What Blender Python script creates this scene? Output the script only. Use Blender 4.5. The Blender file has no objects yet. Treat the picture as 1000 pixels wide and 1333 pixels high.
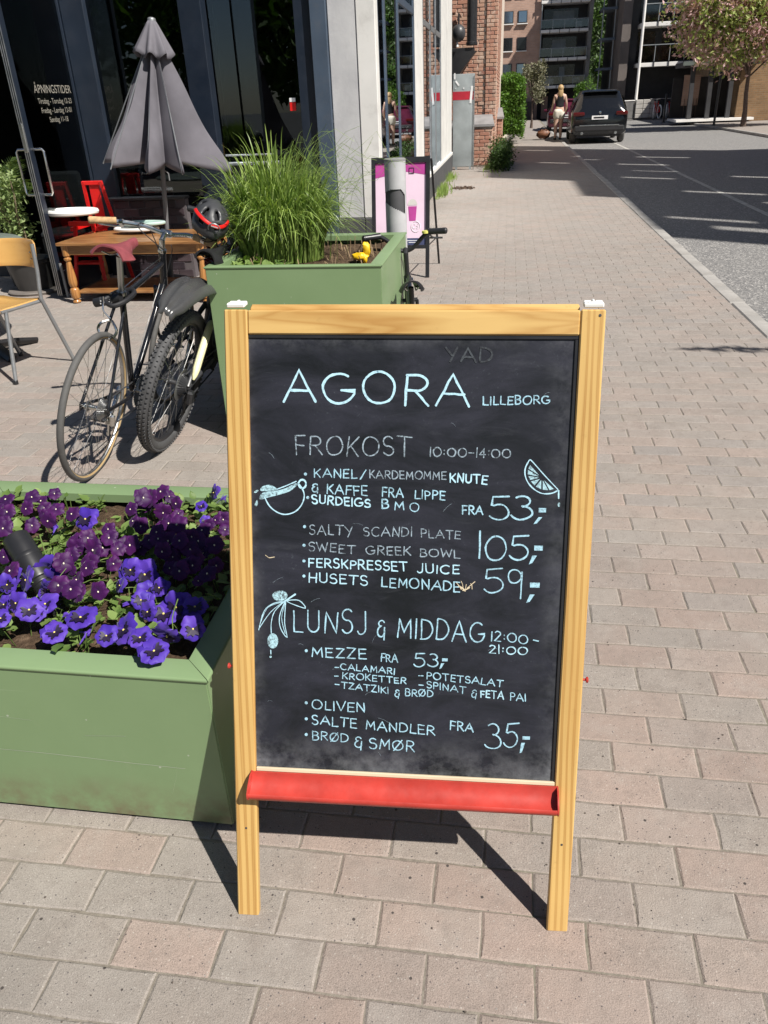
import bpy, bmesh, math, random
from math import sin, cos, pi, radians, sqrt, exp
from mathutils import Vector, Matrix, Euler, noise
S = bpy.context.scene
C = S.collection
random.seed(11)
# ------------------------------------------------------------------ camera
# world: +Y runs along the street away from the camera, X = 0 is the camera's own line, z = 0 the pavement
CAM_H = 1.5
ROT = Matrix(((0.98895114, -0.03486555, 0.14408343), (0.14336017, 0.47230817, -0.86969699), (-0.03772931, 0.88074366, 0.47208803)))
cd = bpy.data.cameras.new('camera'); cam = bpy.data.objects.new('camera', cd); C.objects.link(cam)
cam.matrix_world = Matrix.Translation((0, 0, CAM_H)) @ ROT.to_4x4()
cd.sensor_fit = 'VERTICAL'; cd.sensor_height = 36; cd.sensor_width = 27; cd.lens = 1001/1333*36
cd.clip_start = .05; cd.clip_end = 600
S.camera = cam
# ------------------------------------------------------------------ sun and sky
SUN = Vector((.72, -.49, 1)).normalized()
elev = math.asin(SUN.z)
sl = bpy.data.lights.new('sun', 'SUN'); so = bpy.data.objects.new('sun', sl); C.objects.link(so)
so.rotation_mode = 'QUATERNION'; so.rotation_quaternion = SUN.to_track_quat('Z', 'Y')
sl.energy = 5.0; sl.angle = radians(.53); sl.color = (1, .955, .885)
W = bpy.data.worlds.new('World'); S.world = W; W.use_nodes = True
wn = W.node_tree; wn.nodes.clear()
sky = wn.nodes.new('ShaderNodeTexSky'); sky.sky_type = 'NISHITA'; sky.sun_disc = False
sky.sun_elevation = elev; sky.sun_rotation = math.atan2(SUN.x, SUN.y); sky.air_density = .8; sky.dust_density = .4
bg = wn.nodes.new('ShaderNodeBackground'); bg.inputs[1].default_value = .05
wo = wn.nodes.new('ShaderNodeOutputWorld'); wn.links.new(sky.outputs[0], bg.inputs[0]); wn.links.new(bg.outputs[0], wo.inputs[0])
S.view_settings.view_transform = 'Standard'; S.view_settings.look = 'None'
S.view_settings.exposure = .5; S.view_settings.gamma = 1; S.view_settings.use_curve_mapping = False

# ------------------------------------------------------------------ helpers
def project(x, y, z):
    q = ROT.transposed() @ Vector((x, y, z-CAM_H))
    if q.z > -.02: return None
    return (500-1001*q.x/q.z, 666.5+1001*q.y/q.z)

class NT:
    """small node-tree writer"""
    def __init__(s, name):
        s.m = bpy.data.materials.new(name); s.m.use_nodes = True; s.t = s.m.node_tree; s.t.nodes.clear()
        s.out = s.t.nodes.new('ShaderNodeOutputMaterial')
    def n(s, typ, ins=None, **kw):
        k = s.t.nodes.new('ShaderNode'+typ)
        for a, v in kw.items(): setattr(k, a, v)
        if ins:
            for a, v in ins.items():
                i = k.inputs[a]
                if isinstance(v, bpy.types.NodeSocket): s.t.links.new(v, i)
                else:
                    if hasattr(i.default_value, '__len__') and not hasattr(v, '__len__'): v = (v, v, v, 1)[:len(i.default_value)]
                    if hasattr(v, '__len__') and len(v) == 3 and len(i.default_value) == 4: v = (*v, 1)
                    i.default_value = v
        return k
    def noise(s, scale, vec=None, detail=4, rough=.55, dist=0):
        ins = {'Scale': scale, 'Detail': detail, 'Roughness': rough, 'Distortion': dist}
        if vec is not None: ins['Vector'] = vec
        return s.n('TexNoise', ins).outputs[0]
    def ramp(s, fac, stops, interp='LINEAR'):
        r = s.n('ValToRGB', {0: fac}); cr = r.color_ramp; cr.interpolation = interp
        while len(cr.elements) < len(stops): cr.elements.new(.5)
        for e, (p, c) in zip(cr.elements, stops):
            e.position = p; e.color = (c, c, c, 1) if not hasattr(c, '__len__') else (*c, 1)
        return r.outputs[0]
    def mix(s, f, a, b, mode='MIX'):
        k = s.n('Mix', data_type='RGBA', blend_type=mode)
        for idx, v in ((0, f), (6, a), (7, b)):
            i = k.inputs[idx]
            if isinstance(v, bpy.types.NodeSocket): s.t.links.new(v, i)
            elif idx == 0: i.default_value = v
            else: i.default_value = (*v, 1) if hasattr(v, '__len__') else (v, v, v, 1)
        return k.outputs[2]
    def math(s, op, a, b=0.0, c=None):
        ins = {0: a, 1: b}
        if c is not None: ins[2] = c
        return s.n('Math', ins, operation=op).outputs[0]
    def bump(s, h, strength=.3, dist=.002):
        return s.n('Bump', {'Height': h, 'Strength': strength, 'Distance': dist}).outputs[0]
    def bsdf(s, col, rough=.6, metal=0, nrm=None, spec=.5, **kw):
        ins = {'Base Color': col, 'Roughness': rough, 'Metallic': metal, 'Specular IOR Level': spec}
        if nrm is not None: ins['Normal'] = nrm
        ins.update(kw)
        b = s.n('BsdfPrincipled', ins); s.t.links.new(b.outputs[0], s.out.inputs[0]); return s.m

def tc(t, which='Object'):
    return t.n('TexCoord').outputs[which]
def pos(t):
    return t.n('NewGeometry').outputs['Position']
def mapping(t, v, scale=(1, 1, 1), loc=(0, 0, 0), rot=(0, 0, 0)):
    return t.n('Mapping', {0: v, 'Scale': scale, 'Location': loc, 'Rotation': rot}).outputs[0]

def plain(name, col, rough=.55, metal=0, var=.18, scale=6, bump=.15, bscale=90, spec=.5, dirt=0, coord='Object'):
    t = NT(name); v = tc(t, coord)
    a = t.noise(scale, v, 5)
    f = t.ramp(a, [(.3, 1-var), (.7, 1+var)])
    c = t.mix(1, col, f, 'MULTIPLY')
    if dirt:
        d = t.ramp(t.noise(scale*2.7, v, 7, .65), [(.52, 0), (.72, dirt)])
        c = t.mix(d, c, (.16, .14, .115))
    r = t.ramp(t.noise(scale*3, v, 3), [(.3, max(.02, rough-.08)), (.7, min(1, rough+.08))])
    nb = t.bump(t.noise(bscale, v, 4), bump, .001) if bump else None
    return t.bsdf(c, r, metal, nb, spec)

class MB:
    """collects geometry, then links it as ONE mesh object"""
    def __init__(s): s.v = []; s.f = []; s.mi = []; s.cur = 0
    def add(s, vs, fs, M=None):
        o = len(s.v)
        for p in vs:
            p = Vector(p)
            s.v.append(M @ p if M is not None else p)
        for f in fs: s.f.append(tuple(i+o for i in f)); s.mi.append(s.cur)
        return s
    def box(s, c, d, M=None, bev=0):
        cx, cy, cz = c; a, b, e = d[0]/2, d[1]/2, d[2]/2
        if bev <= 0:
            vs = [(cx+i*a, cy+j*b, cz+k*e) for i in (-1, 1) for j in (-1, 1) for k in (-1, 1)]
            return s.add(vs, [(0, 1, 3, 2), (4, 6, 7, 5), (0, 4, 5, 1), (2, 3, 7, 6), (0, 2, 6, 4), (1, 5, 7, 3)], M)
        w = min(bev, a*.9, b*.9, e*.9); vs = []; idx = {}
        for i in (-1, 1):
            for j in (-1, 1):
                for k in (-1, 1):
                    idx[i, j, k] = len(vs)
                    vs += [(cx+i*a, cy+j*(b-w), cz+k*(e-w)), (cx+i*(a-w), cy+j*b, cz+k*(e-w)), (cx+i*(a-w), cy+j*(b-w), cz+k*e)]
        fs = []
        for ax in range(3):
            for sg in (-1, 1):
                q = []
                for (m, n) in ((-1, -1), (1, -1), (1, 1), (-1, 1)):
                    k = [0, 0, 0]; k[ax] = sg; k[(ax+1) % 3] = m; k[(ax+2) % 3] = n
                    q.append(idx[tuple(k)]+ax)
                fs.append(tuple(q) if sg > 0 else tuple(q[::-1]))
        for ax in range(3):
            b1, b2 = (ax+1) % 3, (ax+2) % 3
            for m in (-1, 1):
                for n in (-1, 1):
                    k = [0, 0, 0]; k[b1] = m; k[b2] = n
                    k0 = list(k); k0[ax] = -1; k1 = list(k); k1[ax] = 1
                    q = (idx[tuple(k0)]+b1, idx[tuple(k1)]+b1, idx[tuple(k1)]+b2, idx[tuple(k0)]+b2)
                    fs.append(q if m*n > 0 else q[::-1])
        for k, o in idx.items():
            q = (o, o+1, o+2); fs.append(q if k[0]*k[1]*k[2] > 0 else q[::-1])
        return s.add(vs, fs, M)
    def tube(s, pts, r, n=8, closed=False, M=None, caps=True, flat=1):
        P = [Vector(p) for p in pts]; N = len(P); R = r if hasattr(r, '__len__') else [r]*N
        T = []
        for i in range(N):
            a = P[(i-1) % N] if (closed or i > 0) else P[i]; b = P[(i+1) % N] if (closed or i < N-1) else P[i]
            d = b-a; T.append(d.normalized() if d.length > 1e-9 else Vector((0, 0, 1)))
        u = T[0].orthogonal().normalized(); vs = []; fs = []
        for i in range(N):
            u = (u-T[i]*u.dot(T[i])); u = u.normalized() if u.length > 1e-6 else T[i].orthogonal().normalized()
            w = T[i].cross(u)
            for k in range(n):
                a = 2*pi*k/n; vs.append(P[i]+(u*cos(a)+w*sin(a)*flat)*R[i])
        for i in range(N if closed else N-1):
            j = (i+1) % N
            for k in range(n):
                l = (k+1) % n; fs.append((i*n+k, i*n+l, j*n+l, j*n+k))
        if caps and not closed: fs += [tuple(range(n))[::-1], tuple((N-1)*n+k for k in range(n))]
        return s.add(vs, fs, M)
    def lathe(s, prof, n=24, M=None, caps=True):
        vs = []; fs = []
        for r, z in prof:
            for k in range(n): a = 2*pi*k/n; vs.append((r*cos(a), r*sin(a), z))
        for i in range(len(prof)-1):
            for k in range(n): l = (k+1) % n; fs.append((i*n+k, i*n+l, (i+1)*n+l, (i+1)*n+k))
        if caps: fs += [tuple(range(n))[::-1], tuple((len(prof)-1)*n+k for k in range(n))]
        return s.add(vs, fs, M)
    def torus(s, c, R, r, n=48, m=8, M=None, ry=1, arc=1):
        """ring in the local XZ plane"""
        vs = []; fs = []; N = n+1 if arc < 1 else n
        for i in range(N):
            a = 2*pi*arc*i/n
            for k in range(m):
                b = 2*pi*k/m; q = R+r*cos(b)
                vs.append((c[0]+q*cos(a), c[1]+r*ry*sin(b), c[2]+q*sin(a)))
        for i in range(n):
            j = (i+1) % N
            for k in range(m): l = (k+1) % m; fs.append((i*m+k, j*m+k, j*m+l, i*m+l))
        return s.add(vs, fs, M)
    def prism(s, poly, h, M=None):
        """poly in local XY, extruded 0..h along local Z"""
        n = len(poly); vs = [(x, y, 0) for x, y in poly]+[(x, y, h) for x, y in poly]
        fs = [tuple(range(n))[::-1], tuple(range(n, 2*n))]+[(i, (i+1) % n, n+(i+1) % n, n+i) for i in range(n)]
        return s.add(vs, fs, M)
    def quad(s, a, b, c, d, M=None): return s.add([a, b, c, d], [(0, 1, 2, 3)], M)
    def sphere(s, c, r, n=16, m=10, M=None):
        r = r if hasattr(r, '__len__') else (r, r, r)
        vs = [(c[0], c[1], c[2]-r[2])]; fs = []
        for i in range(1, m):
            t = -pi/2+pi*i/m
            for k in range(n): a = 2*pi*k/n; vs.append((c[0]+r[0]*cos(t)*cos(a), c[1]+r[1]*cos(t)*sin(a), c[2]+r[2]*sin(t)))
        vs.append((c[0], c[1], c[2]+r[2])); L = len(vs)-1
        for k in range(n):
            l = (k+1) % n; fs.append((0, 1+l, 1+k)); fs.append((L, L-n+k, L-n+l))
            for i in range(m-2): fs.append((1+i*n+k, 1+i*n+l, 1+(i+1)*n+l, 1+(i+1)*n+k))
        return s.add(vs, fs, M)
    def mesh(s, name, mats, smooth=35):
        me = bpy.data.meshes.new(name); me.from_pydata([tuple(p) for p in s.v], [], s.f)
        mats = mats if isinstance(mats, (list, tuple)) else [mats]
        for m in mats: me.materials.append(m)
        if len(mats) > 1: me.polygons.foreach_set('material_index', s.mi)
        if smooth:
            me.polygons.foreach_set('use_smooth', [True]*len(me.polygons)); me.set_sharp_from_angle(angle=radians(smooth))
        me.update(); return me
    def build(s, name, mats, parent=None, smooth=35, **tags):
        return link(name, s.mesh(name, mats, smooth), parent, **tags)

def wm(o):
    m = o.matrix_basis.copy()
    if o.parent: m = wm(o.parent) @ o.matrix_parent_inverse @ m
    return m
def settags(o, label=None, cat=None, group=None, kind=None):
    if label: o['label'] = label
    if cat: o['category'] = cat
    if group: o['group'] = group
    if kind: o['kind'] = kind
    return o
def link(name, data, parent=None, **tags):
    o = bpy.data.objects.new(name, data); C.objects.link(o)
    if parent is not None: o.parent = parent; o.matrix_parent_inverse = wm(parent).inverted()
    return settags(o, **tags)
def thing(name, label, cat, loc=(0, 0, 0), group=None, M=None):
    o = bpy.data.objects.new(name, None); C.objects.link(o); o.empty_display_size = .1
    if M is not None: o.matrix_basis = M
    else: o.location = loc
    return settags(o, label, cat, group)
def place(o, M): o.matrix_basis = M; return o
def copy_tree(o, parent=None):
    c = o.copy(); C.objects.link(c); c.parent = parent
    for ch in o.children: copy_tree(ch, c)
    return c
def frame_matrix(o, x, y, z=None):
    """matrix from origin and two axes"""
    x = Vector(x).normalized(); y = Vector(y); z = x.cross(y).normalized() if z is None else Vector(z).normalized()
    y = z.cross(x).normalized()
    return Matrix(((x.x, y.x, z.x, o[0]), (x.y, y.y, z.y, o[1]), (x.z, y.z, z.z, o[2]), (0, 0, 0, 1)))
def T(x, y, z): return Matrix.Translation((x, y, z))
def RZ(a): return Matrix.Rotation(radians(a), 4, 'Z')
def RX(a): return Matrix.Rotation(radians(a), 4, 'X')
def RY(a): return Matrix.Rotation(radians(a), 4, 'Y')
def text_mesh(txt, size, align='CENTER', depth=0, offset=0):
    cu = bpy.data.curves.new('t', 'FONT'); cu.body = txt; cu.size = size; cu.align_x = align; cu.extrude = depth; cu.offset = offset
    o = bpy.data.objects.new('t', cu); C.objects.link(o)
    dg = bpy.context.evaluated_depsgraph_get(); me = bpy.data.meshes.new_from_object(o.evaluated_get(dg))
    bpy.data.objects.remove(o); bpy.data.curves.remove(cu); me.name = 'lettering'; return me
def spline(pts, n=8, closed=False):
    P = [Vector(p) for p in pts]; N = len(P); out = []
    for i in range(N if closed else N-1):
        a, b, c, d = (P[(i-1) % N] if closed or i > 0 else P[0]), P[i], P[(i+1) % N], (P[(i+2) % N] if closed or i < N-2 else P[-1])
        for k in range(n):
            t = k/n; out.append(.5*((2*b)+(c-a)*t+(2*a-5*b+4*c-d)*t*t+(3*b-a-3*c+d)*t*t*t))
    if not closed: out.append(P[-1])
    return out
def leaves(mb, pts, size, jit=.4, up=.3, shape='quad', rnd=random):
    """one small folded leaf per point"""
    for p in pts:
        n = Vector((rnd.gauss(0, 1), rnd.gauss(0, 1), rnd.gauss(0, 1)+up)).normalized()
        u = n.orthogonal().normalized(); u = (Matrix.Rotation(rnd.random()*6.28, 3, n) @ u); w = n.cross(u)
        L = size*(1+jit*(rnd.random()*2-1)); Wd = L*.5
        a = Vector(p)
        mb.add([a-u*L*.5, a+w*Wd*.5+n*L*.1, a+u*L*.5, a-w*Wd*.5+n*L*.1], [(0, 1, 2), (0, 2, 3)])
def blob_points(c, r, n, shell=.55, rnd=random):
    out = []
    while len(out) < n:
        d = Vector((rnd.gauss(0, 1), rnd.gauss(0, 1), rnd.gauss(0, 1))).normalized()
        k = shell+(1-shell)*rnd.random()**.6
        q = Vector((d.x*r[0], d.y*r[1], d.z*r[2]))*k
        nz = noise.noise(Vector(c)*.7+d*2.2)
        out.append(Vector(c)+q*(1+.35*nz))
    return out
# handwriting baselines in board millimetres: word, x0, y0, x1, y1, cap height, stroke width
WORDS=[('AGORA',110.7,1067.5,455.5,1063.0,55.3,5.1),('LILLEBORG',478.7,1066.1,596.0,1069.8,14.3,2.6),('FROKOST',131.8,969.4,351.2,969.3,35.7,2.9),('10:00-14:00',384.5,970.8,531.3,971.3,16.9,2.5),('KANEL',167.0,926.7,249.3,927.3,15.9,2.5),('/',255.1,926.0,266.8,926.3,16.6,2.5),('KARDEMOMME',272.6,927.4,415.7,928.4,14.4,2.3),('KNUTE',422.3,924.7,490.2,922.8,15.7,3.1),('&',163.1,898.1,174.2,898.4,16.1,2.7),('KAFFE',191.4,897.3,269.0,894.9,16.8,2.8),('FRA',296.9,893.2,336.5,892.0,16.7,2.7),('LIPPE',358.5,891.5,414.6,889.9,15.9,2.6),('SURDEIGS',162.8,877.1,274.3,872.7,15.4,3.2),('B',296.2,871.1,309.3,871.5,16.1,3.2),('M',320.9,869.7,338.8,870.2,15.3,2.5),('O',349.2,867.6,366.5,868.1,15.3,2.4),('FRA',446.6,864.8,484.8,864.5,15.6,3.0),('5',495.1,858.3,535.3,859.6,44.6,3.4),('3',538.5,856.0,575.4,857.2,46.7,4.0),('SALTY',157.2,818.1,240.7,816.5,18.6,2.4),('SCANDI',262.3,817.2,354.4,819.3,17.0,2.3),('PLATE',371.4,818.4,444.7,817.0,15.4,2.3),('1',479.1,782.2,482.0,782.3,50.0,4.0),('0',490.6,778.6,529.9,780.0,50.7,3.5),('5',534.4,780.5,570.3,781.8,45.5,3.5),('SWEET',155.5,784.8,246.4,782.3,16.5,2.4),('GREEK',267.0,781.5,352.2,782.5,16.4,2.5),('BOWL',369.5,781.2,444.6,780.9,14.9,2.4),('FERSKPRESSET',155.2,752.9,346.6,751.8,17.0,3.0),('JUICE',364.6,749.8,444.3,750.0,16.5,2.9),('HUSETS',155.0,723.6,269.8,720.7,18.3,2.8),('LEMONADE',297.4,719.7,446.3,715.8,18.1,2.9),('5',489.8,715.2,528.3,716.8,46.4,3.1),('9',532.9,707.9,559.8,709.1,56.8,3.1),('LUNSJ',123.4,621.3,268.1,623.9,45.9,3.2),('&',290.1,619.2,304.2,619.9,34.2,3.1),('MIDDAG',328.1,619.4,495.8,615.5,40.1,3.1),('12:00',507.2,620.8,576.5,617.3,18.5,2.4),('-',586.5,617.2,595.1,616.0,18.4,3.1),('21:00',505.2,595.4,576.0,593.9,17.0,2.6),('MEZZE',159.9,571.8,268.3,572.3,19.4,2.9),('FRA',297.1,568.7,330.1,568.4,15.1,2.6),('53',361.2,561.3,408.3,562.6,26.4,3.0),('-',205.9,546.8,213.6,546.7,12.7,2.3),('CALAMARI',217.5,548.6,324.4,543.7,11.9,2.3),('-',205.9,528.5,213.5,528.8,12.8,2.3),('KROKETTER',221.2,529.7,346.9,524.1,12.3,2.3),('-',206.4,511.7,215.0,511.3,12.8,2.3),('TZATZIKI',219.3,509.9,312.7,502.6,12.8,2.3),('&',324.9,497.5,333.2,497.2,15.2,2.3),('BRØD',345.4,500.1,400.1,499.6,13.9,2.4),('-',371.0,537.3,379.2,537.2,12.7,2.4),('POTETSALAT',386.7,537.2,532.9,527.8,13.4,2.4),('-',371.3,519.0,380.3,518.6,12.7,2.4),('SPINAT',387.0,518.6,462.9,510.1,13.5,2.2),('&',473.7,504.2,482.6,503.8,15.9,2.2),('FETA',491.4,505.0,535.5,502.4,14.3,2.5),('PAI',547.9,501.1,577.7,499.9,14.8,2.5),('OLIVEN',159.8,462.8,266.2,460.6,18.6,2.6),('SALTE',159.5,430.7,250.0,426.7,18.8,2.8),('MANDLER',268.2,425.3,404.1,419.9,18.7,2.7),('FRA',434.4,434.1,479.4,429.8,18.6,2.8),('3',505.4,398.7,535.4,400.4,52.8,3.3),('5',537.5,400.0,565.9,401.5,48.7,3.3),('BRØD',160.2,397.2,233.0,395.9,18.1,2.6),('&',245.9,386.7,259.9,385.8,24.7,2.6),('SMØR',275.3,385.8,365.3,382.4,21.4,2.8)]
STROKES={'cup':[(2.9,[(70.9,885.1),(79.7,869.3),(94.1,858.0),(110.3,853.8),(128.5,859.0),(141.2,871.1),(147.8,887.2),(145.8,901.3),(136.3,915.1)]),(2.32,[(94.7,901.7),(112.8,908.9),(132.7,917.8)]),(3.77,[(151.6,913.4),(151.0,910.3),(149.5,907.6),(147.1,905.8),(144.4,905.1),(141.7,905.7),(139.3,907.4),(137.8,909.9),(137.3,913.0),(137.9,916.1),(139.5,918.8),(141.8,920.6),(144.5,921.3),(147.3,920.7),(149.6,919.0),(151.1,916.5),(151.6,913.4)])],'lemon':[(2.61,[(561.6,963.0),(558.0,953.4),(557.9,941.6),(563.1,928.1),(574.5,915.5),(589.6,907.7),(606.0,908.2),(616.2,913.2)]),(2.17,[(561.6,961.9),(564.6,968.1),(569.3,966.2),(591.3,942.4),(617.4,915.7)]),(3.48,[(618.8,913.3),(619.5,899.7)])],'olive_branch':[(3.77,[(104.4,680.4),(128.5,697.3)]),(1.88,[(106.3,682.3),(84.1,676.9),(65.2,660.1),(54.1,622.1)]),(1.59,[(104.4,681.1),(78.2,658.8),(54.1,624.0)]),(1.3,[(104.4,681.1),(72.8,667.9),(55.4,629.7)]),(2.03,[(111.8,684.4),(135.7,685.3),(148.4,670.3),(122.8,677.4),(111.8,682.5)]),(2.03,[(107.4,680.5),(96.7,652.1),(98.2,627.7),(110.9,609.4),(106.5,639.4),(109.2,680.6)]),(1.3,[(108.1,678.6),(100.7,648.5),(107.3,616.8)]),(1.88,[(105.5,681.1),(86.8,661.0),(79.7,638.2),(79.4,616.4)]),(2.32,[(77.7,581.4),(78.0,573.8)])],'chip':[(1.45,[(438.8,738.8),(447.8,727.1),(456.7,715.4),(468.0,721.9),(479.4,726.9),(486.2,737.7)]),(1.16,[(447.8,724.1),(453.3,734.9),(460.8,723.1),(472.0,735.6),(476.6,723.8)]),(2.03,[(447.8,727.1),(458.2,714.0),(465.3,718.8)]),(1.3,[(71.9,779.6),(77.9,775.3),(87.1,774.1),(94.8,778.9)])]}
FILLS={'cup':[[(59.9,882.3),(63.0,891.2),(72.9,896.5),(91.1,898.7),(111.0,903.9),(130.9,913.9),(134.4,910.8),(119.9,898.8),(98.2,891.2),(76.4,885.2),(64.6,881.3)],[(62.1,900.8),(67.6,906.9),(80.4,909.8),(90.4,906.1),(94.7,900.6),(76.6,898.3),(63.8,897.6)],[(49.6,894.4),(51.8,897.7),(57.0,899.6),(58.4,897.8),(53.9,893.8)],[(55.2,880.4),(56.9,874.0),(54.9,868.6),(51.3,868.1),(50.6,872.0)]],'lemon':[[(623.0,887.8),(622.7,885.4),(621.6,883.9),(620.2,883.8),(619.0,885.3),(618.4,887.7),(618.8,890.1),(619.8,891.6),(621.2,891.7),(622.5,890.2)],[(583.1,940.8),(566.4,958.8),(563.2,952.8)],[(582.7,938.7),(562.7,950.5),(562.8,942.0)],[(583.2,936.4),(563.5,939.5),(567.3,931.8)],[(584.7,934.2),(568.9,929.4),(575.5,921.9)],[(587.1,932.4),(578.1,919.9),(587.8,915.3)],[(589.9,931.7),(590.8,914.5),(600.3,913.9)],[(592.3,931.9),(602.9,914.2),(610.0,916.5)]],'olive_branch':[[(112.7,691.6),(110.8,688.2),(107.3,685.3),(102.6,683.4),(97.4,682.7),(92.3,683.2),(87.8,684.9),(84.6,687.6),(83.0,690.9),(83.1,694.6),(85.1,698.0),(88.6,700.8),(93.3,702.7),(98.5,703.5),(103.6,703.0),(108.1,701.3),(111.3,698.6),(112.9,695.2)],[(93.0,601.1),(92.2,595.7),(90.3,591.0),(87.4,587.4),(83.8,585.4),(80.0,585.2),(76.5,586.9),(73.7,590.2),(71.9,594.8),(71.3,600.1),(72.0,605.5),(74.0,610.2),(76.9,613.8),(80.5,615.8),(84.3,616.0),(87.8,614.3),(90.6,610.9),(92.4,606.4)],[(79.4,567.8),(78.7,566.1),(77.1,565.4),(75.5,566.0),(74.9,567.6),(75.6,569.2),(77.2,570.0),(78.8,569.4)]],'price_mark':[[(585.0,880.5),(598.3,880.5),(598.2,872.6),(585.3,872.2)],[(585.3,863.3),(592.2,863.5),(583.1,851.7),(576.9,850.0)],[(580.1,809.4),(595.8,809.5),(595.8,800.4),(580.5,799.9)],[(577.5,790.2),(585.8,790.5),(578.1,776.2),(571.9,773.0)],[(575.5,738.2),(593.4,738.5),(593.4,728.9),(576.0,728.2)],[(576.5,714.9),(585.0,715.2),(576.4,700.7),(570.2,698.2)],[(415.8,580.4),(426.6,580.5),(426.3,574.6),(415.9,574.2)],[(414.3,570.1),(420.2,570.4),(414.5,559.9),(410.8,558.2)],[(574.7,426.5),(589.0,426.8),(588.8,420.3),(575.0,419.5)],[(572.7,412.5),(580.0,412.9),(574.9,393.0),(570.6,390.3)],[(153.7,932.2),(152.8,930.1),(150.7,929.2),(148.6,930.0),(147.7,932.0),(148.6,934.1),(150.7,935.0),(152.8,934.2)],[(157.8,887.7),(156.9,885.6),(154.8,884.6),(152.7,885.4),(151.8,887.5),(152.7,889.6),(154.8,890.5),(156.9,889.7)],[(151.0,831.5),(150.1,829.3),(148.0,828.4),(145.9,829.2),(145.0,831.3),(145.9,833.4),(148.1,834.4),(150.2,833.5)],[(149.5,794.9),(148.6,792.7),(146.5,791.8),(144.4,792.6),(143.5,794.7),(144.4,796.8),(146.5,797.8),(148.7,797.0)],[(149.3,764.2),(148.4,762.0),(146.2,761.1),(144.1,761.9),(143.2,764.0),(144.1,766.2),(146.3,767.1),(148.4,766.3)],[(149.0,734.4),(148.1,732.2),(145.9,731.2),(143.8,732.0),(142.9,734.1),(143.8,736.3),(146.0,737.3),(148.1,736.5)],[(152.3,583.7),(151.4,581.4),(149.2,580.4),(147.0,581.2),(146.2,583.4),(147.1,585.7),(149.3,586.7),(151.4,585.9)],[(151.4,475.2),(150.5,472.9),(148.3,471.8),(146.1,472.7),(145.2,474.9),(146.1,477.3),(148.4,478.3),(150.5,477.5)],[(151.2,441.2),(150.2,438.9),(148.0,437.8),(145.8,438.6),(144.9,440.9),(145.8,443.3),(148.1,444.3),(150.3,443.5)],[(150.9,407.7),(150.0,405.4),(147.7,404.3),(145.5,405.1),(144.6,407.4),(145.6,409.8),(147.8,410.9),(150.0,410.0)]]}
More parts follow.
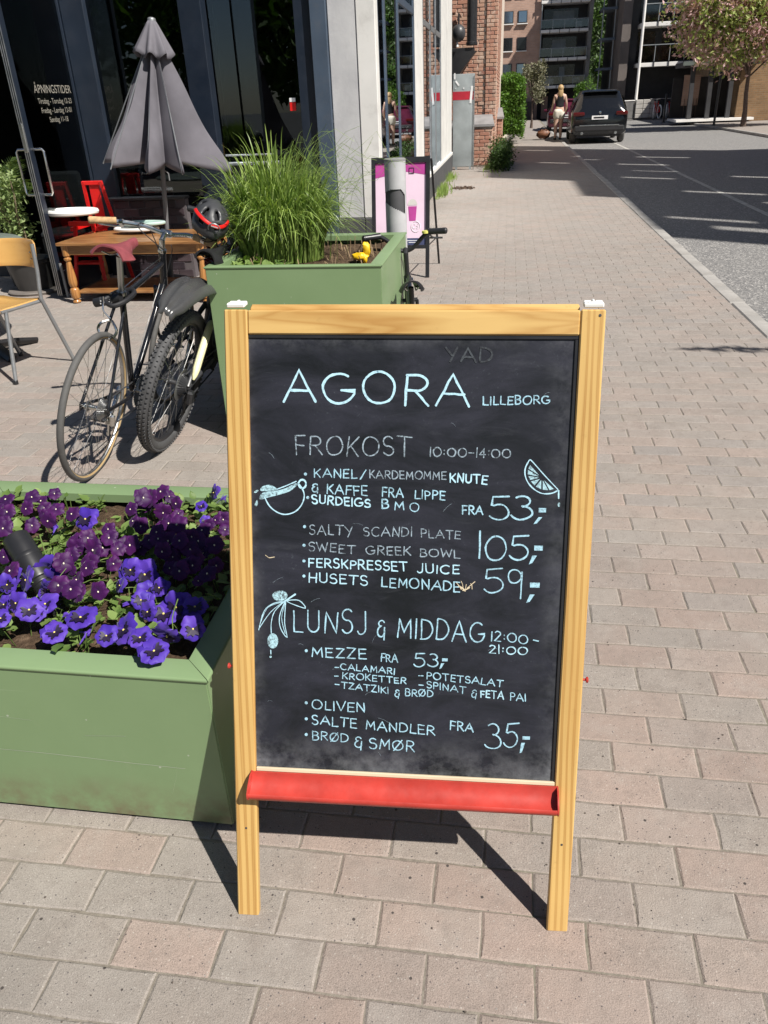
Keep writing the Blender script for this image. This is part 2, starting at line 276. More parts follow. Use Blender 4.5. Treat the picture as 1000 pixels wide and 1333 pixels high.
FLOWERS=[(-1.461,1.869,0.481,0,1.01),(-1.402,1.784,0.487,0,1.03),(-1.342,1.789,0.498,0,0.87),(-1.401,1.907,0.471,0,1.1),(-1.31,1.823,0.482,0,0.92),(-1.228,1.758,0.515,0,0.99),(-1.226,1.708,0.508,0,0.99),(-1.267,1.692,0.499,0,0.9),(-1.34,1.67,0.499,0,1.11),(-1.246,1.549,0.494,0,1.07),(-1.248,1.527,0.5,0,0.87),(-1.186,1.458,0.504,0,1.03),(-1.326,1.911,0.484,0,0.86),(-1.065,1.623,0.509,0,0.99),(-1.098,1.613,0.502,0,1.11),(-1.027,1.578,0.502,0,1.13),(-1.021,1.61,0.488,0,1.09),(-1.09,1.6,0.49,0,1.13),(-1.063,1.534,0.51,0,0.88),(-1.064,1.727,0.476,0,0.92),(-1.002,1.62,0.513,0,0.98),(-1.004,1.496,0.498,0,0.94),(-1.007,1.451,0.493,0,0.97),(-1.024,1.541,0.486,0,1.03),(-1.013,1.408,0.496,0,1.12),(-1.033,1.412,0.501,0,1.13),(-0.984,1.386,0.509,0,1.15),(-0.943,1.518,0.5,0,0.9),(-1.066,1.497,0.509,0,1.14),(-0.913,1.383,0.511,0,1.02),(-1.177,1.509,0.502,0,0.91),(-0.977,1.903,0.507,0,1.02),(-0.963,1.919,0.483,0,0.87),(-1.015,1.861,0.508,0,1.15),(-1.025,1.885,0.474,0,1.09),(-0.92,1.87,0.488,0,0.9),(-0.944,1.825,0.483,0,1.08),(-1.019,1.788,0.509,0,0.86),(-0.991,1.739,0.498,0,0.86),(-0.955,1.709,0.502,0,0.95),(-0.85,1.708,0.51,0,1.14),(-0.89,1.744,0.493,0,1.15),(-0.914,1.745,0.484,0,0.87),(-0.773,1.737,0.497,0,0.86),(-0.757,1.804,0.479,0,0.97),(-0.969,1.594,0.497,0,0.9),(-0.979,1.647,0.472,0,1.11),(-0.955,1.636,0.484,0,1.14),(-0.889,1.665,0.51,0,0.96),(-0.907,1.651,0.491,0,1.01),(-0.88,1.647,0.499,0,1.03),(-0.853,1.648,0.495,0,1.04),(-0.808,1.622,0.512,0,1.0),(-0.783,1.619,0.489,0,1.07),(-0.822,1.594,0.481,0,0.94),(-0.832,1.567,0.514,0,1.01),(-0.765,1.535,0.495,0,0.85),(-0.753,1.58,0.489,0,1.02),(-0.751,1.631,0.471,0,1.03),(-0.682,1.536,0.498,0,0.87),(-0.69,1.496,0.498,0,0.99),(-0.739,1.528,0.501,0,0.96),(-0.76,1.498,0.502,0,1.07),(-0.815,1.555,0.471,0,0.87),(-0.718,1.628,0.5,0,1.14),(-0.777,1.685,0.481,0,0.99),(-1.144,1.758,0.488,1,1.2),(-1.125,1.515,0.48,1,1.2),(-1.148,1.457,0.481,1,1),(-1.189,1.469,0.479,1,0.8),(-1.188,1.434,0.481,1,0.8),(-1.063,1.326,0.488,1,1.0),(-1.045,1.364,0.479,1,1),(-0.93,1.316,0.481,1,1.2),(-1.105,1.344,0.493,1,0.8),(-0.973,1.27,0.471,1,1),(-1.065,1.417,0.487,1,0.8),(-0.831,1.245,0.492,1,0.8),(-1.146,1.354,0.479,1,0.7),(-0.863,1.515,0.477,1,1.1),(-0.893,1.505,0.494,1,0.9),(-0.801,1.458,0.477,1,0.8),(-0.729,1.388,0.476,1,1.2),(-0.806,1.28,0.483,1,1.2),(-0.754,1.246,0.491,1,0.9),(-0.711,1.286,0.473,1,1.1),(-0.712,1.217,0.48,1,1.1),(-0.838,1.962,0.48,1,0.8),(-0.834,1.846,0.495,1,0.6),(-0.68,1.379,0.483,1,1),(-0.647,1.283,0.496,1,0.9),(-0.827,1.407,0.475,1,0.8),(-0.786,1.357,0.48,1,0.8),(-0.891,1.441,0.49,1,0.7)]
# ------------------------------------------------------------------ materials
PX, PY = .210, .1035      # paver pitch across and along the street
def paver_mat(name, joints=False, swap=False):
    t = NT(name); p = pos(t)
    if swap: p = mapping(t, p, rot=(0, 0, pi/2))
    bt = t.n('TexBrick', {'Vector': p, 'Color1': 0.0, 'Color2': 1.0, 'Mortar': .5, 'Scale': 1, 'Mortar Size': .0035 if joints else 0.0,
                          'Mortar Smooth': .3, 'Bias': 0, 'Brick Width': PX, 'Row Height': PY}, offset=.5, offset_frequency=2, squash=1)
    rnd = t.n('SeparateColor', {0: bt.outputs[0]}).outputs[0]
    big = t.noise(.55, p, 3, .6)
    mid = t.noise(3.2, p, 4, .6)
    sx = t.n('SeparateXYZ', {0: pos(t)}).outputs[0]
    big = t.math('SUBTRACT', big, t.math('MULTIPLY', t.n('Clamp', {0: sx, 1: -1.0, 2: 1.5}).outputs[0], .11))
    k = t.math('ADD', t.math('MULTIPLY', rnd, .50), t.math('ADD', t.math('MULTIPLY', big, .75), t.math('MULTIPLY', mid, .3)))
    c = t.ramp(k, [(.34, (.278, .250, .234)), (.52, (.302, .260, .230)), (.72, (.338, .256, .216)), (.88, (.312, .266, .230)), (1.1, (.295, .262, .232))])
    c = t.mix(1, c, t.ramp(t.math('FRACT', t.math('MULTIPLY', rnd, 7.3)), [(0, .90), (1, 1.08)]), 'MULTIPLY')
    far = t.n('MapRange', {'Value': t.n('SeparateXYZ', {0: p}).outputs[1], 'From Min': 1.6, 'From Max': 5.5, 'To Min': .25, 'To Max': .92}).outputs[0]
    c = t.mix(t.math('MULTIPLY', far, t.ramp(t.noise(1.1, p, 5, .6), [(.3, .45), (.7, 1)])), c, (.290, .264, .242))
    c = t.mix(t.ramp(t.noise(2.3, p, 7, .75), [(.50, 0), (.72, .38)]), c, (.165, .148, .13))
    c = t.mix(t.ramp(t.noise(7, p, 6, .7), [(.52, 0), (.72, .42)]), c, (.38, .345, .31))
    c = t.mix(t.ramp(t.noise(19, p, 6, .75), [(.50, 0), (.70, .40)]), c, (.185, .155, .135))
    gum = t.n('TexVoronoi', {'Vector': t.mix(.012, p, t.n('TexNoise', {'Vector': p, 'Scale': 60}).outputs[1]), 'Scale': 4.2}).outputs
    gm = t.math('MULTIPLY', t.math('LESS_THAN', gum[0], .075), t.math('GREATER_THAN', t.n('SeparateColor', {0: gum[1]}).outputs[0], .72))
    c = t.mix(t.math('MULTIPLY', gm, .45), c, (.13, .12, .11))
    grit = t.noise(420, p, 2, .8)
    c = t.mix(1, c, t.ramp(grit, [(.28, .50), (.46, .98), (.60, 1.04), (.76, 1.55)]), 'MULTIPLY')
    vo = t.n('TexVoronoi', {'Vector': p, 'Scale': 150}).outputs
    spk = t.n('SeparateColor', {0: vo[1]}).outputs
    dark = t.math('MULTIPLY', t.math('LESS_THAN', vo[0], .26), t.math('GREATER_THAN', spk[0], .90))
    lite = t.math('MULTIPLY', t.math('LESS_THAN', vo[0], .24), t.math('GREATER_THAN', spk[1], .88))
    c = t.mix(t.math('MULTIPLY', dark, .75), c, (.06, .055, .06)); c = t.mix(t.math('MULTIPLY', lite, .4), c, (.55, .52, .47))
    fleck = t.n('TexVoronoi', {'Vector': p, 'Scale': 38}).outputs
    fs = t.n('SeparateColor', {0: fleck[1]}).outputs
    fm = t.math('MULTIPLY', t.math('LESS_THAN', fleck[0], .13), t.math('GREATER_THAN', fs[0], .93))
    c = t.mix(fm, c, (.07, .06, .055))
    h = t.noise(300, p, 3, .7)
    h = t.math('ADD', h, t.math('MULTIPLY', t.noise(40, p, 3), 1.2))
    if joints:
        c = t.mix(t.math('MULTIPLY', bt.outputs[1], .35), c, (.22, .205, .18))
    return t.bsdf(c, .88, 0, t.bump(h, .75, .0022), .3)
M_PAVER = paver_mat('paver_concrete'); M_PAVER_FAR = paver_mat('paver_concrete_far', True); M_PAVER_KERB = paver_mat('paver_concrete_side', swap=True)
def sand_mat():
    t = NT('joint_sand'); p = pos(t)
    c = t.ramp(t.noise(60, p, 5, .7), [(.3, (.14, .122, .10)), (.7, (.27, .24, .20))])
    c = t.mix(t.ramp(t.noise(1.4, p, 4), [(.5, 0), (.7, .5)]), c, (.16, .17, .10))
    return t.bsdf(c, .95, 0, t.bump(t.noise(250, p, 3), .6, .002), .2)
M_SAND = sand_mat()
def asphalt_mat():
    t = NT('asphalt'); p = pos(t)
    vo = t.n('TexVoronoi', {'Vector': p, 'Scale': 70}).outputs
    g = t.n('SeparateColor', {0: vo[1]}).outputs[0]
    c = t.ramp(g, [(.0, (.12, .118, .12)), (.55, (.20, .195, .19)), (.86, (.27, .26, .25)), (1, (.50, .48, .45))])
    c = t.mix(t.ramp(t.noise(.8, p, 5, .65), [(.4, 0), (.7, .45)]), c, (.22, .215, .205))
    c = t.mix(t.ramp(t.noise(6, p, 6, .7), [(.58, 0), (.72, .4)]), c, (.26, .25, .23))
    return t.bsdf(c, .8, 0, t.bump(vo[0], .8, .006), .4)
M_ASPHALT = asphalt_mat()
M_GRANITE = plain('granite', (.33, .315, .295), .8, var=.25, scale=3, bump=.6, bscale=120, coord='Object', dirt=.3)
M_PAINT = plain('road_paint', (.42, .41, .38), .7, var=.3, scale=9, dirt=.7)
def wood_mat(name, base, dark, sc=1.0, rough=.5, axis=2, coat=0):
    t = NT(name); v = tc(t)
    s = [26*sc, 26*sc, 26*sc]; s[axis] = 1.1*sc
    v1 = mapping(t, v, tuple(s))
    wv = t.n('TexWave', {'Vector': mapping(t, v, tuple(x*.45 for x in s)), 'Scale': 1.9, 'Distortion': 9.0, 'Detail': 3, 'Detail Scale': .55, 'Detail Roughness': .6}, wave_type='BANDS', bands_direction='X').outputs[1]
    f = t.noise(1.2, v1, 5, .6)
    c = t.mix(t.ramp(wv, [(.30, 0), (.70, .40), (.93, 1), (1, .5)]), base, dark)
    kn = t.n('TexVoronoi', {'Vector': mapping(t, v, tuple(x*.30 for x in s)), 'Scale': 1.0}).outputs
    c = t.mix(t.math('MULTIPLY', t.math('GREATER_THAN', t.n('SeparateColor', {0: kn[1]}).outputs[0], .88), t.ramp(kn[0], [(.05, .8), (.16, 0)])), c, tuple(x*.45 for x in dark))
    c = t.mix(t.ramp(f, [(.4, 0), (.75, .45)]), c, dark)
    c = t.mix(t.ramp(t.noise(2.5, v, 3), [(.45, 0), (.7, .3)]), c, tuple(min(1, x*1.25) for x in base))
    c = t.mix(t.ramp(t.noise(30, v, 7, .75), [(.60, 0), (.75, .30)]), c, tuple(x*.55 for x in dark))
    return t.bsdf(c, rough, 0, t.bump(f, .2, .001), .45, **({'Coat Weight': coat, 'Coat Roughness': .15} if coat else {}))
M_PINE = wood_mat('varnished_pine', (.58, .375, .130), (.38, .195, .050), 1, .45, 1, .25)
M_PINE_U = wood_mat('varnished_pine_rail', (.60, .395, .145), (.42, .225, .065), 1, .45, 0, .25)
M_STRIP = plain('bare_wood', (.62, .52, .36), .6, var=.1)
def slate_mat():
    t = NT('blackboard_slate'); v = tc(t)
    x = t.n('SeparateXYZ', {0: v}).outputs
    s1 = t.noise(4.5, mapping(t, v, (1, 2.4, 1)), 7, .68, .6)
    s2 = t.noise(22, mapping(t, v, (.45, 1.6, 1)), 6, .7, .8)
    s3 = t.noise(160, v, 3, .7)
    c = t.mix(t.ramp(s1, [(.35, 0), (.72, 1)]), (.0085, .0100, .0125), (.028, .029, .043))
    c = t.mix(t.ramp(s2, [(.56, 0), (.82, .30)]), c, (.075, .08, .088))
    c = t.mix(t.math('MULTIPLY', t.ramp(s3, [(.62, 0), (.78, 1)]), t.ramp(s1, [(.48, 0), (.7, .30)])), c, (.22, .27, .28))
    # chalk dust rubbed into the lower edge and the sides, where no cloth reaches
    low = t.ramp(x[1], [(0, 1), (1, 0)])
    def edge(val, a, b):   # 1 at a falling to 0 at b
        return t.n('MapRange', {'Value': val, 'From Min': a, 'From Max': b, 'To Min': 1, 'To Max': 0}, interpolation_type='SMOOTHSTEP').outputs[0]
    e = t.math('ADD', edge(x[1], .335, .43), t.math('ADD', t.math('MULTIPLY', edge(x[0], .045, .09), .7), t.math('MULTIPLY', edge(x[0], .642, .60), .45)))
    e = t.math('ADD', e, t.math('MULTIPLY', edge(x[1], 1.187, 1.15), .6))
    e = t.math('MULTIPLY', e, t.ramp(t.noise(16, mapping(t, v, (1, 1, 1)), 7, .72), [(.40, 0), (.75, .42)]))
    c = t.mix(e, c, (.30, .31, .33))
    return t.bsdf(c, t.ramp(s1, [(.3, .42), (.8, .62)]), 0, t.bump(s3, .12, .0005), .32)
M_SLATE = slate_mat()
def chalk_mat(name, col, worn=.25):
    t = NT(name); v = tc(t)
    a = t.noise(260, v, 3, .7); b = t.noise(30, v, 4, .6)
    k = t.math('ADD', t.math('MULTIPLY', t.ramp(a, [(.38, min(1, worn*2.6)), (.58, 0)]), t.ramp(b, [(.35, .35), (.65, 1)])), t.ramp(t.noise(55, v, 5, .7), [(.5, 0), (.75, worn*1.6)]))
    return t.bsdf(t.mix(k, col, (.06, .07, .08)), .75, 0, None, .3)
M_CHALK = chalk_mat('pale_blue_marker', (.40, .66, .79)); M_CHALK2 = chalk_mat('faded_marker', (.34, .43, .50), .5)
M_CHALK3 = chalk_mat('white_blue_marker', (.48, .75, .87), .15); M_CHALK_FILL = chalk_mat('rubbed_marker_fill', (.42, .66, .74), .55)
M_RED = plain('red_plastic', (.43, .042, .030), .42, var=.16, scale=18, bump=.12, bscale=60, spec=.45)
M_REDW = plain('red_lacquer', (.62, .012, .010), .4, var=.08, scale=8)
M_WHITEP = plain('white_plastic', (.78, .77, .74), .4, var=.05, scale=10, bump=.03)
def green_mat():
    t = NT('green_powder_coat'); v = tc(t)
    c = t.mix(t.ramp(t.noise(2.2, v, 5, .6), [(.3, 0), (.75, 1)]), (.178, .265, .128), (.212, .305, .155))
    c = t.mix(t.ramp(t.noise(9, mapping(t, v, (1, 1, .5)), 8, .75), [(.60, 0), (.80, .30)]), c, (.30, .33, .22))
    g = t.n('SeparateXYZ', {0: pos(t)}).outputs[2]
    lo = t.n('MapRange', {'Value': g, 'From Min': .0, 'From Max': .17, 'To Min': .95, 'To Max': 0}, interpolation_type='SMOOTHSTEP').outputs[0]
    c = t.mix(t.math('MULTIPLY', lo, t.ramp(t.noise(13, v, 6, .7), [(.35, 0), (.65, 1)])), c, (.16, .13, .075))
    sc = t.noise(2.0, mapping(t, v, (.6, .6, 22)), 5, .6)
    c = t.mix(t.ramp(sc, [(.70, 0), (.735, .25), (.74, 0)]), c, (.5, .55, .45))
    dots = t.n('TexVoronoi', {'Vector': v, 'Scale': 26}).outputs
    dm = t.math('MULTIPLY', t.math('LESS_THAN', dots[0], .07), t.math('GREATER_THAN', t.n('SeparateColor', {0: dots[1]}).outputs[0], .8))
    c = t.mix(t.math('MULTIPLY', dm, .6), c, (.55, .56, .50))
    return t.bsdf(c, t.ramp(t.noise(5, v, 4), [(.3, .36), (.7, .5)]), 0, t.bump(t.noise(400, v, 2), .05, .0005), .45)
M_GREEN = green_mat()
def soil_mat():
    t = NT('soil'); p = pos(t)
    c = t.ramp(t.noise(55, p, 6, .7), [(.3, (.035, .022, .014)), (.55, (.10, .065, .04)), (.75, (.24, .165, .11))])
    return t.bsdf(c, .95, 0, t.bump(t.noise(70, p, 6, .7), 1, .012), .2)
M_SOIL = soil_mat()
def leaf_mat(name, col, col2, rough=.5, trans=.35, scale=9):
    t = NT(name); g = t.n('NewGeometry'); 
    k = t.math('ADD', t.math('MULTIPLY', g.outputs['Random Per Island'], .6), t.math('MULTIPLY', t.noise(scale, g.outputs['Position'], 3), .5))
    c = t.ramp(k, [(.2, col), (.8, col2)])
    m = t.bsdf(c, rough, 0, None, .4)
    b = [n for n in t.t.nodes if n.type == 'BSDF_PRINCIPLED'][0]
    tr = t.n('BsdfTranslucent', {0: t.mix(1, c, (1.15, 1.25, .55), 'MULTIPLY')}); mx = t.n('MixShader', {0: trans, 1: b.outputs[0], 2: tr.outputs[0]})
    t.t.links.new(mx.outputs[0], t.out.inputs[0]); return m
M_PLEAF = leaf_mat('pansy_leaf', (.09, .165, .035), (.24, .34, .10))
M_GRASSBLADE = leaf_mat('tall_grass_blade', (.11, .20, .032), (.33, .43, .12), .38, .3, 20)
M_HEDGE = leaf_mat('hedge_leaf', (.05, .12, .014), (.12, .23, .03), .5, .3, 3)
M_MIDLEAF = leaf_mat('mid_tree_leaf', (.03, .075, .012), (.08, .15, .025), .5, .2, 1)
M_DARKLEAF = leaf_mat('dark_tree_leaf', (.02, .045, .010), (.06, .11, .02), .5, .2, 1)
M_PALELEAF = leaf_mat('grey_green_leaf', (.12, .13, .075), (.26, .24, .16), .6, .2, 3)
M_BLOSSOM = leaf_mat('cherry_blossom', (.52, .28, .30), (.72, .52, .52), .6, .3, 3)
M_CHERRYLEAF = leaf_mat('cherry_leaf', (.20, .26, .07), (.38, .42, .14), .5, .3, 3)
M_BARK = plain('bark', (.10, .07, .055), .9, var=.35, scale=20, bump=.8, bscale=40)
M_VIOLA = None
def petal_mat(name, a, b, c_in):
    t = NT(name); v = tc(t); g = t.n('ObjectInfo').outputs['Random']
    n1 = t.noise(9, mapping(t, v, (40, 40, 40)), 2)
    col = t.mix(t.math('ADD', t.math('MULTIPLY', g, .8), t.math('MULTIPLY', n1, .2)), a, b)
    d = t.n('VectorMath', {0: v}, operation='LENGTH').outputs['Value']
    f = t.n('MapRange', {'Value': d, 'From Min': .004, 'From Max': .02, 'To Min': 1, 'To Max': 0}).outputs[0]
    col = t.mix(t.math('MULTIPLY', f, .55), col, c_in)
    m = t.bsdf(col, .55, 0, t.bump(t.noise(300, v, 2), .2, .0008), .35, **{'Sheen Weight': .25, 'Sheen Roughness': .4})
    b_ = [n for n in t.t.nodes if n.type == 'BSDF_PRINCIPLED'][0]
    tr = t.n('BsdfTranslucent', {0: col}); mx = t.n('MixShader', {0: .22, 1: b_.outputs[0], 2: tr.outputs[0]})
    t.t.links.new(mx.outputs[0], t.out.inputs[0]); return m
M_VIOLA = petal_mat('dark_magenta_petal', (.036, .004, .065), (.090, .008, .112), (.018, .002, .04))
M_PANSY = petal_mat('blue_violet_petal', (.050, .020, .33), (.125, .055, .47), (.04, .010, .24))
M_BLOTCH = plain('petal_blotch', (.012, .004, .03), .6, bump=0); M_EYE = plain('flower_eye', (.75, .62, .16), .6, bump=0); M_EYE2 = plain('pale_flower_eye', (.80, .74, .55), .6, bump=0)
M_BLACKP = plain('black_plastic', (.018, .018, .02), .4, var=.2, bump=.05)
M_RUBBER = plain('tyre_rubber', (.085, .083, .080), .75, var=.15, scale=20, bump=.2); M_KNOB = plain('knobbly_rubber', (.060, .060, .062), .7, var=.2, scale=30)
M_TAN = plain('tan_sidewall', (.36, .25, .12), .7, var=.15); M_CHROME = plain('chrome', (.62, .62, .60), .22, 1, var=.08, bump=0)
M_ALU = plain('brushed_aluminium', (.52, .52, .52), .38, 1, var=.1, bump=.05); M_SPOKE = plain('steel_spoke', (.55, .55, .54), .3, 1, var=.05, bump=0)
M_BLACKGLOSS = plain('black_enamel', (.010, .011, .014), .18, var=.1, bump=0, spec=.6); M_DARKGREY = plain('dark_grey_alloy', (.045, .046, .05), .42, var=.15)
M_CORK = plain('cork', (.46, .30, .15), .8, var=.25, scale=60, bump=.4); M_BURGUNDY = plain('burgundy_leather', (.24, .055, .065), .5, var=.2, scale=20)
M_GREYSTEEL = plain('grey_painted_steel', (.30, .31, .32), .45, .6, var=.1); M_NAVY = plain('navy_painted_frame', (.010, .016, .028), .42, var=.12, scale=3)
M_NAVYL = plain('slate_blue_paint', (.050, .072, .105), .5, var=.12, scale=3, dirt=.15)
def concrete_mat():
    t = NT('pale_concrete'); p = pos(t)
    c = t.ramp(t.noise(2.2, p, 6, .65), [(.3, (.40, .40, .41)), (.6, (.52, .52, .52)), (.8, (.60, .59, .57))])
    c = t.mix(t.ramp(t.noise(14, mapping(t, p, (1, 1, .25)), 6, .7), [(.5, 0), (.8, .35)]), c, (.36, .36, .37))
    return t.bsdf(c, .85, 0, t.bump(t.noise(45, p, 5), .35, .003), .3)
M_CONC = concrete_mat(); M_WHITEWALL = plain('white_render', (.66, .65, .62), .85, var=.08, scale=2, bump=.3, dirt=.25); M_PLINTH = plain('dark_plinth', (.065, .065, .068), .8, var=.2, scale=4)
def glass_mat(name, tint=(.02, .03, .03), trans=.55, rough=.01, blend=.35):
    t = NT(name)
    fr = t.n('LayerWeight', {0: blend}).outputs['Fresnel']
    gl = t.n('BsdfGlossy', {0: (.9, .95, 1), 'Roughness': rough}); tr = t.n('BsdfTransparent', {0: (trans, trans*1.03, trans*1.02)})
    mx = t.n('MixShader', {0: t.math('MULTIPLY', t.math('ADD', fr, .03), .9), 1: tr.outputs[0], 2: gl.outputs[0]})
    t.t.links.new(mx.outputs[0], t.out.inputs[0]); return t.m
M_GLASS = glass_mat('window_glass', trans=.45); M_DOORGLASS = glass_mat('door_glass', trans=.5, blend=.08); M_CARGLASS = plain('dark_car_glass', (.008, .010, .012), .06, var=.05, bump=0, spec=.7)
M_BLUEGLASS = plain('sky_reflecting_glass', (.05, .09, .16), .05, var=.1, bump=0, spec=1.0)
def facing_mirror(name, col, rough=.06):
    t = NT(name); return t.bsdf(t.mix(t.noise(1, pos(t), 3), tuple(c*.8 for c in col), col), rough, .85, None, .5)
M_WINMIRROR = facing_mirror('far_window_glass', (.28, .36, .46)); M_WINDARK = plain('dark_window_glass', (.012, .014, .016), .1, var=.1, bump=0)  # second glass is one plain dark colour
def far_brick(name, c1, c2, mortar, w=.25, h=.085, mort=.012, axis='XZ'):
    t = NT(name); p = pos(t)
    s = t.n('SeparateXYZ', {0: p}).outputs
    u = t.math('ADD', s[0], s[1])
    v = t.n('CombineXYZ', {0: u, 1: s[2], 2: 0.0}).outputs[0]
    b = t.n('TexBrick', {'Vector': v, 'Color1': c1, 'Color2': c2, 'Mortar': mortar, 'Scale': 1, 'Mortar Size': mort, 'Mortar Smooth': .2, 'Brick Width': w, 'Row Height': h}, offset=.5, offset_frequency=2)
    c = t.mix(1, b.outputs[0], t.ramp(t.noise(1.2, p, 5, .6), [(.3, .78), (.7, 1.15)]), 'MULTIPLY')
    return t.bsdf(c, .85, 0, t.bump(t.math('SUBTRACT', t.noise(30, p, 4), t.math('MULTIPLY', b.outputs[1], .8)), .4, .01), .25)
M_BRICKPINK = far_brick('pinkish_brick', (.40, .255, .195), (.45, .29, .22), (.40, .30, .25))
M_BRICKBROWN = far_brick('brown_brick', (.19, .115, .06), (.26, .155, .08), (.22, .16, .10))
M_BRICKRED = far_brick('old_red_brick', (.33, .12, .075), (.42, .19, .12), (.42, .33, .26), .24, .078, .014)
M_BRICKDARK = far_brick('dark_block', (.055, .04, .045), (.09, .065, .07), (.025, .02, .022), .16, .075, .008)
def piece_brick():
    t = NT('weathered_red_brick'); g = t.n('NewGeometry'); p = g.outputs['Position']; r = g.outputs['Random Per Island']
    c = t.ramp(r, [(0, (.37, .18, .13)), (.5, (.44, .235, .165)), (.85, (.46, .30, .22)), (1, (.27, .13, .10))])
    c = t.mix(t.ramp(t.noise(6, p, 6, .7), [(.5, 0), (.7, .75)]), c, (.60, .50, .41))
    return t.bsdf(c, .9, 0, t.bump(t.noise(50, p, 5), .6, .006), .2)
M_BRICKPIECE = piece_brick(); M_MORTAR = plain('old_mortar', (.58, .49, .41), .95, var=.2, scale=12, bump=.5)
def fabric_mat(name, col, var=.15):
    t = NT(name); v = tc(t)
    w = t.n('TexWave', {'Vector': v, 'Scale': 160, 'Distortion': .5}).outputs[1]
    c = t.mix(1, col, t.ramp(t.noise(5, v, 5), [(.3, 1-var), (.7, 1+var)]), 'MULTIPLY')
    m = t.bsdf(c, .8, 0, t.bump(w, .1, .0006), .3)
    b = [n for n in t.t.nodes if n.type == 'BSDF_PRINCIPLED'][0]
    tr = t.n('BsdfTranslucent', {0: c}); mx = t.n('MixShader', {0: .12, 1: b.outputs[0], 2: tr.outputs[0]})
    t.t.links.new(mx.outputs[0], t.out.inputs[0]); return m
M_CANOPY = fabric_mat('charcoal_canopy_fabric', (.165, .157, .178)); M_BLACKCLOTH = fabric_mat('black_cloth', (.015, .015, .017)); M_CREAM = fabric_mat('cream_cloth', (.74, .70, .60))
M_OAK = wood_mat('brown_table_wood', (.33, .165, .06), (.20, .085, .028), .7, .4, 0, .3); M_OAKLEG = wood_mat('turned_wood', (.42, .20, .06), (.26, .105, .03), .8, .35, 2, .4)
M_PLY = wood_mat('honey_plywood', (.58, .34, .11), (.50, .27, .08), .5, .38, 0, .3)
M_SKIN = plain('skin', (.52, .34, .26), .55, var=.05, bump=0); M_HAIR = plain('blonde_hair', (.40, .27, .13), .6, var=.25, scale=40)
M_CARPAINT = plain('black_car_paint', (.008, .009, .011), .12, var=.05, bump=0, spec=.7); M_CARLOW = plain('car_trim', (.02, .02, .022), .5)
M_LAMP = plain('red_lamp_glass', (.07, .006, .006), .12, bump=0); M_PLATE = plain('white_plate', (.75, .75, .75), .5, bump=0); M_MAROON = plain('maroon_car_paint', (.08, .012, .028), .2, bump=0)
M_LEATHER = plain('brown_leather', (.17, .07, .035), .55, var=.25, scale=12); M_SHOE = plain('black_shoe', (.012, .012, .012), .5)
M_GALV = plain('galvanised_sheet', (.40, .44, .45), .42, .55, var=.22, scale=2.2, bump=.1, dirt=.12); M_REDSTRIPE = plain('red_tape', (.42, .012, .03), .5)
M_DARKWALL = plain('dark_interior', (.022, .020, .020), .8, var=.4, scale=1.5); M_DARKFLOOR = plain('interior_floor', (.035, .032, .03), .5, var=.3, scale=2)
M_BALCONY = plain('pale_balcony_slab', (.75, .73, .70), .8, var=.1, scale=2); M_RAIL = plain('galvanised_rail', (.34, .36, .37), .5, .5, var=.1, bump=0)
M_DARKCLAD = plain('dark_cladding', (.035, .035, .038), .6, var=.3, scale=1.5); M_BALGLASS = glass_mat('smoked_balcony_glass', trans=.55, rough=.05)
# ------------------------------------------------------------------ ground, pavement, kerb, road
FACX = -1.28; KX0, KX1 = 1.75, 1.88; RZ0 = -.075
mb = MB(); mb.quad((-160, -160, -.10), (160, -160, -.10), (160, 400, -.10), (-160, 400, -.10))
mb.build('ground', plain('distant_ground', (.10, .10, .095), .9, scale=.3), kind='structure', smooth=0)
mb = MB(); mb.box(((-12+KX0)/2, 7.5, -.0527), (KX0+12, 23, .1))
side = mb.build('sidewalk', M_SAND, kind='structure', smooth=0)
mb = MB(); mb.box(((-12+KX0)/2, 19+20.5, -.0515), (KX0+12, 41-.002, .1))
mb.build('far_sidewalk', M_PAVER_FAR, kind='structure', smooth=0)
# pavers: running bond across the walk, one course of long ones beside the kerb
def paver_mesh(lx, ly, seed):
    r = random.Random(seed); b = MB(); g = .0014; a, e = lx/2-g, ly/2-g; c = .0030; top = 0; z1 = -.0026
    j = lambda: r.uniform(-.0020, .0014)
    O = []
    for (p0, p1) in (((-a, -e), (a, -e)), ((a, -e), (a, e)), ((a, e), (-a, e)), ((-a, e), (-a, -e))):
        m = 3 if abs(p0[0]-p1[0]) > .12 or abs(p0[1]-p1[1]) > .12 else 2
        for q in range(m): t = q/m; O.append((p0[0]+(p1[0]-p0[0])*t+j()*.8, p0[1]+(p1[1]-p0[1])*t+j()*.8))
    I = [(x-min(abs(x), c*(1+r.random()))*(1 if x > 0 else -1)*(abs(x) > a*.9), y-min(abs(y), c*(1+r.random()))*(1 if y > 0 else -1)*(abs(y) > e*.9)) for x, y in O]; n = len(O)
    vs = [(x, y, -.02) for x, y in O]+[(x, y, z1) for x, y in O]+[(x, y, top) for x, y in I]
    fs = [tuple(range(2*n, 3*n))]
    for i in range(n): k = (i+1) % n; fs += [(i, k, n+k, n+i), (n+i, n+k, 2*n+k, 2*n+i)]
    b.add(vs, fs); return b
pv = [paver_mesh(PX, PY, k) for k in range(6)]; pvs = [paver_mesh(PY, PX, 20+k) for k in range(4)]
pv_me = [b.mesh('paver', M_PAVER, 0) for b in pv]; pvs_me = [b.mesh('paver', M_PAVER_KERB, 0) for b in pvs]
cand = []
FIELD = 1.75
def vis(x, y, m=90):
    q = project(x, y, 0); return q is not None and -m < q[0] < 1000+m and -m < q[1] < 1333+m
r0 = int(.35/PY)
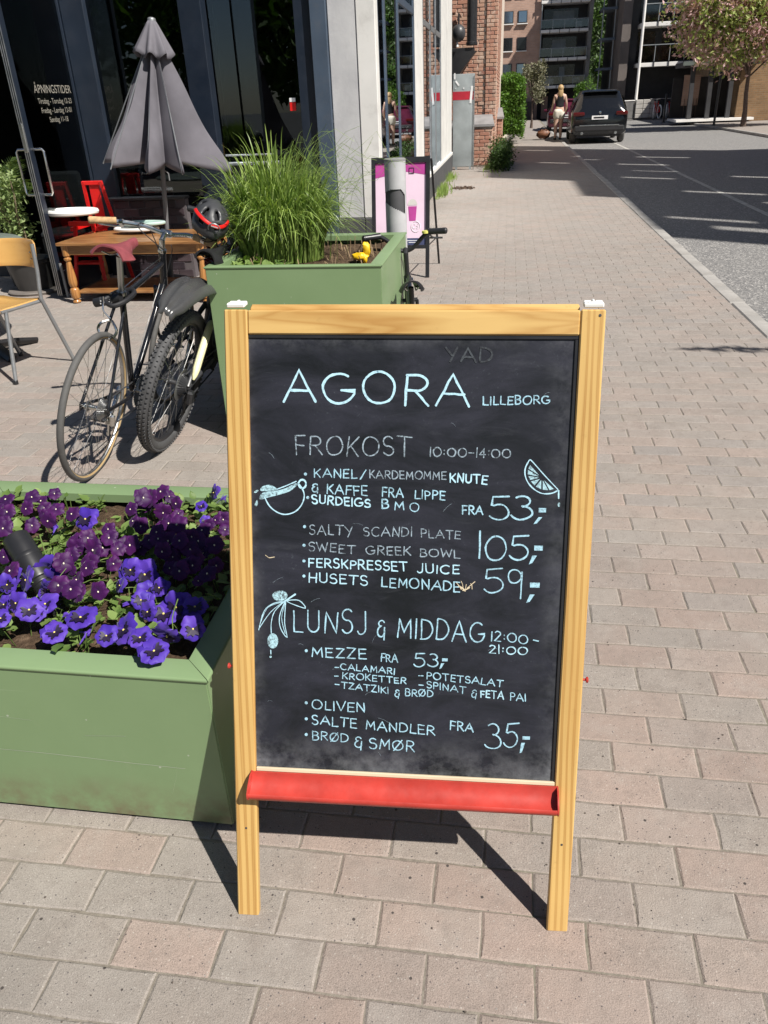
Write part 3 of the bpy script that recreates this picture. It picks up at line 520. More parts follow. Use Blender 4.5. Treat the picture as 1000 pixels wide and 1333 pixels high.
for r in range(r0, int(19/PY)):
    y = (r+.5)*PY; off = 0 if r % 2 else -.5*PX
    for k in range(-60, 12):
        x = (k+.5)*PX+off
        if not vis(x, y) or x-PX*.5 > FIELD-.035: continue
        if x+PX*.5 > FIELD+.004: cand.append(((x-PX*.5+FIELD)/2, y, (FIELD-x+PX*.5)/PX)); continue
        if x < FACX-.1 and y > 8.9: continue
        cand.append((x, y, 0))
    # filler next to the long course is left to the sand
for c_ in range(0):
    x = 1.75-(c_+.5)*PY
    for r in range(2, int(19/PX)):
        y = (r+.5)*PX+c_*.07
        if vis(x, y): cand.append((x, y, 1))
def hidden(x, y):
    if y > 1.15 and x < -.58 and y < 2.3: return 1
    q = project(x, y, 0)
    return 1 if (300 < q[0] < 760 and 400 < q[1] < 1040) or (263 < q[0] < 530 and q[1] < 570) or (q[0] < 300 and 640 < q[1] < 1050) else 0
cand.sort(key=lambda p: (hidden(p[0], p[1]) or not vis(p[0], p[1], 5), Vector((p[0], p[1], 1.5)).length))
bulk = [MB(), MB()]
rr = random.Random(5)
for i, (x, y, k) in enumerate(cand):
    M = Matrix.Translation((x, y, rr.uniform(-.0007, .0006))) @ Matrix.Rotation(rr.gauss(0, .0045), 4, 'Z') @ Matrix.Rotation(rr.gauss(0, .0022), 4, 'X') @ Matrix.Rotation(rr.gauss(0, .0022), 4, 'Y') @ Matrix.Diagonal(((k if k else 1), 1, 1, 1))
    if i < 300:
        o = link('paver', pv_me[rr.randrange(6)]); o.matrix_basis = M; o.parent = side
    else:
        s_ = rr.choice(pv); bulk[0].add(s_.v, s_.f, M)
bulk[0].build('paving', M_PAVER, side, 0, kind='stuff')
# slit of half pavers where the field meets the long course
# kerbstones
kerb = MB(); kerb.box(((KX0+KX1)/2, 30, -.06), (KX1-KX0-.012, 60, .10)); kerb = kerb.build('kerb', M_SAND, kind='structure', smooth=0)
kb = [MB().box((0, 0, 0), (KX1-KX0-.003, .985, .14), None, .010+.003*k).mesh('kerbstone', M_GRANITE) for k in range(3)]
y = .4
for i in range(44):
    o = link('kerbstone', kb[i % 3], kerb); o.location = ((KX0+KX1)/2+rr.gauss(0, .003), y+.5, -.068+rr.uniform(-.003, .003)); o.rotation_euler.z = rr.gauss(0, .003); y += 1.0
# road
mb = MB()
mb.quad((KX1-.02, -8, RZ0), (8.42, -8, RZ0), (8.42, 46, RZ0), (KX1-.02, 46, RZ0)); mb.quad((-12, 60.002, RZ0), (-12, 46, RZ0), (60, 46, RZ0), (60, 60.002, RZ0))
mb.build('road', M_ASPHALT, kind='structure', smooth=0)
mb = MB()
mb.quad((3.47, 9.5, RZ0+.004), (3.56, 9.5, RZ0+.004), (3.56, 44, RZ0+.004), (3.47, 44, RZ0+.004))
mb.build('road_marking', M_PAINT, kind='structure', smooth=0)
mb = MB(); mb.box((8.49, 18, -.035), (.14, 56, .09), None, .01); mb.build('far_kerb', M_GRANITE, kind='structure')
mb = MB(); mb.box((38.6, 18.5, -.052), (60, 55, .1)); mb.build('opposite_sidewalk', M_PAVER_FAR, kind='structure', smooth=0)
mb = MB(); mb.box((20, 66.5, -.04), (80, 13, .09)); mb.build('plaza', M_PAVER_FAR, kind='structure', smooth=0)
# iron grate at the kerb foot and dry dirt on the walk
gr = thing('drain_grate', 'rusty iron drain grate in the road against the kerb', 'drain grate', (1.99, 5.05, RZ0))
f_ = MB(); f_.box((1.99, 5.05, RZ0+.012), (.20, .42, .02), None, .004); f_.build('frame', M_DARKGREY, gr)
for k in range(7):
    b_ = MB(); b_.box((1.99, 4.88+k*.057, RZ0+.026), (.15, .028, .012), None, .003); b_.build('bar', plain('rusty_iron', (.12, .06, .04), .8) if k == 0 else bpy.data.materials['rusty_iron'], gr)
# grit and crumbs lying on the pavers close by
mb = MB()
for i in range(700):
    y = .6+rr.random()**1.6*5.5; x = rr.uniform(-1.2, 1.7) if y < 3 else rr.uniform(-3.5, 1.7)
    s_ = rr.uniform(.0008, .003); mb.sphere((x, y, s_*.4), (s_, s_*rr.uniform(.5, 1.2), s_*.5), 5, 3)
mb.build('grit', plain('grit', (.075, .06, .05), .9, var=.6, scale=30), smooth=0, kind='stuff', label='dark crumbs of grit scattered over the sunny pavement', cat='grit')

# ------------------------------------------------------------------ the A-frame blackboard
BL = Vector((-.508, .963, 0)); BR = Vector((.172, 1.006, 0)); TLc = Vector((-.508, 1.362, 1.172)); TRc = Vector((.173, 1.354, 1.172))
BN = Vector((.03, -.9515, .306)).normalized(); WD, HT = .681, 1.232
def bp(u, v, w=0):
    s, t = u/WD, v/HT
    return (BL*(1-s)*(1-t)+BR*s*(1-t)+TLc*(1-s)*t+TRc*s*t)+BN*w
EM = frame_matrix(BL, BR-BL, (TLc-BL))          # easel frame: x across, y up the board
EMI = EM.inverted()
easel = thing('a_frame_blackboard', 'wooden A-frame blackboard with handwritten cafe menu and red chalk tray, in the foreground', 'menu board', M=EM)
def ebox(mb, u0, u1, v0, v1, w0, w1, bev=.0025, nseg=1):
    """box in board coordinates, chamfered, mapped on the (slightly racked) frame"""
    t = MB().box(((u0+u1)/2, (v0+v1)/2, (w0+w1)/2), (u1-u0, v1-v0, w1-w0), None, bev)
    mb.add([EMI @ bp(*p) for p in t.v], t.f); return mb
def epart(name, m, *a, parent=None, **k):
    mb = MB(); ebox(mb, *a, **k); o = link(name, mb.mesh(name, m)); o.parent = parent or easel; return o
TH = .018
epart('stile', M_PINE, 0, .0445, 0, HT, -TH, 0); epart('stile', M_PINE, .6400, .6815, 0, HT, -TH, 0)
epart('top_rail', M_PINE_U, .0450, .6395, 1.188, HT-.001, -TH, -.001)
def gridboard(name, m, u0, u1, v0, v1, w0, w1, par):
    mb = MB(); nu, nv = 16, 24; vs = []
    for w in (w1, w0):
        for i in range(nu+1):
            for j in range(nv+1): vs.append(EMI @ bp(u0+(u1-u0)*i/nu, v0+(v1-v0)*j/nv, w))
    g = lambda i, j, k=0: k*(nu+1)*(nv+1)+i*(nv+1)+j
    fs = []
    for i in range(nu):
        for j in range(nv): fs.append((g(i, j), g(i+1, j), g(i+1, j+1), g(i, j+1))); fs.append((g(i, j, 1), g(i, j+1, 1), g(i+1, j+1, 1), g(i+1, j, 1)))
    for i in range(nu): fs.append((g(i, 0), g(i, 0, 1), g(i+1, 0, 1), g(i+1, 0))); fs.append((g(i, nv), g(i+1, nv), g(i+1, nv, 1), g(i, nv, 1)))
    for j in range(nv): fs.append((g(0, j), g(0, j+1), g(0, j+1, 1), g(0, j, 1))); fs.append((g(nu, j), g(nu, j, 1), g(nu, j+1, 1), g(nu, j+1)))
    mb.add(vs, fs); o = link(name, mb.mesh(name, m)); o.parent = par; return o
board = gridboard('blackboard', M_SLATE, .0440, .6405, .325, 1.1885, -.013, -.0075, easel)
gridboard('back_panel', M_PINE_U, .0430, .6410, .320, 1.190, -.017, -.0133, easel)
epart('bottom_rail', M_PINE_U, .0455, .6395, .290, .3240, -.0125, -.0016)  # added bar; blocks the sunlight that slips between slate and tray
epart('board_edge_strip', M_STRIP, .0452, .6398, .3265, .3345, -.0072, -.0015, bev=.001)
# recess shadow above and right of the slate, put in as black strips
g_ = MB(); ebox(g_, .0452, .6398, 1.1815, 1.1878, -.0073, -.0045, bev=.0005); ebox(g_, .6335, .6398, .336, 1.1812, -.0073, -.0045, bev=.0005)
o = link('recess_shadow_strip', g_.mesh('recess_shadow_strip', M_BLACKP)); o.parent = easel
# chalk tray: an open trough with closed ends
prof = [(0.3270, -.001), (0.3270, .003), (0.3147, .004), (0.3032, .011), (0.2936, .020), (0.2900, .028), (0.2944, .033), (0.2971, .0365), (0.2944, .0385), (0.2892, .0375), (0.2826, .032), (0.2817, .023), (0.2865, .013), (0.2953, .004), (0.3050, -.001)]
def prof_offset(): return prof
tr = MB(); us = [.0360, .041, .20, .40, .60, .641, .6465]; n = len(prof)
vs = []
for i, u in enumerate(us):
    for v, w in prof: vs.append(EMI @ bp(u, v+(.002 if i in (0, 6) else 0), w))
fs = []
for i in range(len(us)-1):
    for k in range(n): l = (k+1) % n; fs.append((i*n+k, i*n+l, (i+1)*n+l, (i+1)*n+k))
tr.add(vs, fs)
for u0, u1 in ((.0355, .0385), (.6440, .6470)):
    cap = [(0.3270, -.001), (0.3270, .004), (0.3244, .014), (0.3120, .028), (0.2971, .0385), (0.2900, .038), (0.2826, .033), (0.2817, .023), (0.2865, .013), (0.2953, .004), (0.3050, -.001)]
    m_ = len(cap); tr.add([EMI @ bp(u0, v, w) for v, w in cap]+[EMI @ bp(u1, v, w) for v, w in cap],
                          [tuple(range(m_)), tuple(range(m_, 2*m_))[::-1]]+[(i, m_+i, m_+(i+1) % m_, (i+1) % m_) for i in range(m_)])
o = link('chalk_tray', tr.mesh('chalk_tray', M_RED, 50)); o.parent = easel
# red pegs through the stiles
for u, sgn, v in ((0, -1, .5445), (.6815, 1, .549)):
    pg = MB(); a = EMI @ bp(u-sgn*.004, v, -.009); b = EMI @ bp(u+sgn*.006, v, -.009); c_ = EMI @ bp(u+sgn*.011, v, -.009)
    pg.tube([a, b], .0025, 8); pg.tube([b, b.lerp(c_, .15), b.lerp(c_, .8), c_], [.003, .0055, .006, .004], 12)
    o = link('peg', pg.mesh('peg', M_RED)); o.parent = easel
# rear frame: hinged at the top, feet further back
HB = BN.cross(Vector((1, 0, 0)))
def rp(u, v, w):
    """rear frame coordinates: v up from the rear feet"""
    s = u/WD; top = (TLc*(1-s)+TRc*s)+Vector((0, .030, .0)); foot = Vector((BL.x*(1-s)+BR.x*s, 1.775, 0)); t = v/1.25
    nrm = Vector((0, .942, .335))
    return foot*(1-t)+top*t+nrm*w
def rbox(u0, u1, v0, v1, w0, w1, name, m, bev=.0025):
    t = MB().box(((u0+u1)/2, (v0+v1)/2, (w0+w1)/2), (u1-u0, v1-v0, w1-w0), None, bev)
    mb = MB().add([EMI @ rp(*p) for p in t.v], t.f); o = link(name, mb.mesh(name, m)); o.parent = easel
rbox(0.004, .0445, 0, 1.240, -.018, 0, 'rear_stile', M_PINE); rbox(.640, .678, 0, 1.240, -.018, 0, 'rear_stile', M_PINE)
rbox(.0455, .639, 1.197, 1.2545, -.017, -.001, 'rear_top_rail', M_PINE_U); rbox(.044, .640, .30, 1.1965, -.012, -.007, 'rear_blackboard', M_SLATE, .001)
for u in (.0225, .661):
    h_ = MB(); d = .5*(.0445)
    for (a0, a1, b0, b1, zz) in ((-.017, .017, -.004, .010, .004), (-.0165, -.003, .012, .020, .004), (.003, .0165, .012, .020, .004), (-.003, .003, .006, .022, .0055)):
        t = MB().box(((a0+a1)/2, (b0+b1)/2+.006, zz), (a1-a0, b1-b0, .008), None, .0018)
        h_.add([EMI @ (bp(u, HT, 0)+Vector((p[0], p[1], p[2]+.002))) for p in t.v], t.f)
    for sx in (-.010, .010):
        h_.add([EMI @ (bp(u, HT, 0)+Vector((p.x+sx, p.y+.010, p.z+.008))) for p in MB().lathe([(.0032, 0), (.0028, .002)], 10).v], MB().lathe([(.0032, 0), (.0028, .002)], 10).f)
    o = link('hinge', h_.mesh('hinge', M_WHITEP)); o.parent = easel
# little screws in the corners
for u, v in ((.672, 1.222), (.660, .20), (.022, .20)):
    s_ = MB(); s_.lathe([(.0026, 0), (.0022, .0008)], 10, frame_matrix(EMI @ bp(u, v, 0), (1, 0, 0), (0, 1, 0))); o = link('screw', s_.mesh('screw', M_DARKGREY)); o.parent = easel

# ---- handwriting: single-stroke capitals
def arc(cx, cy, rx, ry, a0, a1, n=10): return [(cx+rx*cos(radians(a0+(a1-a0)*i/n)), cy+ry*sin(radians(a0+(a1-a0)*i/n))) for i in range(n+1)]
GL = {
 'A': (.86, [[(0, 0), (.43, 1), (.86, 0)], [(.17, .36), (.70, .36)]]), 'B': (.62, [[(.05, 0), (.05, 1)], [(.05, 1)]+arc(.30, .77, .26, .23, 90, -90)+[(.05, .54)], [(.05, .54)]+arc(.32, .27, .30, .27, 90, -90)+[(.05, 0)]]),
 'C': (.78, [arc(.44, .5, .42, .5, 50, 310, 18)]), 'D': (.74, [[(.05, 0), (.05, 1)], [(.05, 1)]+arc(.22, .5, .50, .5, 90, -90, 14)+[(.05, 0)]]),
 'E': (.58, [[(.55, 1), (.05, 1), (.05, 0), (.57, 0)], [(.05, .52), (.50, .52)]]), 'F': (.58, [[(.57, 1), (.05, 1), (.05, 0)], [(.05, .52), (.50, .52)]]),
 'G': (.86, [arc(.44, .5, .43, .5, 55, 340, 20)+[(.86, .44), (.50, .44)]]), 'H': (.70, [[(.05, 0), (.05, 1)], [(.65, 0), (.65, 1)], [(.05, .5), (.65, .5)]]),
 'I': (.12, [[(.06, 0), (.06, 1)]]), 'J': (.50, [[(.45, 1), (.45, .25)]+arc(.24, .22, .21, .22, 0, -160, 8)]), 'K': (.64, [[(.05, 0), (.05, 1)], [(.60, 1), (.08, .42)], [(.20, .55), (.64, 0)]]),
 'L': (.54, [[(.05, 1), (.05, 0), (.54, 0)]]), 'M': (.84, [[(.04, 0), (.12, 1), (.42, .30), (.72, 1), (.80, 0)]]), 'N': (.70, [[(.05, 0), (.05, 1), (.65, 0), (.65, 1)]]),
 'O': (.90, [arc(.45, .5, .43, .5, 95, 455, 24)]), 'Ø': (.86, [arc(.43, .5, .40, .48, 95, 455, 24), [(.10, -.02), (.76, 1.02)]]),
 'P': (.58, [[(.05, 0), (.05, 1)], [(.05, 1)]+arc(.28, .74, .28, .26, 90, -90)+[(.05, .48)]]), 'R': (.66, [[(.05, 0), (.05, 1)], [(.05, 1)]+arc(.30, .75, .28, .25, 90, -90)+[(.05, .5)], [(.26, .5), (.66, 0)]]),
 'S': (.58, [arc(.30, .75, .26, .25, 35, 250, 10)+arc(.29, .26, .28, .27, 75, -150, 12)]), 'T': (.74, [[(0, 1), (.74, 1)], [(.37, 1), (.37, 0)]]), 'U': (.68, [[(.05, 1), (.05, .32)]+arc(.34, .30, .29, .30, 180, 360, 10)+[(.63, 1)]]),
 'V': (.72, [[(0, 1), (.36, 0), (.72, 1)]]), 'W': (1.0, [[(0, 1), (.25, 0), (.5, .8), (.75, 0), (1, 1)]]), 'Y': (.70, [[(0, 1), (.36, .48)], [(.70, 1), (.26, -.05)]]), 'Z': (.64, [[(.02, 1), (.62, 1), (.02, 0), (.64, 0)]]),
 '&': (.52, [arc(.30, .78, .20, .18, 20, 265, 9)+arc(.27, .30, .25, .30, 100, 350, 12)+[(.52, .36)], [(.52, .56), (.46, -.18)]]), '/': (.5, [[(0, -.02), (.5, 1)]]), '-': (.5, [[(0, .42), (.5, .42)]]), ':': (.16, [[(.08, .26), (.08, .31)], [(.08, .66), (.08, .71)]]),
 '0': (.82, [arc(.41, .46, .40, .46, 95, 455, 22)]), '1': (.12, [[(.06, 0), (.06, 1)]]), '2': (.56, [arc(.28, .74, .24, .24, 160, -20, 9)+[(.02, 0), (.56, 0)]]), '3': (.62, [arc(.27, .76, .26, .23, 130, -80, 10), arc(.27, .28, .33, .28, 85, -160, 12)]),
 '4': (.6, [[(.45, 0), (.45, 1), (.02, .3), (.6, .3)]]), '5': (.74, [[(.68, 1), (.14, .98), (.10, .62)]+arc(.34, .32, .36, .33, 120, -150, 14)]), '9': (.56, [arc(.29, .76, .25, .24, 20, 380, 16), [(.54, .92), (.52, 0)]])}
def ribbon(mb, pts, wd, w=-.0071, hgt=.0004):
    """a flat raised stroke with round ends, in board millimetres"""
    P = [Vector((p[0], p[1])) for p in pts]
    if len(P) < 2: return
    n = len(P); L, Rr = [], []
    for i in range(n):
        a = P[i-1] if i else P[i]; b = P[i+1] if i < n-1 else P[i]
        d = (b-a); d = d.normalized() if d.length > 1e-6 else Vector((1, 0)); nn = Vector((-d.y, d.x))
        k = 1.0
        if 0 < i < n-1:
            d1 = (P[i]-P[i-1]).normalized(); d2 = (P[i+1]-P[i]).normalized(); k = min(1.6, 1/max(.35, (1+d1.dot(d2))/2)**.5)
        wv = wd*.84*(1+.42*noise.noise(Vector((P[i].x*.11, P[i].y*.11, wd)))+.16*noise.noise(Vector((P[i].x*.6, P[i].y*.6, 3))))*.5*k
        L.append(P[i]+nn*wv); Rr.append(P[i]-nn*wv)
    vs = []
    for a, b in zip(L, Rr): vs += [EMI @ bp(a.x/1000, a.y/1000, w+hgt), EMI @ bp(b.x/1000, b.y/1000, w+hgt)]
    fs = [(2*i, 2*i+1, 2*i+3, 2*i+2) for i in range(n-1)]
    mb.add(vs, fs)
    for c_ in (P[0], P[-1]):
        q = [EMI @ bp((c_.x+cos(a)*wd*.42)/1000, (c_.y+sin(a)*wd*.42)/1000, w+hgt+.00005) for a in [2*pi*k/10 for k in range(10)]]
        mb.add(q, [tuple(range(10))])
def write(mb, word, x0, y0, x1, y1, h, wd, rnd):
    gap = .20 if len(word) > 1 else 0
    if word in ('10:00-14:00', '12:00', '21:00', 'LUNSJ', '53'): gap = .22
    sc = [1.0]*len(word); ws = [GL[c][0] for c in word]; tot = sum(ws)+gap*(len(word)-1)
    L = sqrt((x1-x0)**2+(y1-y0)**2); kx = L/tot if tot else 1
    dx, dy = (x1-x0)/max(L, 1e-6), (y1-y0)/max(L, 1e-6); cx = 0
    for c, w_ in zip(word, ws):
        jy = rnd.gauss(0, .030)*h; js = 1+rnd.gauss(0, .04); sk = rnd.gauss(0, .035)
        for st in GL[c][1]:
            st = [(p[0]+rnd.gauss(0, .014), p[1]+rnd.gauss(0, .016)) for p in st] if len(st) < 7 else [(p[0]+.035*noise.noise(Vector((p[0]*2.5, p[1]*2.5, cx*9+h))), p[1]+.04*noise.noise(Vector((p[0]*2.5, p[1]*2.5, cx*7+h+5)))) for p in st]
            if len(word) == 1 and c in '1I': pts = [(x0+(x1-x0)/2, y0+p[1]*h) for p in st]
            else: pts = [(x0+dx*(cx+p[0]*1.0)*kx+sk*p[1]*h, y0+dy*(cx+p[0])*kx+p[1]*h*js+jy) for p in st]
            if len(pts) <= 5:   # straight strokes wobble slightly
                q = []
                for a, b in zip(pts[:-1], pts[1:]):
                    for k in range(4):
                        t = k/4; q.append((a[0]+(b[0]-a[0])*t+(rnd.gauss(0, .008)*h if k else 0), a[1]+(b[1]-a[1])*t+(rnd.gauss(0, .006)*h if k else 0)))
                    # double the corner so it stays sharp
                q.append(pts[-1]); pts = q
            ribbon(mb, pts, wd)
        cx += w_+gap
rnd = random.Random(7)
faded = {'FROKOST', 'SALTY', 'SCANDI', 'PLATE', 'SWEET', 'GREEK', 'BOWL', '10:00-14:00', 'KARDEMOMME'}
bold = {'AGORA', 'KNUTE', 'SURDEIGS', 'FERSKPRESSET', 'JUICE', 'HUSETS', 'FETA', '21:00'}
for wdt in WORDS:
    mb = MB(); write(mb, *wdt, rnd); m = M_CHALK2 if wdt[0] in faded else M_CHALK3 if wdt[0] in bold else M_CHALK
    o = link('lettering', mb.mesh('lettering', m, 0)); o.parent = board; o.matrix_parent_inverse = Matrix.Identity(4)
def fill_poly(mb, poly, w=-.0070):
    mb.add([EMI @ bp(x/1000, y/1000, w) for x, y in poly], [tuple(range(len(poly)))])
STROKES['chip'] = []
for (x0, y0, x1, y1, w_) in ((432, 712, 441, 700, 1.5), (436, 706, 448, 697, 2.2), (444, 698, 456, 704, 2.0), (452, 703, 466, 716, 1.3), (440, 716, 444, 704, .9), (458, 712, 461, 701, .9), (448, 699, 450, 710, 1.0), (70, 773, 77, 768, 1.0), (77, 768, 88, 770, 1.3)):
    x0 += 8 if x0 > 300 else 0; x1 += 8 if x1 > 300 else 0; y0 += 20 if x0 > 300 else 0; y1 += 20 if x1 > 300 else 0; w_ *= 1.3
    STROKES['chip'].append((w_, [(x0, y0), ((x0+x1)/2+rnd.gauss(0, 1), (y0+y1)/2+rnd.gauss(0, 1)), (x1, y1)]))
for key, nm in (('cup', 'coffee_cup_drawing'), ('lemon', 'lemon_slice_drawing'), ('olive_branch', 'olive_drawing'), ('price_mark', 'punctuation_mark'), ('chip', 'chipped_spot')):
    mb = MB()
    if key == 'chip':
        for wd, pts in STROKES['chip']:
            mb = MB(); ribbon(mb, pts, wd); o = link('chip', mb.mesh('chip', M_STRIP, 0)); o.parent = board
        continue
    for wd, pts in STROKES.get(key, []):
        q = [(p.x, p.y) for p in spline([(x, y, 0) for x, y in pts], 4)]; ribbon(mb, q, wd)
    if mb.v:
        o = link(nm, mb.mesh(nm, M_STRIP if key == 'chip' else M_CHALK3, 0)); o.parent = board
    fb = MB()
    if key == 'price_mark':
        for poly in FILLS[key]:
            fb = MB(); fill_poly(fb, [(p.x, p.y) for p in spline([(x, y, 0) for x, y in poly], 3, True)] if len(poly) > 4 else poly); o = link('punctuation_mark', fb.mesh('punctuation_mark', M_CHALK, 0)); o.parent = board
        continue
    for poly in FILLS.get(key, []):
        q = [(p.x, p.y) for p in spline([(x, y, 0) for x, y in poly], 3, True)] if (len(poly) > 4) else poly; fill_poly(fb, q)
    if fb.v:
        o = link(nm+('_fill' if mb.v else ''), fb.mesh(nm, M_CHALK_FILL if key != 'price_mark' else M_CHALK, 0)); o.parent = board

# a half-wiped older word near the top edge, and wipe streaks
M_GHOST = chalk_mat('wiped_chalk', (.026, .028, .034), .8)
mb = MB(); write(mb, 'YAD', 410, 1143, 492, 1142, 24, 4.2, rnd); o = link('wiped_lettering', mb.mesh('wiped_lettering', M_GHOST, 0)); o.parent = board
for k in range(26):
    x = rnd.uniform(60, 620); y = rnd.uniform(350, 1170); mb = MB(); a = rnd.gauss(0, .5); L = rnd.uniform(6, 26)
    ribbon(mb, [(x+L*t*cos(a), y+L*t*sin(a)+2*sin(t*3)) for t in [q/5 for q in range(6)]], rnd.uniform(.25, .55), -.0072); o = link('scratch', mb.mesh('scratch', M_CHALK2 if k % 3 else M_GHOST, 0)); o.parent = board
# ------------------------------------------------------------------ green sheet-metal planters
def planter(x0, x1, y0, y1, h, label, rim=.062, soil=.05):
    root = thing('green_planter', label, 'planter', ((x0+x1)/2, (y0+y1)/2, 0), 'green metal planters on the pavement')
    b0 = .012; t = .004
    def panel(a, b, c, d, thick, name='side_panel'):
        P = [Vector(p) for p in (a, b, c, d)]; n = (P[1]-P[0]).cross(P[3]-P[0]).normalized()
        mb = MB(); mb.add(P+[p-n*thick for p in P], [(0, 1, 2, 3), (7, 6, 5, 4), (0, 4, 5, 1), (1, 5, 6, 2), (2, 6, 7, 3), (3, 7, 4, 0)]); return mb.build(name, M_GREEN, root)
    g = .003
    panel((x0+g, y0, b0), (x1-g, y0, b0), (x1-g, y0, h-.012), (x0+g, y0, h-.012), t)
    panel((x1, y0+g, b0), (x1, y1-g, b0), (x1, y1-g, h-.012), (x1, y0+g, h-.012), t)
    panel((x1-g, y1, b0), (x0+g, y1, b0), (x0+g, y1, h-.012), (x1-g, y1, h-.012), t)
    panel((x0, y1-g, b0), (x0, y0+g, b0), (x0, y0+g, h-.012), (x0, y1-g, h-.012), t)
    # rims, mitred, with a rolled outer edge
    e = .006
    for k, (a, b, ia, ib) in enumerate((((x0, y0), (x1, y0), (x0+rim, y0+rim), (x1-rim, y0+rim)), ((x1, y0), (x1, y1), (x1-rim, y0+rim), (x1-rim, y1-rim)),
                         ((x1, y1), (x0, y1), (x1-rim, y1-rim), (x0+rim, y1-rim)), ((x0, y1), (x0, y0), (x0+rim, y1-rim), (x0+rim, y0+rim)))):
        A, B, IA, IB = Vector((*a, 0)), Vector((*b, 0)), Vector((*ia, 0)), Vector((*ib, 0)); d = (B-A).normalized(); out = Vector((d.y, -d.x, 0))
        sec = [(0, -.013), (e*.6, -.009), (e, -.004), (e*.7, -.001), (0, 0)]
        mb = MB(); L1 = []; L2 = []
        for o_, z in sec: L1.append(A+out*o_-d*o_+d*.001+Vector((0, 0, h+z))); L2.append(B+out*o_+d*o_-d*.001+Vector((0, 0, h+z)))
        for (o_, z) in ((0, -.004), (0, -.03)): L1.append(IA+d*.0007+Vector((0, 0, h+z))); L2.append(IB-d*.0007+Vector((0, 0, h+z)))
        n = len(L1); mb.add(L1+L2, [(i, n+i, n+i+1, i+1) for i in range(n-1)]); mb.build('rim', M_GREEN, root, 60)
    mb = MB(); N = 40; 
    for i in range(N+1):
        for j in range(N+1):
            x = x0+.01+(x1-x0-.02)*i/N; y = y0+.01+(y1-y0-.02)*j/N
            mb.v.append(Vector((x, y, h-soil+.022*noise.noise(Vector((x*7, y*7, 1)))+.012*noise.noise(Vector((x*26, y*26, 3))))))
    for i in range(N):
        for j in range(N): a = i*(N+1)+j; mb.f.append((a, a+N+1, a+N+2, a+1)); mb.mi.append(0)
    mb.build('soil', M_SOIL, root, 60)
    for (sx, sy) in ((x0+.05, y0+.05), (x1-.05, y0+.05), (x0+.05, y1-.05), (x1-.05, y1-.05)):
        MB().box((sx, sy, .006), (.05, .05, .012)).build('foot', M_BLACKP, root)
    return root
planter(-1.62, -.585, 1.175, 2.05, .452, 'low green metal planter full of purple pansies, beside the menu board', soil=.055)
planter(-1.365, -.545, 3.49, 4.42, .855, 'taller green metal planter with a clump of tall grass, behind the menu board', rim=.055, soil=.06)
M_SCR = plain('bare_metal_scratch', (.40, .46, .34), .5, bump=0)
pl0 = [o for o in C.objects if o.name == 'green_planter'][0]
for pts, w_ in ((((-1.183, .1965), (-1.05, .196), (-.93, .1925), (-.76, .186), (-.675, .184)), .0007), (((-.90, .262), (-.80, .270)), .0004), (((-1.10, .30), (-1.02, .296)), .0003), (((-.72, .10), (-.70, .16), (-.695, .19)), .0004)):
    P = spline([(x, 0, z) for x, z in pts], 5); mb = MB()
    vs = []
    for p in P: dz = noise.noise(p*30)*.0008; vs += [(p.x, 1.1742, p.z+dz-w_), (p.x, 1.1742, p.z+dz+w_)]
    mb.add(vs, [(2*i, 2*i+2, 2*i+3, 2*i+1) for i in range(len(P)-1)]); mb.build('scratch', M_SCR, pl0, 0)
# ---- flowers
def petal_mesh(L, Wd, seed, m, ruffle=.12):
    r = random.Random(seed); mb = MB(); nu, nv = 7, 6; vs = []
    for i in range(nu+1):
        t = i/nu
        wdt = Wd*(sin(pi*min(1, .10+.90*t)**.75)**.6 if t < 1 else .0)
        wdt = Wd*(.14+.86*max(0, 1-((t-.60)/.62)**2)**.55) if t < 1 else Wd*.52
        for j in range(nv+1):
            s = j/nv*2-1
            y = t*L-.20*L*s*s*t*t; x = s*wdt*.5
            z = .10*L*sin(t*2.2)-.22*L*t*t+ruffle*L*.5*t*sin(s*5+seed)+r.gauss(0, .004)*L
            vs.append((x, y, z))
    fs = [(i*(nv+1)+j, i*(nv+1)+j+1, (i+1)*(nv+1)+j+1, (i+1)*(nv+1)+j) for i in range(nu) for j in range(nv)]
    mb.add(vs, fs); return mb.mesh('petal', m, 80)
def blotch_mesh(L, Wd):
    mb = MB(); n = 7; vs = [(0, 0, .0012)]
    for k in range(n): a = radians(55+70*k/(n-1)); q = L*(.62 if k % 2 else .45); vs.append((q*cos(a)*Wd/L*1.3, q*sin(a), .0022+.06*L))
    mb.add(vs, [(0, k+1, k+2) for k in range(n-1)]); return mb.mesh('blotch', M_BLOTCH, 80)
def flower(kind, var):
    """lies in local XY, facing +Z, lower petal towards -Y"""
    m = M_PANSY if kind else M_VIOLA; R = .0325 if kind else .0245
    root = thing('pansy' if kind else 'viola', 'x', 'flower')
    specs = [(-28, 1.02, 1.05, -.0025), (28, 1.0, 1.05, -.0018), (100, .86, .95, .0004), (-100, .86, .95, .0008), (180, .84, 1.25, .0020)]
    for k, (a, l, w_, dz) in enumerate(specs):
        o = link('petal', petal_mesh(R*l, R*w_, var*7+k, m)); o.matrix_basis = T(0, 0, dz) @ RZ(a) @ RX(random.Random(var*5+k).uniform(-4, 14)); o.parent = root
        if kind and k >= 2:
            b = link('blotch', blotch_mesh(R*l, R*w_)); b.parent = o; b.location.z = .001
    e = MB(); e.sphere((0, 0, .004), (.0022 if kind else .0017, .0024, .0018), 8, 6); o = link('flower_eye', e.mesh('flower_eye', M_EYE if kind else M_EYE2)); o.parent = root
    if True:
        s_ = MB(); s_.tube(spline([(0, 0, -.002), (0, -.006, -.014), (.002, .004, -.035), (0, .006, -.075)], 4), .0011, 5); o = link('stem', s_.mesh('stem', M_PLEAF)); o.parent = root
    return root
protos = {k: [flower(k, v+10*k) for v in range(4)] for k in (0, 1)}
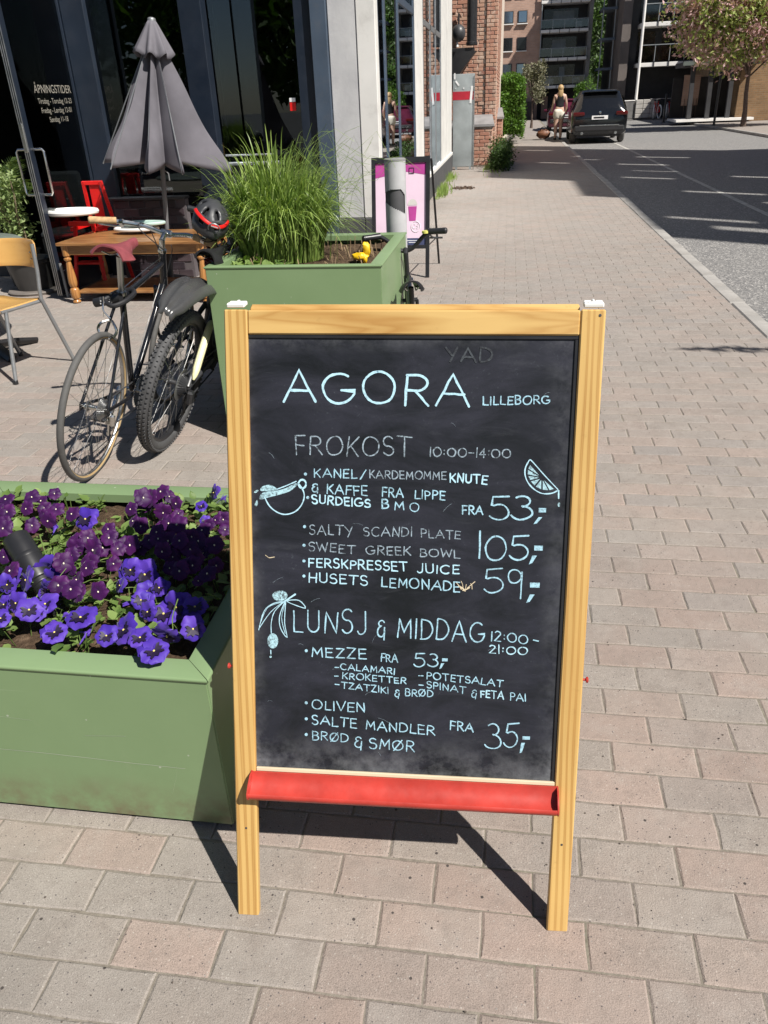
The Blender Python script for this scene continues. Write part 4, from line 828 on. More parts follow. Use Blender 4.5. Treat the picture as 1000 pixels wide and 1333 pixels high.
used = set(); fr = random.Random(21)
extra = []
for (x, y, z, k, s_) in FLOWERS:
    if fr.random() < (.42 if k == 0 else .30):
        x2, y2 = x+fr.gauss(0, .028), y+fr.gauss(0, .024)
        if -1.5 < x2 < -.66 and 1.27 < y2 < 1.98: extra.append((x2, y2, z-.012, k, s_*fr.uniform(.75, 1.0)))
FLOWERS = FLOWERS+extra
for i, (x, y, z, k, s_) in enumerate(FLOWERS):
    v = fr.randrange(4); p = protos[k][v]
    o = p if (k, v) not in used else copy_tree(p); used.add((k, v))
    yaw = fr.gauss(4, 22); tilt = fr.gauss(48, 13)
    if (k and i % 9 == 4): tilt = fr.uniform(80, 120)
    M = T(x, y, z) @ RZ(yaw) @ RX(tilt) @ RZ(fr.gauss(0, 16)) @ Matrix.Diagonal((s_, s_*fr.uniform(.88, 1.05), s_, 1)) @ Matrix.Scale(1.12, 4)
    place(o, M)
    back = y > 1.62; where = 'in the board shade' if (x > -.98 and 1.42 < y < 1.80) else 'around the black spotlight' if (x < -1.12 and 1.42 < y < 1.80) else 'along the far rim' if y > 1.80 else 'by the front rim' if y < 1.42 else 'in the middle of the bed'
    if k: lab = 'blue-violet pansy with dark blotches %s, low planter' % where; grp = 'blue-violet pansies '+where
    else: lab = 'small magenta viola with pale eye %s, low planter' % where; grp = 'dark magenta violas '+where
    settags(o, lab, 'flower', grp)
for k in (0, 1):
    for v in range(4):
        if (k, v) not in used:
            for ch in protos[k][v].children_recursive: bpy.data.objects.remove(ch)
            bpy.data.objects.remove(protos[k][v])
# leaves below the flowers
def spoon_leaf(mb, p, L, yaw, pitch, rnd):
    M = T(*p) @ RZ(yaw) @ RX(pitch); n = 5; vs = []
    for i in range(n+1):
        t = i/n; w_ = L*.34*(sin(pi*t**.75)**.8 if 0 < t < 1 else .08)
        cr = .15*L*t*t
        for s in (-1, 0, 1): vs.append((s*w_+.04*L*rnd.gauss(0, 1)*abs(s), t*L, -cr+abs(s)*L*.07))
    mb.add(vs, [(i*3+j, i*3+j+1, (i+1)*3+j+1, (i+1)*3+j) for i in range(n) for j in range(2)], M)
mb = MB(); lr = random.Random(4)
centres = [(x, y) for x, y, z, k, s_ in FLOWERS]
plants = [(-1.50+.145*i+lr.gauss(0, .02), 1.30+.155*j+lr.gauss(0, .02)) for i in range(7) for j in range(5)]
bare = [(-1.02, 1.29, .07), (-.66, 1.30, .05), (-1.12, 1.90, .07), (-.66, 1.78, .04)]
for px, py in plants:
    for k in range(40):
        a = lr.random()*360; r_ = abs(lr.gauss(0, .06)); x, y = px+r_*cos(radians(a)), py+r_*sin(radians(a))
        if any((x-bx)**2+(y-by)**2 < br*br for bx, by, br in bare): continue
        if not (-1.56 < x < -.65 and 1.24 < y < 1.99): continue
        z = .405+lr.random()*.055
        spoon_leaf(mb, (x, y, z), lr.uniform(.018, .042), a-90+lr.gauss(0, 30), lr.uniform(-10, 60), lr)
for i in range(260):
    x, y = lr.uniform(-1.55, -.66), lr.uniform(1.25, 1.98)
    if any((x-bx)**2+(y-by)**2 < br*br for bx, by, br in bare): continue
    mb.tube([(x, y, .40), (x+lr.gauss(0, .012), y+lr.gauss(0, .012), lr.uniform(.44, .475))], .0011, 4)
mb.build('pansy_foliage', M_PLEAF, smooth=70, kind='stuff', label='green pansy leaves and stems covering the soil of the low planter', cat='foliage')
# loose faded buds
mb = MB()
for (x, y, z) in ((-1.00, 1.36, .45), (-.87, 1.42, .45), (-.80, 1.93, .475), (-1.24, 1.75, .46), (-.92, 1.30, .445), (-1.32, 1.38, .45)):
    for k in range(5):
        mb.tube(spline([(x, y, z), (x+lr.gauss(0, .006), y+lr.gauss(0, .006), z+.006), (x+lr.gauss(0, .014), y+lr.gauss(0, .014), z+lr.uniform(-.012, .014))], 3), [.0015, .003, .0045, .0045, .003, .002, .001], 6, flat=.4)
mb.build('wilted_pansy_petals', M_PANSY, smooth=60, kind='stuff', label='curled wilted violet petals between the pansies', cat='petals')
# garden spotlight lying among the flowers
A = Vector((-1.255, 1.585, .560)); B = Vector((-1.115, 1.475, .44)); ax = (B-A).normalized(); u = ax.orthogonal().normalized()
MS = frame_matrix(A, u, ax.cross(u), ax)
sp = thing('garden_spotlight', 'black ribbed garden spotlight lying among the flowers at the left of the low planter', 'spotlight', M=MS)
pr = [(.028, .04), (.033, .042), (.0345, .06), (.0345, .178), (.033, .182), (.029, .184), (.0285, .19)]
z = .19
for k in range(9): pr += [(.0285-.0006*k, z), (.0265-.0006*k, z+.003), (.0265-.0006*k, z+.006), (.0285-.0006*k, z+.009)]; z += .011
pr += [(.020, z+.004), (.012, z+.012)]
o = link('housing', MB().lathe(pr, 32).mesh('housing', M_BLACKP, 40)); o.parent = sp
o = link('collar', MB().lathe([(.0350, .105), (.0356, .108), (.0356, .114), (.0350, .117)], 32).mesh('collar', M_BLACKP)); o.parent = sp
o = link('stake', MB().tube([(0, 0, .17), (.05, 0, .20), (.075, 0, .24)], .006, 8).mesh('stake', M_BLACKP)); o.parent = sp
# ---- tall grass in the back planter
gc = thing('ornamental_grass', 'big arching clump of tall green grass growing in the taller planter', 'grass clump', (-1.02, 3.98, .80))
mb = MB(); gr_ = random.Random(8)
for i in range(2300):
    a = gr_.random()*6.283; r_ = sqrt(gr_.random())*.17
    bx, by = -1.13+r_*cos(a)*1.25, 3.98+r_*sin(a)
    da = a+gr_.gauss(0, .7); spread = gr_.uniform(.02, .23)*(.5+r_/.17*.7); hgt = gr_.uniform(.32, .64)*(1.05-.35*r_/.17)
    droop = gr_.uniform(.0, .60)
    dx, dy = cos(da), sin(da); 
    dx += .18; L = sqrt(dx*dx+dy*dy); dx /= L; dy /= L
    P = []
    for k in range(8):
        t = k/7; rr_ = spread*t**1.5*1.15; z = .80+hgt*(1.9*t-(.9+droop*1.5)*t*t*.9)
        P.append(Vector((bx+dx*rr_, by+dy*rr_, z)))
    w0 = gr_.uniform(.0024, .0056); side_ = Vector((-dy, dx, 0)); tw = gr_.gauss(0, .8)
    vs = []
    for k, p in enumerate(P):
        t = k/7; w_ = w0*(1-t**2.2)+.0003; sd = (side_*cos(tw*t)+Vector((dx, dy, .5)).normalized()*sin(tw*t)); vs += [p-sd*w_, p+sd*w_]
    mb.add(vs, [(2*k, 2*k+1, 2*k+3, 2*k+2) for k in range(7)])
mb.build('blades', M_GRASSBLADE, gc, 80, kind='stuff')
mb = MB()
for i in range(70):    # thin flowering culms leaning out to the right
    a = gr_.uniform(-1.0, .9); bx, by = -1.06+gr_.gauss(0, .10), 3.98+gr_.gauss(0, .08); sp_ = gr_.uniform(.15, .46); h_ = gr_.uniform(.45, .75)
    mb.tube([(bx+cos(a)*sp_*t**1.7, by+sin(a)*sp_*.6*t**1.7, .8+h_*(1.8*t-.95*t*t*(1+.3*gr_.random()))) for t in [k/8 for k in range(9)]], .0008, 3)
mb.build('culms', M_GRASSBLADE, gc, 80, kind='stuff')
mb = MB()
for i in range(60):
    x, y = gr_.uniform(-1.28, -.62), gr_.uniform(3.56, 4.34); mb.tube([(x, y, .79), (x+gr_.gauss(0, .02), y+gr_.gauss(0, .02), .82+gr_.random()*.05)], .0022, 4)
mb.build('dry_stubs', plain('dry_straw', (.34, .24, .14), .8), smooth=60, kind='stuff', label='dry cut stubs and twigs on the soil of the taller planter', cat='twigs')
mb = MB()
for i in range(120):
    a = gr_.random()*6.28; x, y = gr_.uniform(-1.30, -1.02), gr_.uniform(3.56, 3.75)
    spoon_leaf(mb, (x, y, .80+gr_.random()*.03), gr_.uniform(.025, .06), a*57, gr_.uniform(-5, 50), gr_)
mb.build('seedling', M_PLEAF, smooth=70, label='low broad-leaved weeds in the front left corner of the taller planter', cat='plant', kind='stuff')
# yellow crumpled plastic flower in the right corner
yf = thing('yellow_garden_ornament', 'crumpled bright yellow ornament stuck in the soil of the taller planter', 'ornament', (-.69, 3.86, .80))
def crumple(c, r, seed, n=18, m=12, amt=.35):
    b = MB().sphere(c, r, n, m)
    for i, p in enumerate(b.v):
        d = p-Vector(c); b.v[i] = Vector(c)+d*(1+amt*noise.noise(p*38+Vector((seed, 0, 0)))+.6*amt*noise.noise(p*90))
    return b
M_YEL = plain('yellow_plastic', (.75, .47, .01), .5, var=.12, scale=30)
crumple((-.672, 3.86, .862), (.020, .016, .036), 1).build('upper_wing', M_YEL, yf); crumple((-.700, 3.85, .828), (.040, .020, .018), 4).build('body', M_YEL, yf)
crumple((-.676, 3.84, .812), (.012, .012, .022), 9).build('foot', M_YEL, yf)
# grey tube post with a cut-out, right behind the planter
po = thing('steel_tube_post', 'pale grey tube post with curved cut-out by the right corner of the taller planter', 'post', (-.615, 4.56, 0))
cx, cy, R_ = -.613, 4.56, .0585
mb = MB(); n, m_ = 120, 240; vs = []; keep = []
for j in range(m_+1):
    for k in range(n): a = 2*pi*k/n; vs.append((cx+R_*cos(a), cy+R_*sin(a), 1.212*j/m_))
def hole(a, z):
    # opening faces the camera; the lower lip falls from left to right, the upper lip arches
    d = ((a-radians(-82)+pi) % (2*pi))-pi
    if abs(d) > radians(100): return False
    s = sin(d) if abs(d) < pi/2 else (1 if d > 0 else -1)
    if s > .86: return False
    return .990-.026*(s+1)-.012*s**3 < z < 1.066-.09*max(0, s-.35)**2*1.5-.02*max(0, -s)**3
fs = []
for j in range(m_):
    for k in range(n):
        a = 2*pi*(k+.5)/n; z = 1.212*(j+.5)/m_
        if hole(a if a < pi else a-2*pi, z): continue
        l = (k+1) % n; fs.append((j*n+k, j*n+l, (j+1)*n+l, (j+1)*n+k))
mb.add(vs, fs); mb.build('tube', plain('pale_grey_paint', (.42, .42, .43), .6, var=.12, scale=8, dirt=.15), po, 60)
MB().lathe([(R_-.006, 0), (R_-.006, 1.205)], 40, T(cx, cy, 0)).build('hollow_shade_tube', plain('hollow_shade_grey', (.07, .07, .075), .7), po, 60)  # dark inner cylinder stands in for the shade inside the opening
MB().lathe([(R_-.002, 1.205), (R_+.0015, 1.207), (R_+.0015, 1.215), (R_-.004, 1.218)], 40, T(cx, cy, 0)).build('cap', plain('grey_cap', (.25, .25, .25), .6), po)
MB().lathe([(.085, .0), (.085, .012), (.062, .016)], 32, T(cx, cy, 0)).build('base_plate', M_GREYSTEEL, po)
# ------------------------------------------------------------------ bicycles (local x forward, y left, z up; origin at the rear tyre's contact)
def wheel(root, x, R, tr, m_tyre, m_wall, m_rim, nsp=32, knobs=False, cassette=0, disc=False, name='wheel', hub_m=None):
    z = R; hub_m = hub_m or M_CHROME
    rim = MB(); rim.torus((x, 0, z), R-tr*1.9, tr*.42, 64, 8, ry=1.3)
    w = rim.build(name, m_rim, root)
    ty = MB(); ty.torus((x, 0, z), R-tr, tr, 72, 12)
    if knobs:
        for i in range(92):
            a = 2*pi*i/92
            for off, hh in ((-.42, 0), (-.14, 1), (.14, 0), (.42, 1)):
                b = off*2.4; aa = a+(pi/92 if hh else 0)
                q = R-tr+(tr+.0015)*cos(b); y_ = (tr+.0015)*sin(b)
                M = T(x, 0, z) @ Matrix.Rotation(-aa, 4, 'Y') @ T(q, y_, 0) @ Matrix.Rotation(b, 4, 'Z')
                ty.box((0, 0, 0), (.008, .0095, .013), M)
    ty.build('tyre', m_tyre, w, 40)
    if m_wall:
        sw = MB()
        for s in (-1, 1):
            vs = []; n = 72
            for i in range(n):
                a = 2*pi*i/n
                for b in (115, 140, 165): b_ = radians(b); q = R-tr+(tr+.0004)*cos(b_); vs.append((x+q*cos(a), s*(tr+.0004)*sin(b_), z+q*sin(a)))
            sw.add(vs, [((i*3+k), (i*3+k+1), ((i+1) % n)*3+k+1, ((i+1) % n)*3+k) for i in range(n) for k in range(2)])
        sw.build('sidewall', m_wall, w, 60)
    sp = MB(); Rr = R-tr*2
    for i in range(nsp):
        a = 2*pi*i/nsp; s = 1 if i % 2 else -1; da = radians(68)*(1 if i % 4 < 2 else -1)
        sp.tube([(x+.021*cos(a+da), s*.028, z+.021*sin(a+da)), (x+Rr*cos(a), 0, z+Rr*sin(a))], .0011, 4)
    sp.build('spokes', M_SPOKE, w, 0, kind='stuff')
    MY = T(x, 0, z) @ RX(90)
    MB().lathe([(.006, -.066), (.006, -.05), (.014, -.048), (.021, -.032), (.024, -.030), (.024, -.026), (.013, -.022), (.011, 0), (.013, .022), (.024, .026), (.024, .030), (.014, .034), (.006, .05), (.006, .066)], 20, MY).build('hub', hub_m, w)
    if cassette:
        cs = MB()
        for k in range(cassette):
            rr_ = .022+(.030 if cassette < 8 else .046)*(1-k/cassette); y0_ = -.030-.0042*k; nt = 28; poly = []
            for i in range(nt*2): a = pi*i/nt; q = rr_*(1.0 if i % 2 else .93); poly.append((q*cos(a), q*sin(a)))
            cs.prism(poly, .0022, T(x, y0_, z) @ RX(90))
        cs.build('cassette', M_ALU if cassette < 8 else M_DARKGREY, w, 20)
    if disc: MB().lathe([(.05, .036), (.08, .036), (.08, .038), (.05, .038)], 32, MY, False).build('brake_disc', M_ALU, w)
    return w
def crank(root, x, z, m=M_CHROME, a0=35, ring=.085):
    c = MB(); nt = 42; poly = []
    for i in range(nt*2): a = pi*i/nt; q = ring*(1 if i % 2 else .95); poly.append((q*cos(a), q*sin(a)))
    c.prism(poly, .003, T(x, -.040, z) @ RX(90)); c.lathe([(.012, -.06), (.012, .06)], 12, T(x, 0, z) @ RX(90))
    ck = c.build('crankset', m, root)
    for s in (-1, 1):
        a = radians(a0+(180 if s > 0 else 0)); ex, ez = x+.17*cos(a), z+.17*sin(a)
        MB().tube([(x, s*.062, z), (ex, s*.075, ez)], [.013, .009], 8).build('crank_arm', m, ck)
        MB().box((ex, s*.125, ez), (.09, .085, .018), None, .006).build('pedal', M_BLACKP, ck)
    return ck
def saddle(root, x, z, m, L=.26, Wd=.15, tilt=0):
    mb = MB(); n, k_ = 12, 12; vs = []
    for i in range(n+1):
        t = i/n; w_ = (Wd*.5*(1-.0*t) if t < .25 else Wd*.5*(1-min(1, (t-.25)/.5)**.7*.76)); w_ *= (.75+.25*min(1, t*8))
        if t > .9: w_ *= .85
        top = .012*(1-2*abs(t-.5))*-1+.012*(1-t)
        for j in range(k_+1):
            s = j/k_*2-1; vs.append((x-L*.45+L*t, s*w_, z+top-.045*abs(s)**3*(1.05-.5*t)))
    for i in range(n+1):
        for j in range(k_+1): p = vs[i*(k_+1)+j]; vs.append((p[0]*.999+x*.001, p[1]*.93, p[2]-.007))
    o_ = (n+1)*(k_+1); fs = []
    for i in range(n):
        for j in range(k_):
            a = i*(k_+1)+j; fs.append((a, a+k_+1, a+k_+2, a+1)); fs.append((o_+a, o_+a+1, o_+a+k_+2, o_+a+k_+1))
        fs.append((i*(k_+1), o_+i*(k_+1), o_+(i+1)*(k_+1), (i+1)*(k_+1))); a = i*(k_+1)+k_; fs.append((a, a+k_+1, o_+a+k_+1, o_+a))
    fs += [tuple([j for j in range(k_+1)]+[o_+j for j in range(k_, -1, -1)]), tuple([n*(k_+1)+j for j in range(k_, -1, -1)]+[o_+n*(k_+1)+j for j in range(k_+1)])]
    mb.add(vs, fs); s_ = mb.build('saddle', m, root, 60)
    r = MB()
    for s in (-1, 1): r.tube(spline([(x-L*.38, s*.035, z-.02), (x-.04, s*.022, z-.045), (x+.04, s*.020, z-.045), (x+L*.42, s*.012, z-.012)], 5), .0035, 6)
    r.build('rails', M_CHROME, s_)
    return s_
def bar(root, pts, m, gm, glen, gr=.016, n=6):
    P = spline(pts, n); h = MB().tube(P, .0115, 10).build('handlebar', m, root)
    for end in (0, -1):
        a = P[0] if end == 0 else P[-1]; d = (P[1]-P[0]) if end == 0 else (P[-2]-P[-1]); d.normalize()
        MB().tube([a-d*.004, a+d*.002, a+d*glen*.5, a+d*glen, a+d*(glen+.002)], [gr*.7, gr, gr*.94, gr, gr*.75], 14).build('grip', gm, h)
    return h
# ---- slim road bike, black frame, burgundy saddle
def road_bike():
    b = thing('bicycle', 'slim black bicycle with burgundy saddle, cork grips and silver handlebar', 'bicycle')
    R = .340; HX = 1.0
    wheel(b, 0, R, .0145, M_RUBBER, M_TAN, M_ALU, 32, cassette=6, name='rear_wheel'); wheel(b, HX, R, .0145, M_RUBBER, M_TAN, M_ALU, 32, name='front_wheel')
    BB = (.43, 0, .275); ST = (.272, 0, .80); HT_ = (.775, 0, .86); HL = (.822, 0, .70)
    f = MB(); f.tube([BB, ST], .0150, 12); f.tube([(.276, 0, .775), (.783, 0, .835)], .0135, 12); f.tube([BB, (.815, 0, .725)], .0155, 12); f.tube([(.767, 0, .888), HL], .0185, 12)
    for s in (-1, 1): f.tube([(.41, s*.028, .275), (0.20, s*.045, .300), (0, s*.062, R)], .0085, 8); f.tube([(.276, s*.018, .775), (0, s*.062, R)], .0075, 8); f.box((0, s*.062, R-.005), (.03, .005, .04))
    f.build('frame', M_BLACKGLOSS, b)
    k = MB()
    for s in (-1, 1): k.tube(spline([(.83, s*.05, .685), (.865, s*.055, .55), (.92, s*.055, .42), (HX, s*.05, R)], 5), .0095, 8)
    k.tube([(.826, -.055, .69), (.826, .055, .69)], .013, 8); k.build('fork', M_BLACKGLOSS, b)
    MB().tube([ST, (.24, 0, .965)], .0135, 12).build('seatpost', M_ALU, b)
    MB().tube([(.273, 0, .79), (.2695, 0, .806)], .021, 12).build('seat_clamp', M_CHROME, b)
    saddle(b, .245, 1.02, M_BURGUNDY, .29, .19)
    st = MB(); st.tube([(.767, 0, .885), (.755, 0, .955)], .0145, 10); st.tube([(.757, 0, .95), (.79, 0, .975), (.815, 0, .975)], .0135, 10); st.tube([(.815, -.025, .975), (.815, .025, .975)], .019, 12); st.tube([(.768, 0, .893), (.766, 0, .905)], .022, 14)
    st.build('stem', M_CHROME, b)
    hb = bar(b, [(.70, .345, .985), (.745, .24, .995), (.80, .12, .992), (.815, .03, .975), (.815, -.03, .975), (.80, -.12, .992), (.77, -.20, .99), (.745, -.27, .985)], M_CHROME, M_CORK, .125, .0175)
    for s in (-1, 1):
        l_ = MB(); l_.tube(spline([(.765, s*.205, .985), (.80, s*.23, .965), (.81, s*.30, .955), (.80, s*.345, .955)], 4), [.008]*4+[.005]*9, 8); l_.tube([(.757, s*.215, .992), (.757, s*.198, .996)], .017, 10); l_.build('brake_lever', M_CHROME, hb)
    crank(b, .43, .275, M_CHROME, 58)
    ch = MB(); ch.tube([(0, -.044, R+.035), (.43, -.044, .275+.083)], .0035, 5); ch.tube([(.03, -.046, R-.105), (.43, -.044, .275-.083)], .0035, 5); ch.build('chain', M_DARKGREY, b)
    d = MB(); d.box((.005, -.078, R-.045), (.032, .026, .06), None, .009); d.box((.018, -.058, R-.09), (.018, .008, .085), RY(0), .003)
    d.lathe([(.019, 0), (.019, .006)], 14, T(.012, -.05, R-.055) @ RX(90)); d.lathe([(.019, 0), (.019, .006)], 14, T(.03, -.05, R-.118) @ RX(90)); d.build('rear_derailleur', M_CHROME, b)
    br = MB()
    for s in (-1, 1): br.tube(spline([(.155, s*.006, .70), (.13, s*.03, .69), (.125, s*.042, .665), (.118, s*.030, .640)], 4), [.0065]*13, 6); br.box((.113, s*.020, .637), (.045, .010, .012), None, .003)
    br.tube(spline([(.155, 0, .71), (.15, .03, .74), (.165, .035, .775)], 4), .0035, 6); br.tube([(.155, .03, .71), (.16, .034, .80)], .0018, 5); br.build('rear_brake', M_CHROME, b)
    MB().tube(spline([(.755, -.02, .90), (.70, .10, 1.00), (.84, .10, .98), (.83, .0, .80)], 6), .0025, 5).build('brake_cable', M_BLACKP, b)
    for q in ((.02, .83, .70), (-.012, .80, .66)): MB().tube(spline([(.79, q[0]*3, .93), (.84, q[0]*2, .88), (q[1], q[0], .76), (q[2], q[0], .60), (.45, q[0], .29)], 5), .0022, 5).build('gear_cable', M_BLACKP, b)
    MB().tube(spline([(.76, .012, .855), (.55, .014, .832), (.32, .016, .80), (.20, .02, .76)], 5), .0022, 5).build('brake_cable', M_SPOKE, b)
    return b
rb = road_bike()
def lean(origin, yaw, a):
    """yaw of the forward axis from +Y (positive to the left), a = lean towards +X"""
    f = Vector((-sin(radians(yaw)), cos(radians(yaw)), 0)); r = Vector((f.y, -f.x, 0)); up = Vector((0, 0, 1))*cos(radians(a))+r*sin(radians(a))
    return frame_matrix(origin, f, up.cross(f), up)
MR = lean((-1.872, 3.03, .002), 2.0, 13.0); place(rb, MR)
# handlebars turned a little: skipped; the lock hangs round the seat post
lk = thing('bike_lock', 'black combination lock with white digits round the slim bicycle seat post', 'lock', M=MR)
def lp(name, mb, m): o = link(name, mb.mesh(name, m)); o.parent = lk; return o
lp('shackle', MB().tube(spline([(.235, .02, .79), (.20, .045, .77), (.18, 0, .76), (.22, -.04, .78), (.29, -.05, .80), (.34, -.02, .80), (.335, .03, .785), (.28, .045, .78)], 6, True), .011, 8, closed=True), M_BLACKP)
bd = MB(); bd.tube([(.235, .105, .738), (.228, -.015, .790)], .0205, 14); lp('lock_body', bd, M_BLACKP)
for k in range(4):
    t = .30+.11*k; p = Vector((.235, .105, .738)).lerp(Vector((.228, -.015, .790)), t); d_ = Vector((-.007, -.12, .052)).normalized()
    lp('digit_wheel', MB().tube([p-d_*.004, p+d_*.004], .0215, 16), M_DARKGREY)
    for q in (-1, 1): lp('digit', MB().box((p.x-.0218, p.y, p.z+.006*q), (.001, .0045, .005)), M_PLATE)
# ---- electric mountain bike
def mtb():
    b = thing('mountain_bike', 'black electric mountain bike with knobbly tyres and rear mudguard, leaning on the taller planter', 'bicycle')
    R = .352; tr = .030; HX = 1.17
    wheel(b, 0, R, tr, M_KNOB, None, M_BLACKP, 32, True, 9, True, 'rear_wheel', M_DARKGREY); wheel(b, HX, R, tr, M_KNOB, None, M_BLACKP, 32, True, 0, True, 'front_wheel', M_DARKGREY)
    f = MB(); f.tube([(.45, 0, .36), (.36, 0, .58), (.335, 0, .72)], [.030, .022, .019], 14); f.tube([(.345, 0, .665), (.60, 0, .74), (.83, 0, .83)], [.020, .023, .027], 14); f.tube([(.47, 0, .36), (.68, 0, .58), (.86, 0, .755)], [.042, .045, .036], 16); f.tube([(.825, 0, .87), (.865, 0, .74)], .027, 14)
    for s in (-1, 1): f.tube(spline([(.40, s*.045, .36), (.22, s*.056, .355), (0, s*.070, R)], 5), .0135, 10); f.tube([(.35, s*.022, .66), (.18, s*.05, .53), (0, s*.070, R)], [.013, .011, .010], 10)
    f.sphere((.455, 0, .345), (.085, .055, .075), 20, 12); f.build('frame', M_DARKGREY, b)
    MB().tube(spline([(.25, -.050, .615), (.14, -.066, .515), (.02, -.084, R+.035)], 5), [.008]+[.018]*8+[.014, .005], 10).build('chainstay_guard', plain('white_yellow_guard', (.72, .68, .40), .45, var=.35, scale=5), b)
    k = MB()
    for s in (-1, 1): k.tube([(.87, s*.07, .70), (.93, s*.07, .58), (1.03, s*.065, R+.1)], .017, 10); k.tube([(1.0, s*.065, .44), (HX, s*.062, R)], .022, 10)
    k.tube([(.868, -.075, .71), (.868, .075, .71)], .018, 10); k.build('fork', M_BLACKP, b)
    MB().tube([(.335, 0, .72), (.29, 0, .92)], .0155, 12).build('seatpost', M_BLACKP, b); saddle(b, .28, .955, M_BLACKP, .27, .14)
    st = MB(); st.tube([(.825, 0, .87), (.815, 0, .925)], .019, 10); st.tube([(.818, 0, .915), (.87, 0, .94)], .016, 10); st.build('stem', M_BLACKP, b)
    hb = bar(b, [(.83, .36, .96), (.855, .2, .965), (.872, .06, .945), (.872, -.06, .945), (.855, -.2, .965), (.83, -.36, .96)], M_BLACKP, M_BLACKP, .12, .017)
    for s in (-1, 1): MB().tube(spline([(.862, s*.20, .955), (.90, s*.24, .94), (.895, s*.32, .935)], 4), .006, 6).build('brake_lever', M_DARKGREY, hb)
    dsp = MB(); dsp.box((.86, .10, .985), (.05, .07, .02), None, .006); dsp.build('display', M_BLACKGLOSS, hb)
    crank(b, .455, .345, M_BLACKP, -40, .065)
    ch = MB(); ch.tube([(0, -.05, R+.06), (.455, -.046, .345+.064)], .004, 5); ch.tube([(.03, -.05, R-.12), (.455, -.046, .345-.064)], .004, 5); ch.build('chain', M_DARKGREY, b)
    d = MB(); d.box((.01, -.085, R-.055), (.045, .034, .07), None, .01); d.box((.03, -.06, R-.11), (.02, .012, .10), None, .003)
    for zz in (-.07, -.15): d.lathe([(.022, 0), (.022, .008)], 14, T(.02+.15*(-.07-zz), -.052, R+zz) @ RX(90))
    d.build('rear_derailleur', M_BLACKP, b)
    # mudguard: a curved shell carried by the seat post, with two glossy ridges
    fd = MB(); nu, nv = 18, 12; vs = []
    for i in range(nu+1):
        t = i/nu; a = radians(46+78*t); q = R+.140+.03*t; w_ = .074*(.55+.75*sin(pi*(.15+.8*t)))
        if t > .94: w_ *= .72
        for j in range(nv+1):
            s = j/nv*2-1; vs.append((.03+q*cos(a), s*w_, R+q*sin(a)*.98-.030*s*s+.006*cos(s*9)))
    fd.add(vs, [(i*(nv+1)+j, i*(nv+1)+j+1, (i+1)*(nv+1)+j+1, (i+1)*(nv+1)+j) for i in range(nu) for j in range(nv)])
    m_ = fd.build('mudguard', plain('glossy_grey_plastic', (.055, .055, .055), .25, var=.15, bump=0), b, 60); sm = m_.modifiers.new('s', 'SOLIDIFY'); sm.thickness = .004
    MB().tube([(.31, 0, .85), (.30, 0, .86), (.27, 0, .84)], .013, 8).build('mudguard_bracket', M_BLACKP, b)
    MB().lathe([(.024, 0), (.027, .008), (.027, .03), (.02, .034)], 16, T(.262, 0, .885) @ RY(-80)).build('rear_lamp', M_LAMP, b)
    for s in (-1, 1): MB().tube(spline([(.86, s*.22, .95), (.95, s*.12, .93), (.90, s*.03, .84), (.80, s*.03, .78), (.60, s*.035, .56), (.45, s*.05, .40)], 5), .0028, 5).build('cable', M_BLACKP, b)
    return b
mt = mtb(); place(mt, lean((-1.672, 3.385, .002), -1.0, 18.5))
# helmet hanging from the handlebar
hm = thing('bicycle_helmet', 'black bicycle helmet with a red stripe, hanging on the mountain bike handlebar', 'helmet', M=T(-1.395, 3.72, 1.02) @ RZ(12) @ RX(22) @ RY(22) @ Matrix.Scale(.88, 4))
mb = MB(); n, m_ = 28, 12; vs = [(0, 0, .115)]
for i in range(1, m_+1):
    t = pi/2*i/m_*1.12
    for k in range(n): a = 2*pi*k/n; r_ = sin(t); ridge = 1+.035*cos(a*5+.4)*sin(t); vs.append((.098*r_*cos(a)*ridge, .135*r_*sin(a)*ridge, .115*cos(t)))
fs = [(0, 1+k, 1+(k+1) % n) for k in range(n)]
for i in range(m_-1):
    for k in range(n):
        if 2 <= i <= 7 and (k % 5 in (2, 3)) and i != 5: continue
        l = (k+1) % n; fs.append((1+i*n+k, 1+(i+1)*n+k, 1+(i+1)*n+l, 1+i*n+l))
mb.add(vs, fs); o = link('shell', mb.mesh('shell', M_DARKGREY, 50)); o.parent = hm; sm = o.modifiers.new('s', 'SOLIDIFY'); sm.thickness = .018; sm.offset = -1
o = link('liner', MB().sphere((0, 0, .005), (.080, .112, .085), 20, 12).mesh('liner', M_BLACKCLOTH)); o.parent = hm
o = link('red_stripe', MB().tube([(.0925*cos(a), .127*sin(a), .058+.012*sin(a*2)) for a in [radians(-165+i*10) for i in range(16)]], .0095, 8, flat=.5).mesh('red_stripe', M_REDW)); o.parent = hm
o = link('rear_badge', MB().torus((0, 0, 0), .030, .0035, 28, 8, T(.02, -.132, .045) @ RX(12)).mesh('rear_badge', M_GREYSTEEL)); o.parent = hm
o = link('badge_lettering', MB().box((.02, -.139, .058), (.036, .002, .005)).mesh('badge_lettering', M_PLATE)); o.parent = hm
o = link('strap', MB().tube(spline([(.08, .02, -.01), (.05, 0, -.09), (0, -.01, -.12), (-.05, 0, -.09), (-.08, .02, -.01)], 5), .006, 6, flat=.3).mesh('strap', M_BLACKP)); o.parent = hm
# bag of clinking stuff by the bars: coiled lock chain
cl = thing('chain_lock', 'coiled bike chain with red cover resting on the rim of the taller planter', 'lock', (-1.42, 3.9, .87))
for k in range(3): MB().torus((-1.43+.02*k, 3.86+.05*k, .885+.012*k), .045, .011, 28, 8, None).build('chain_loop', (M_LAMP, M_BLACKP, M_LEATHER)[k], cl)
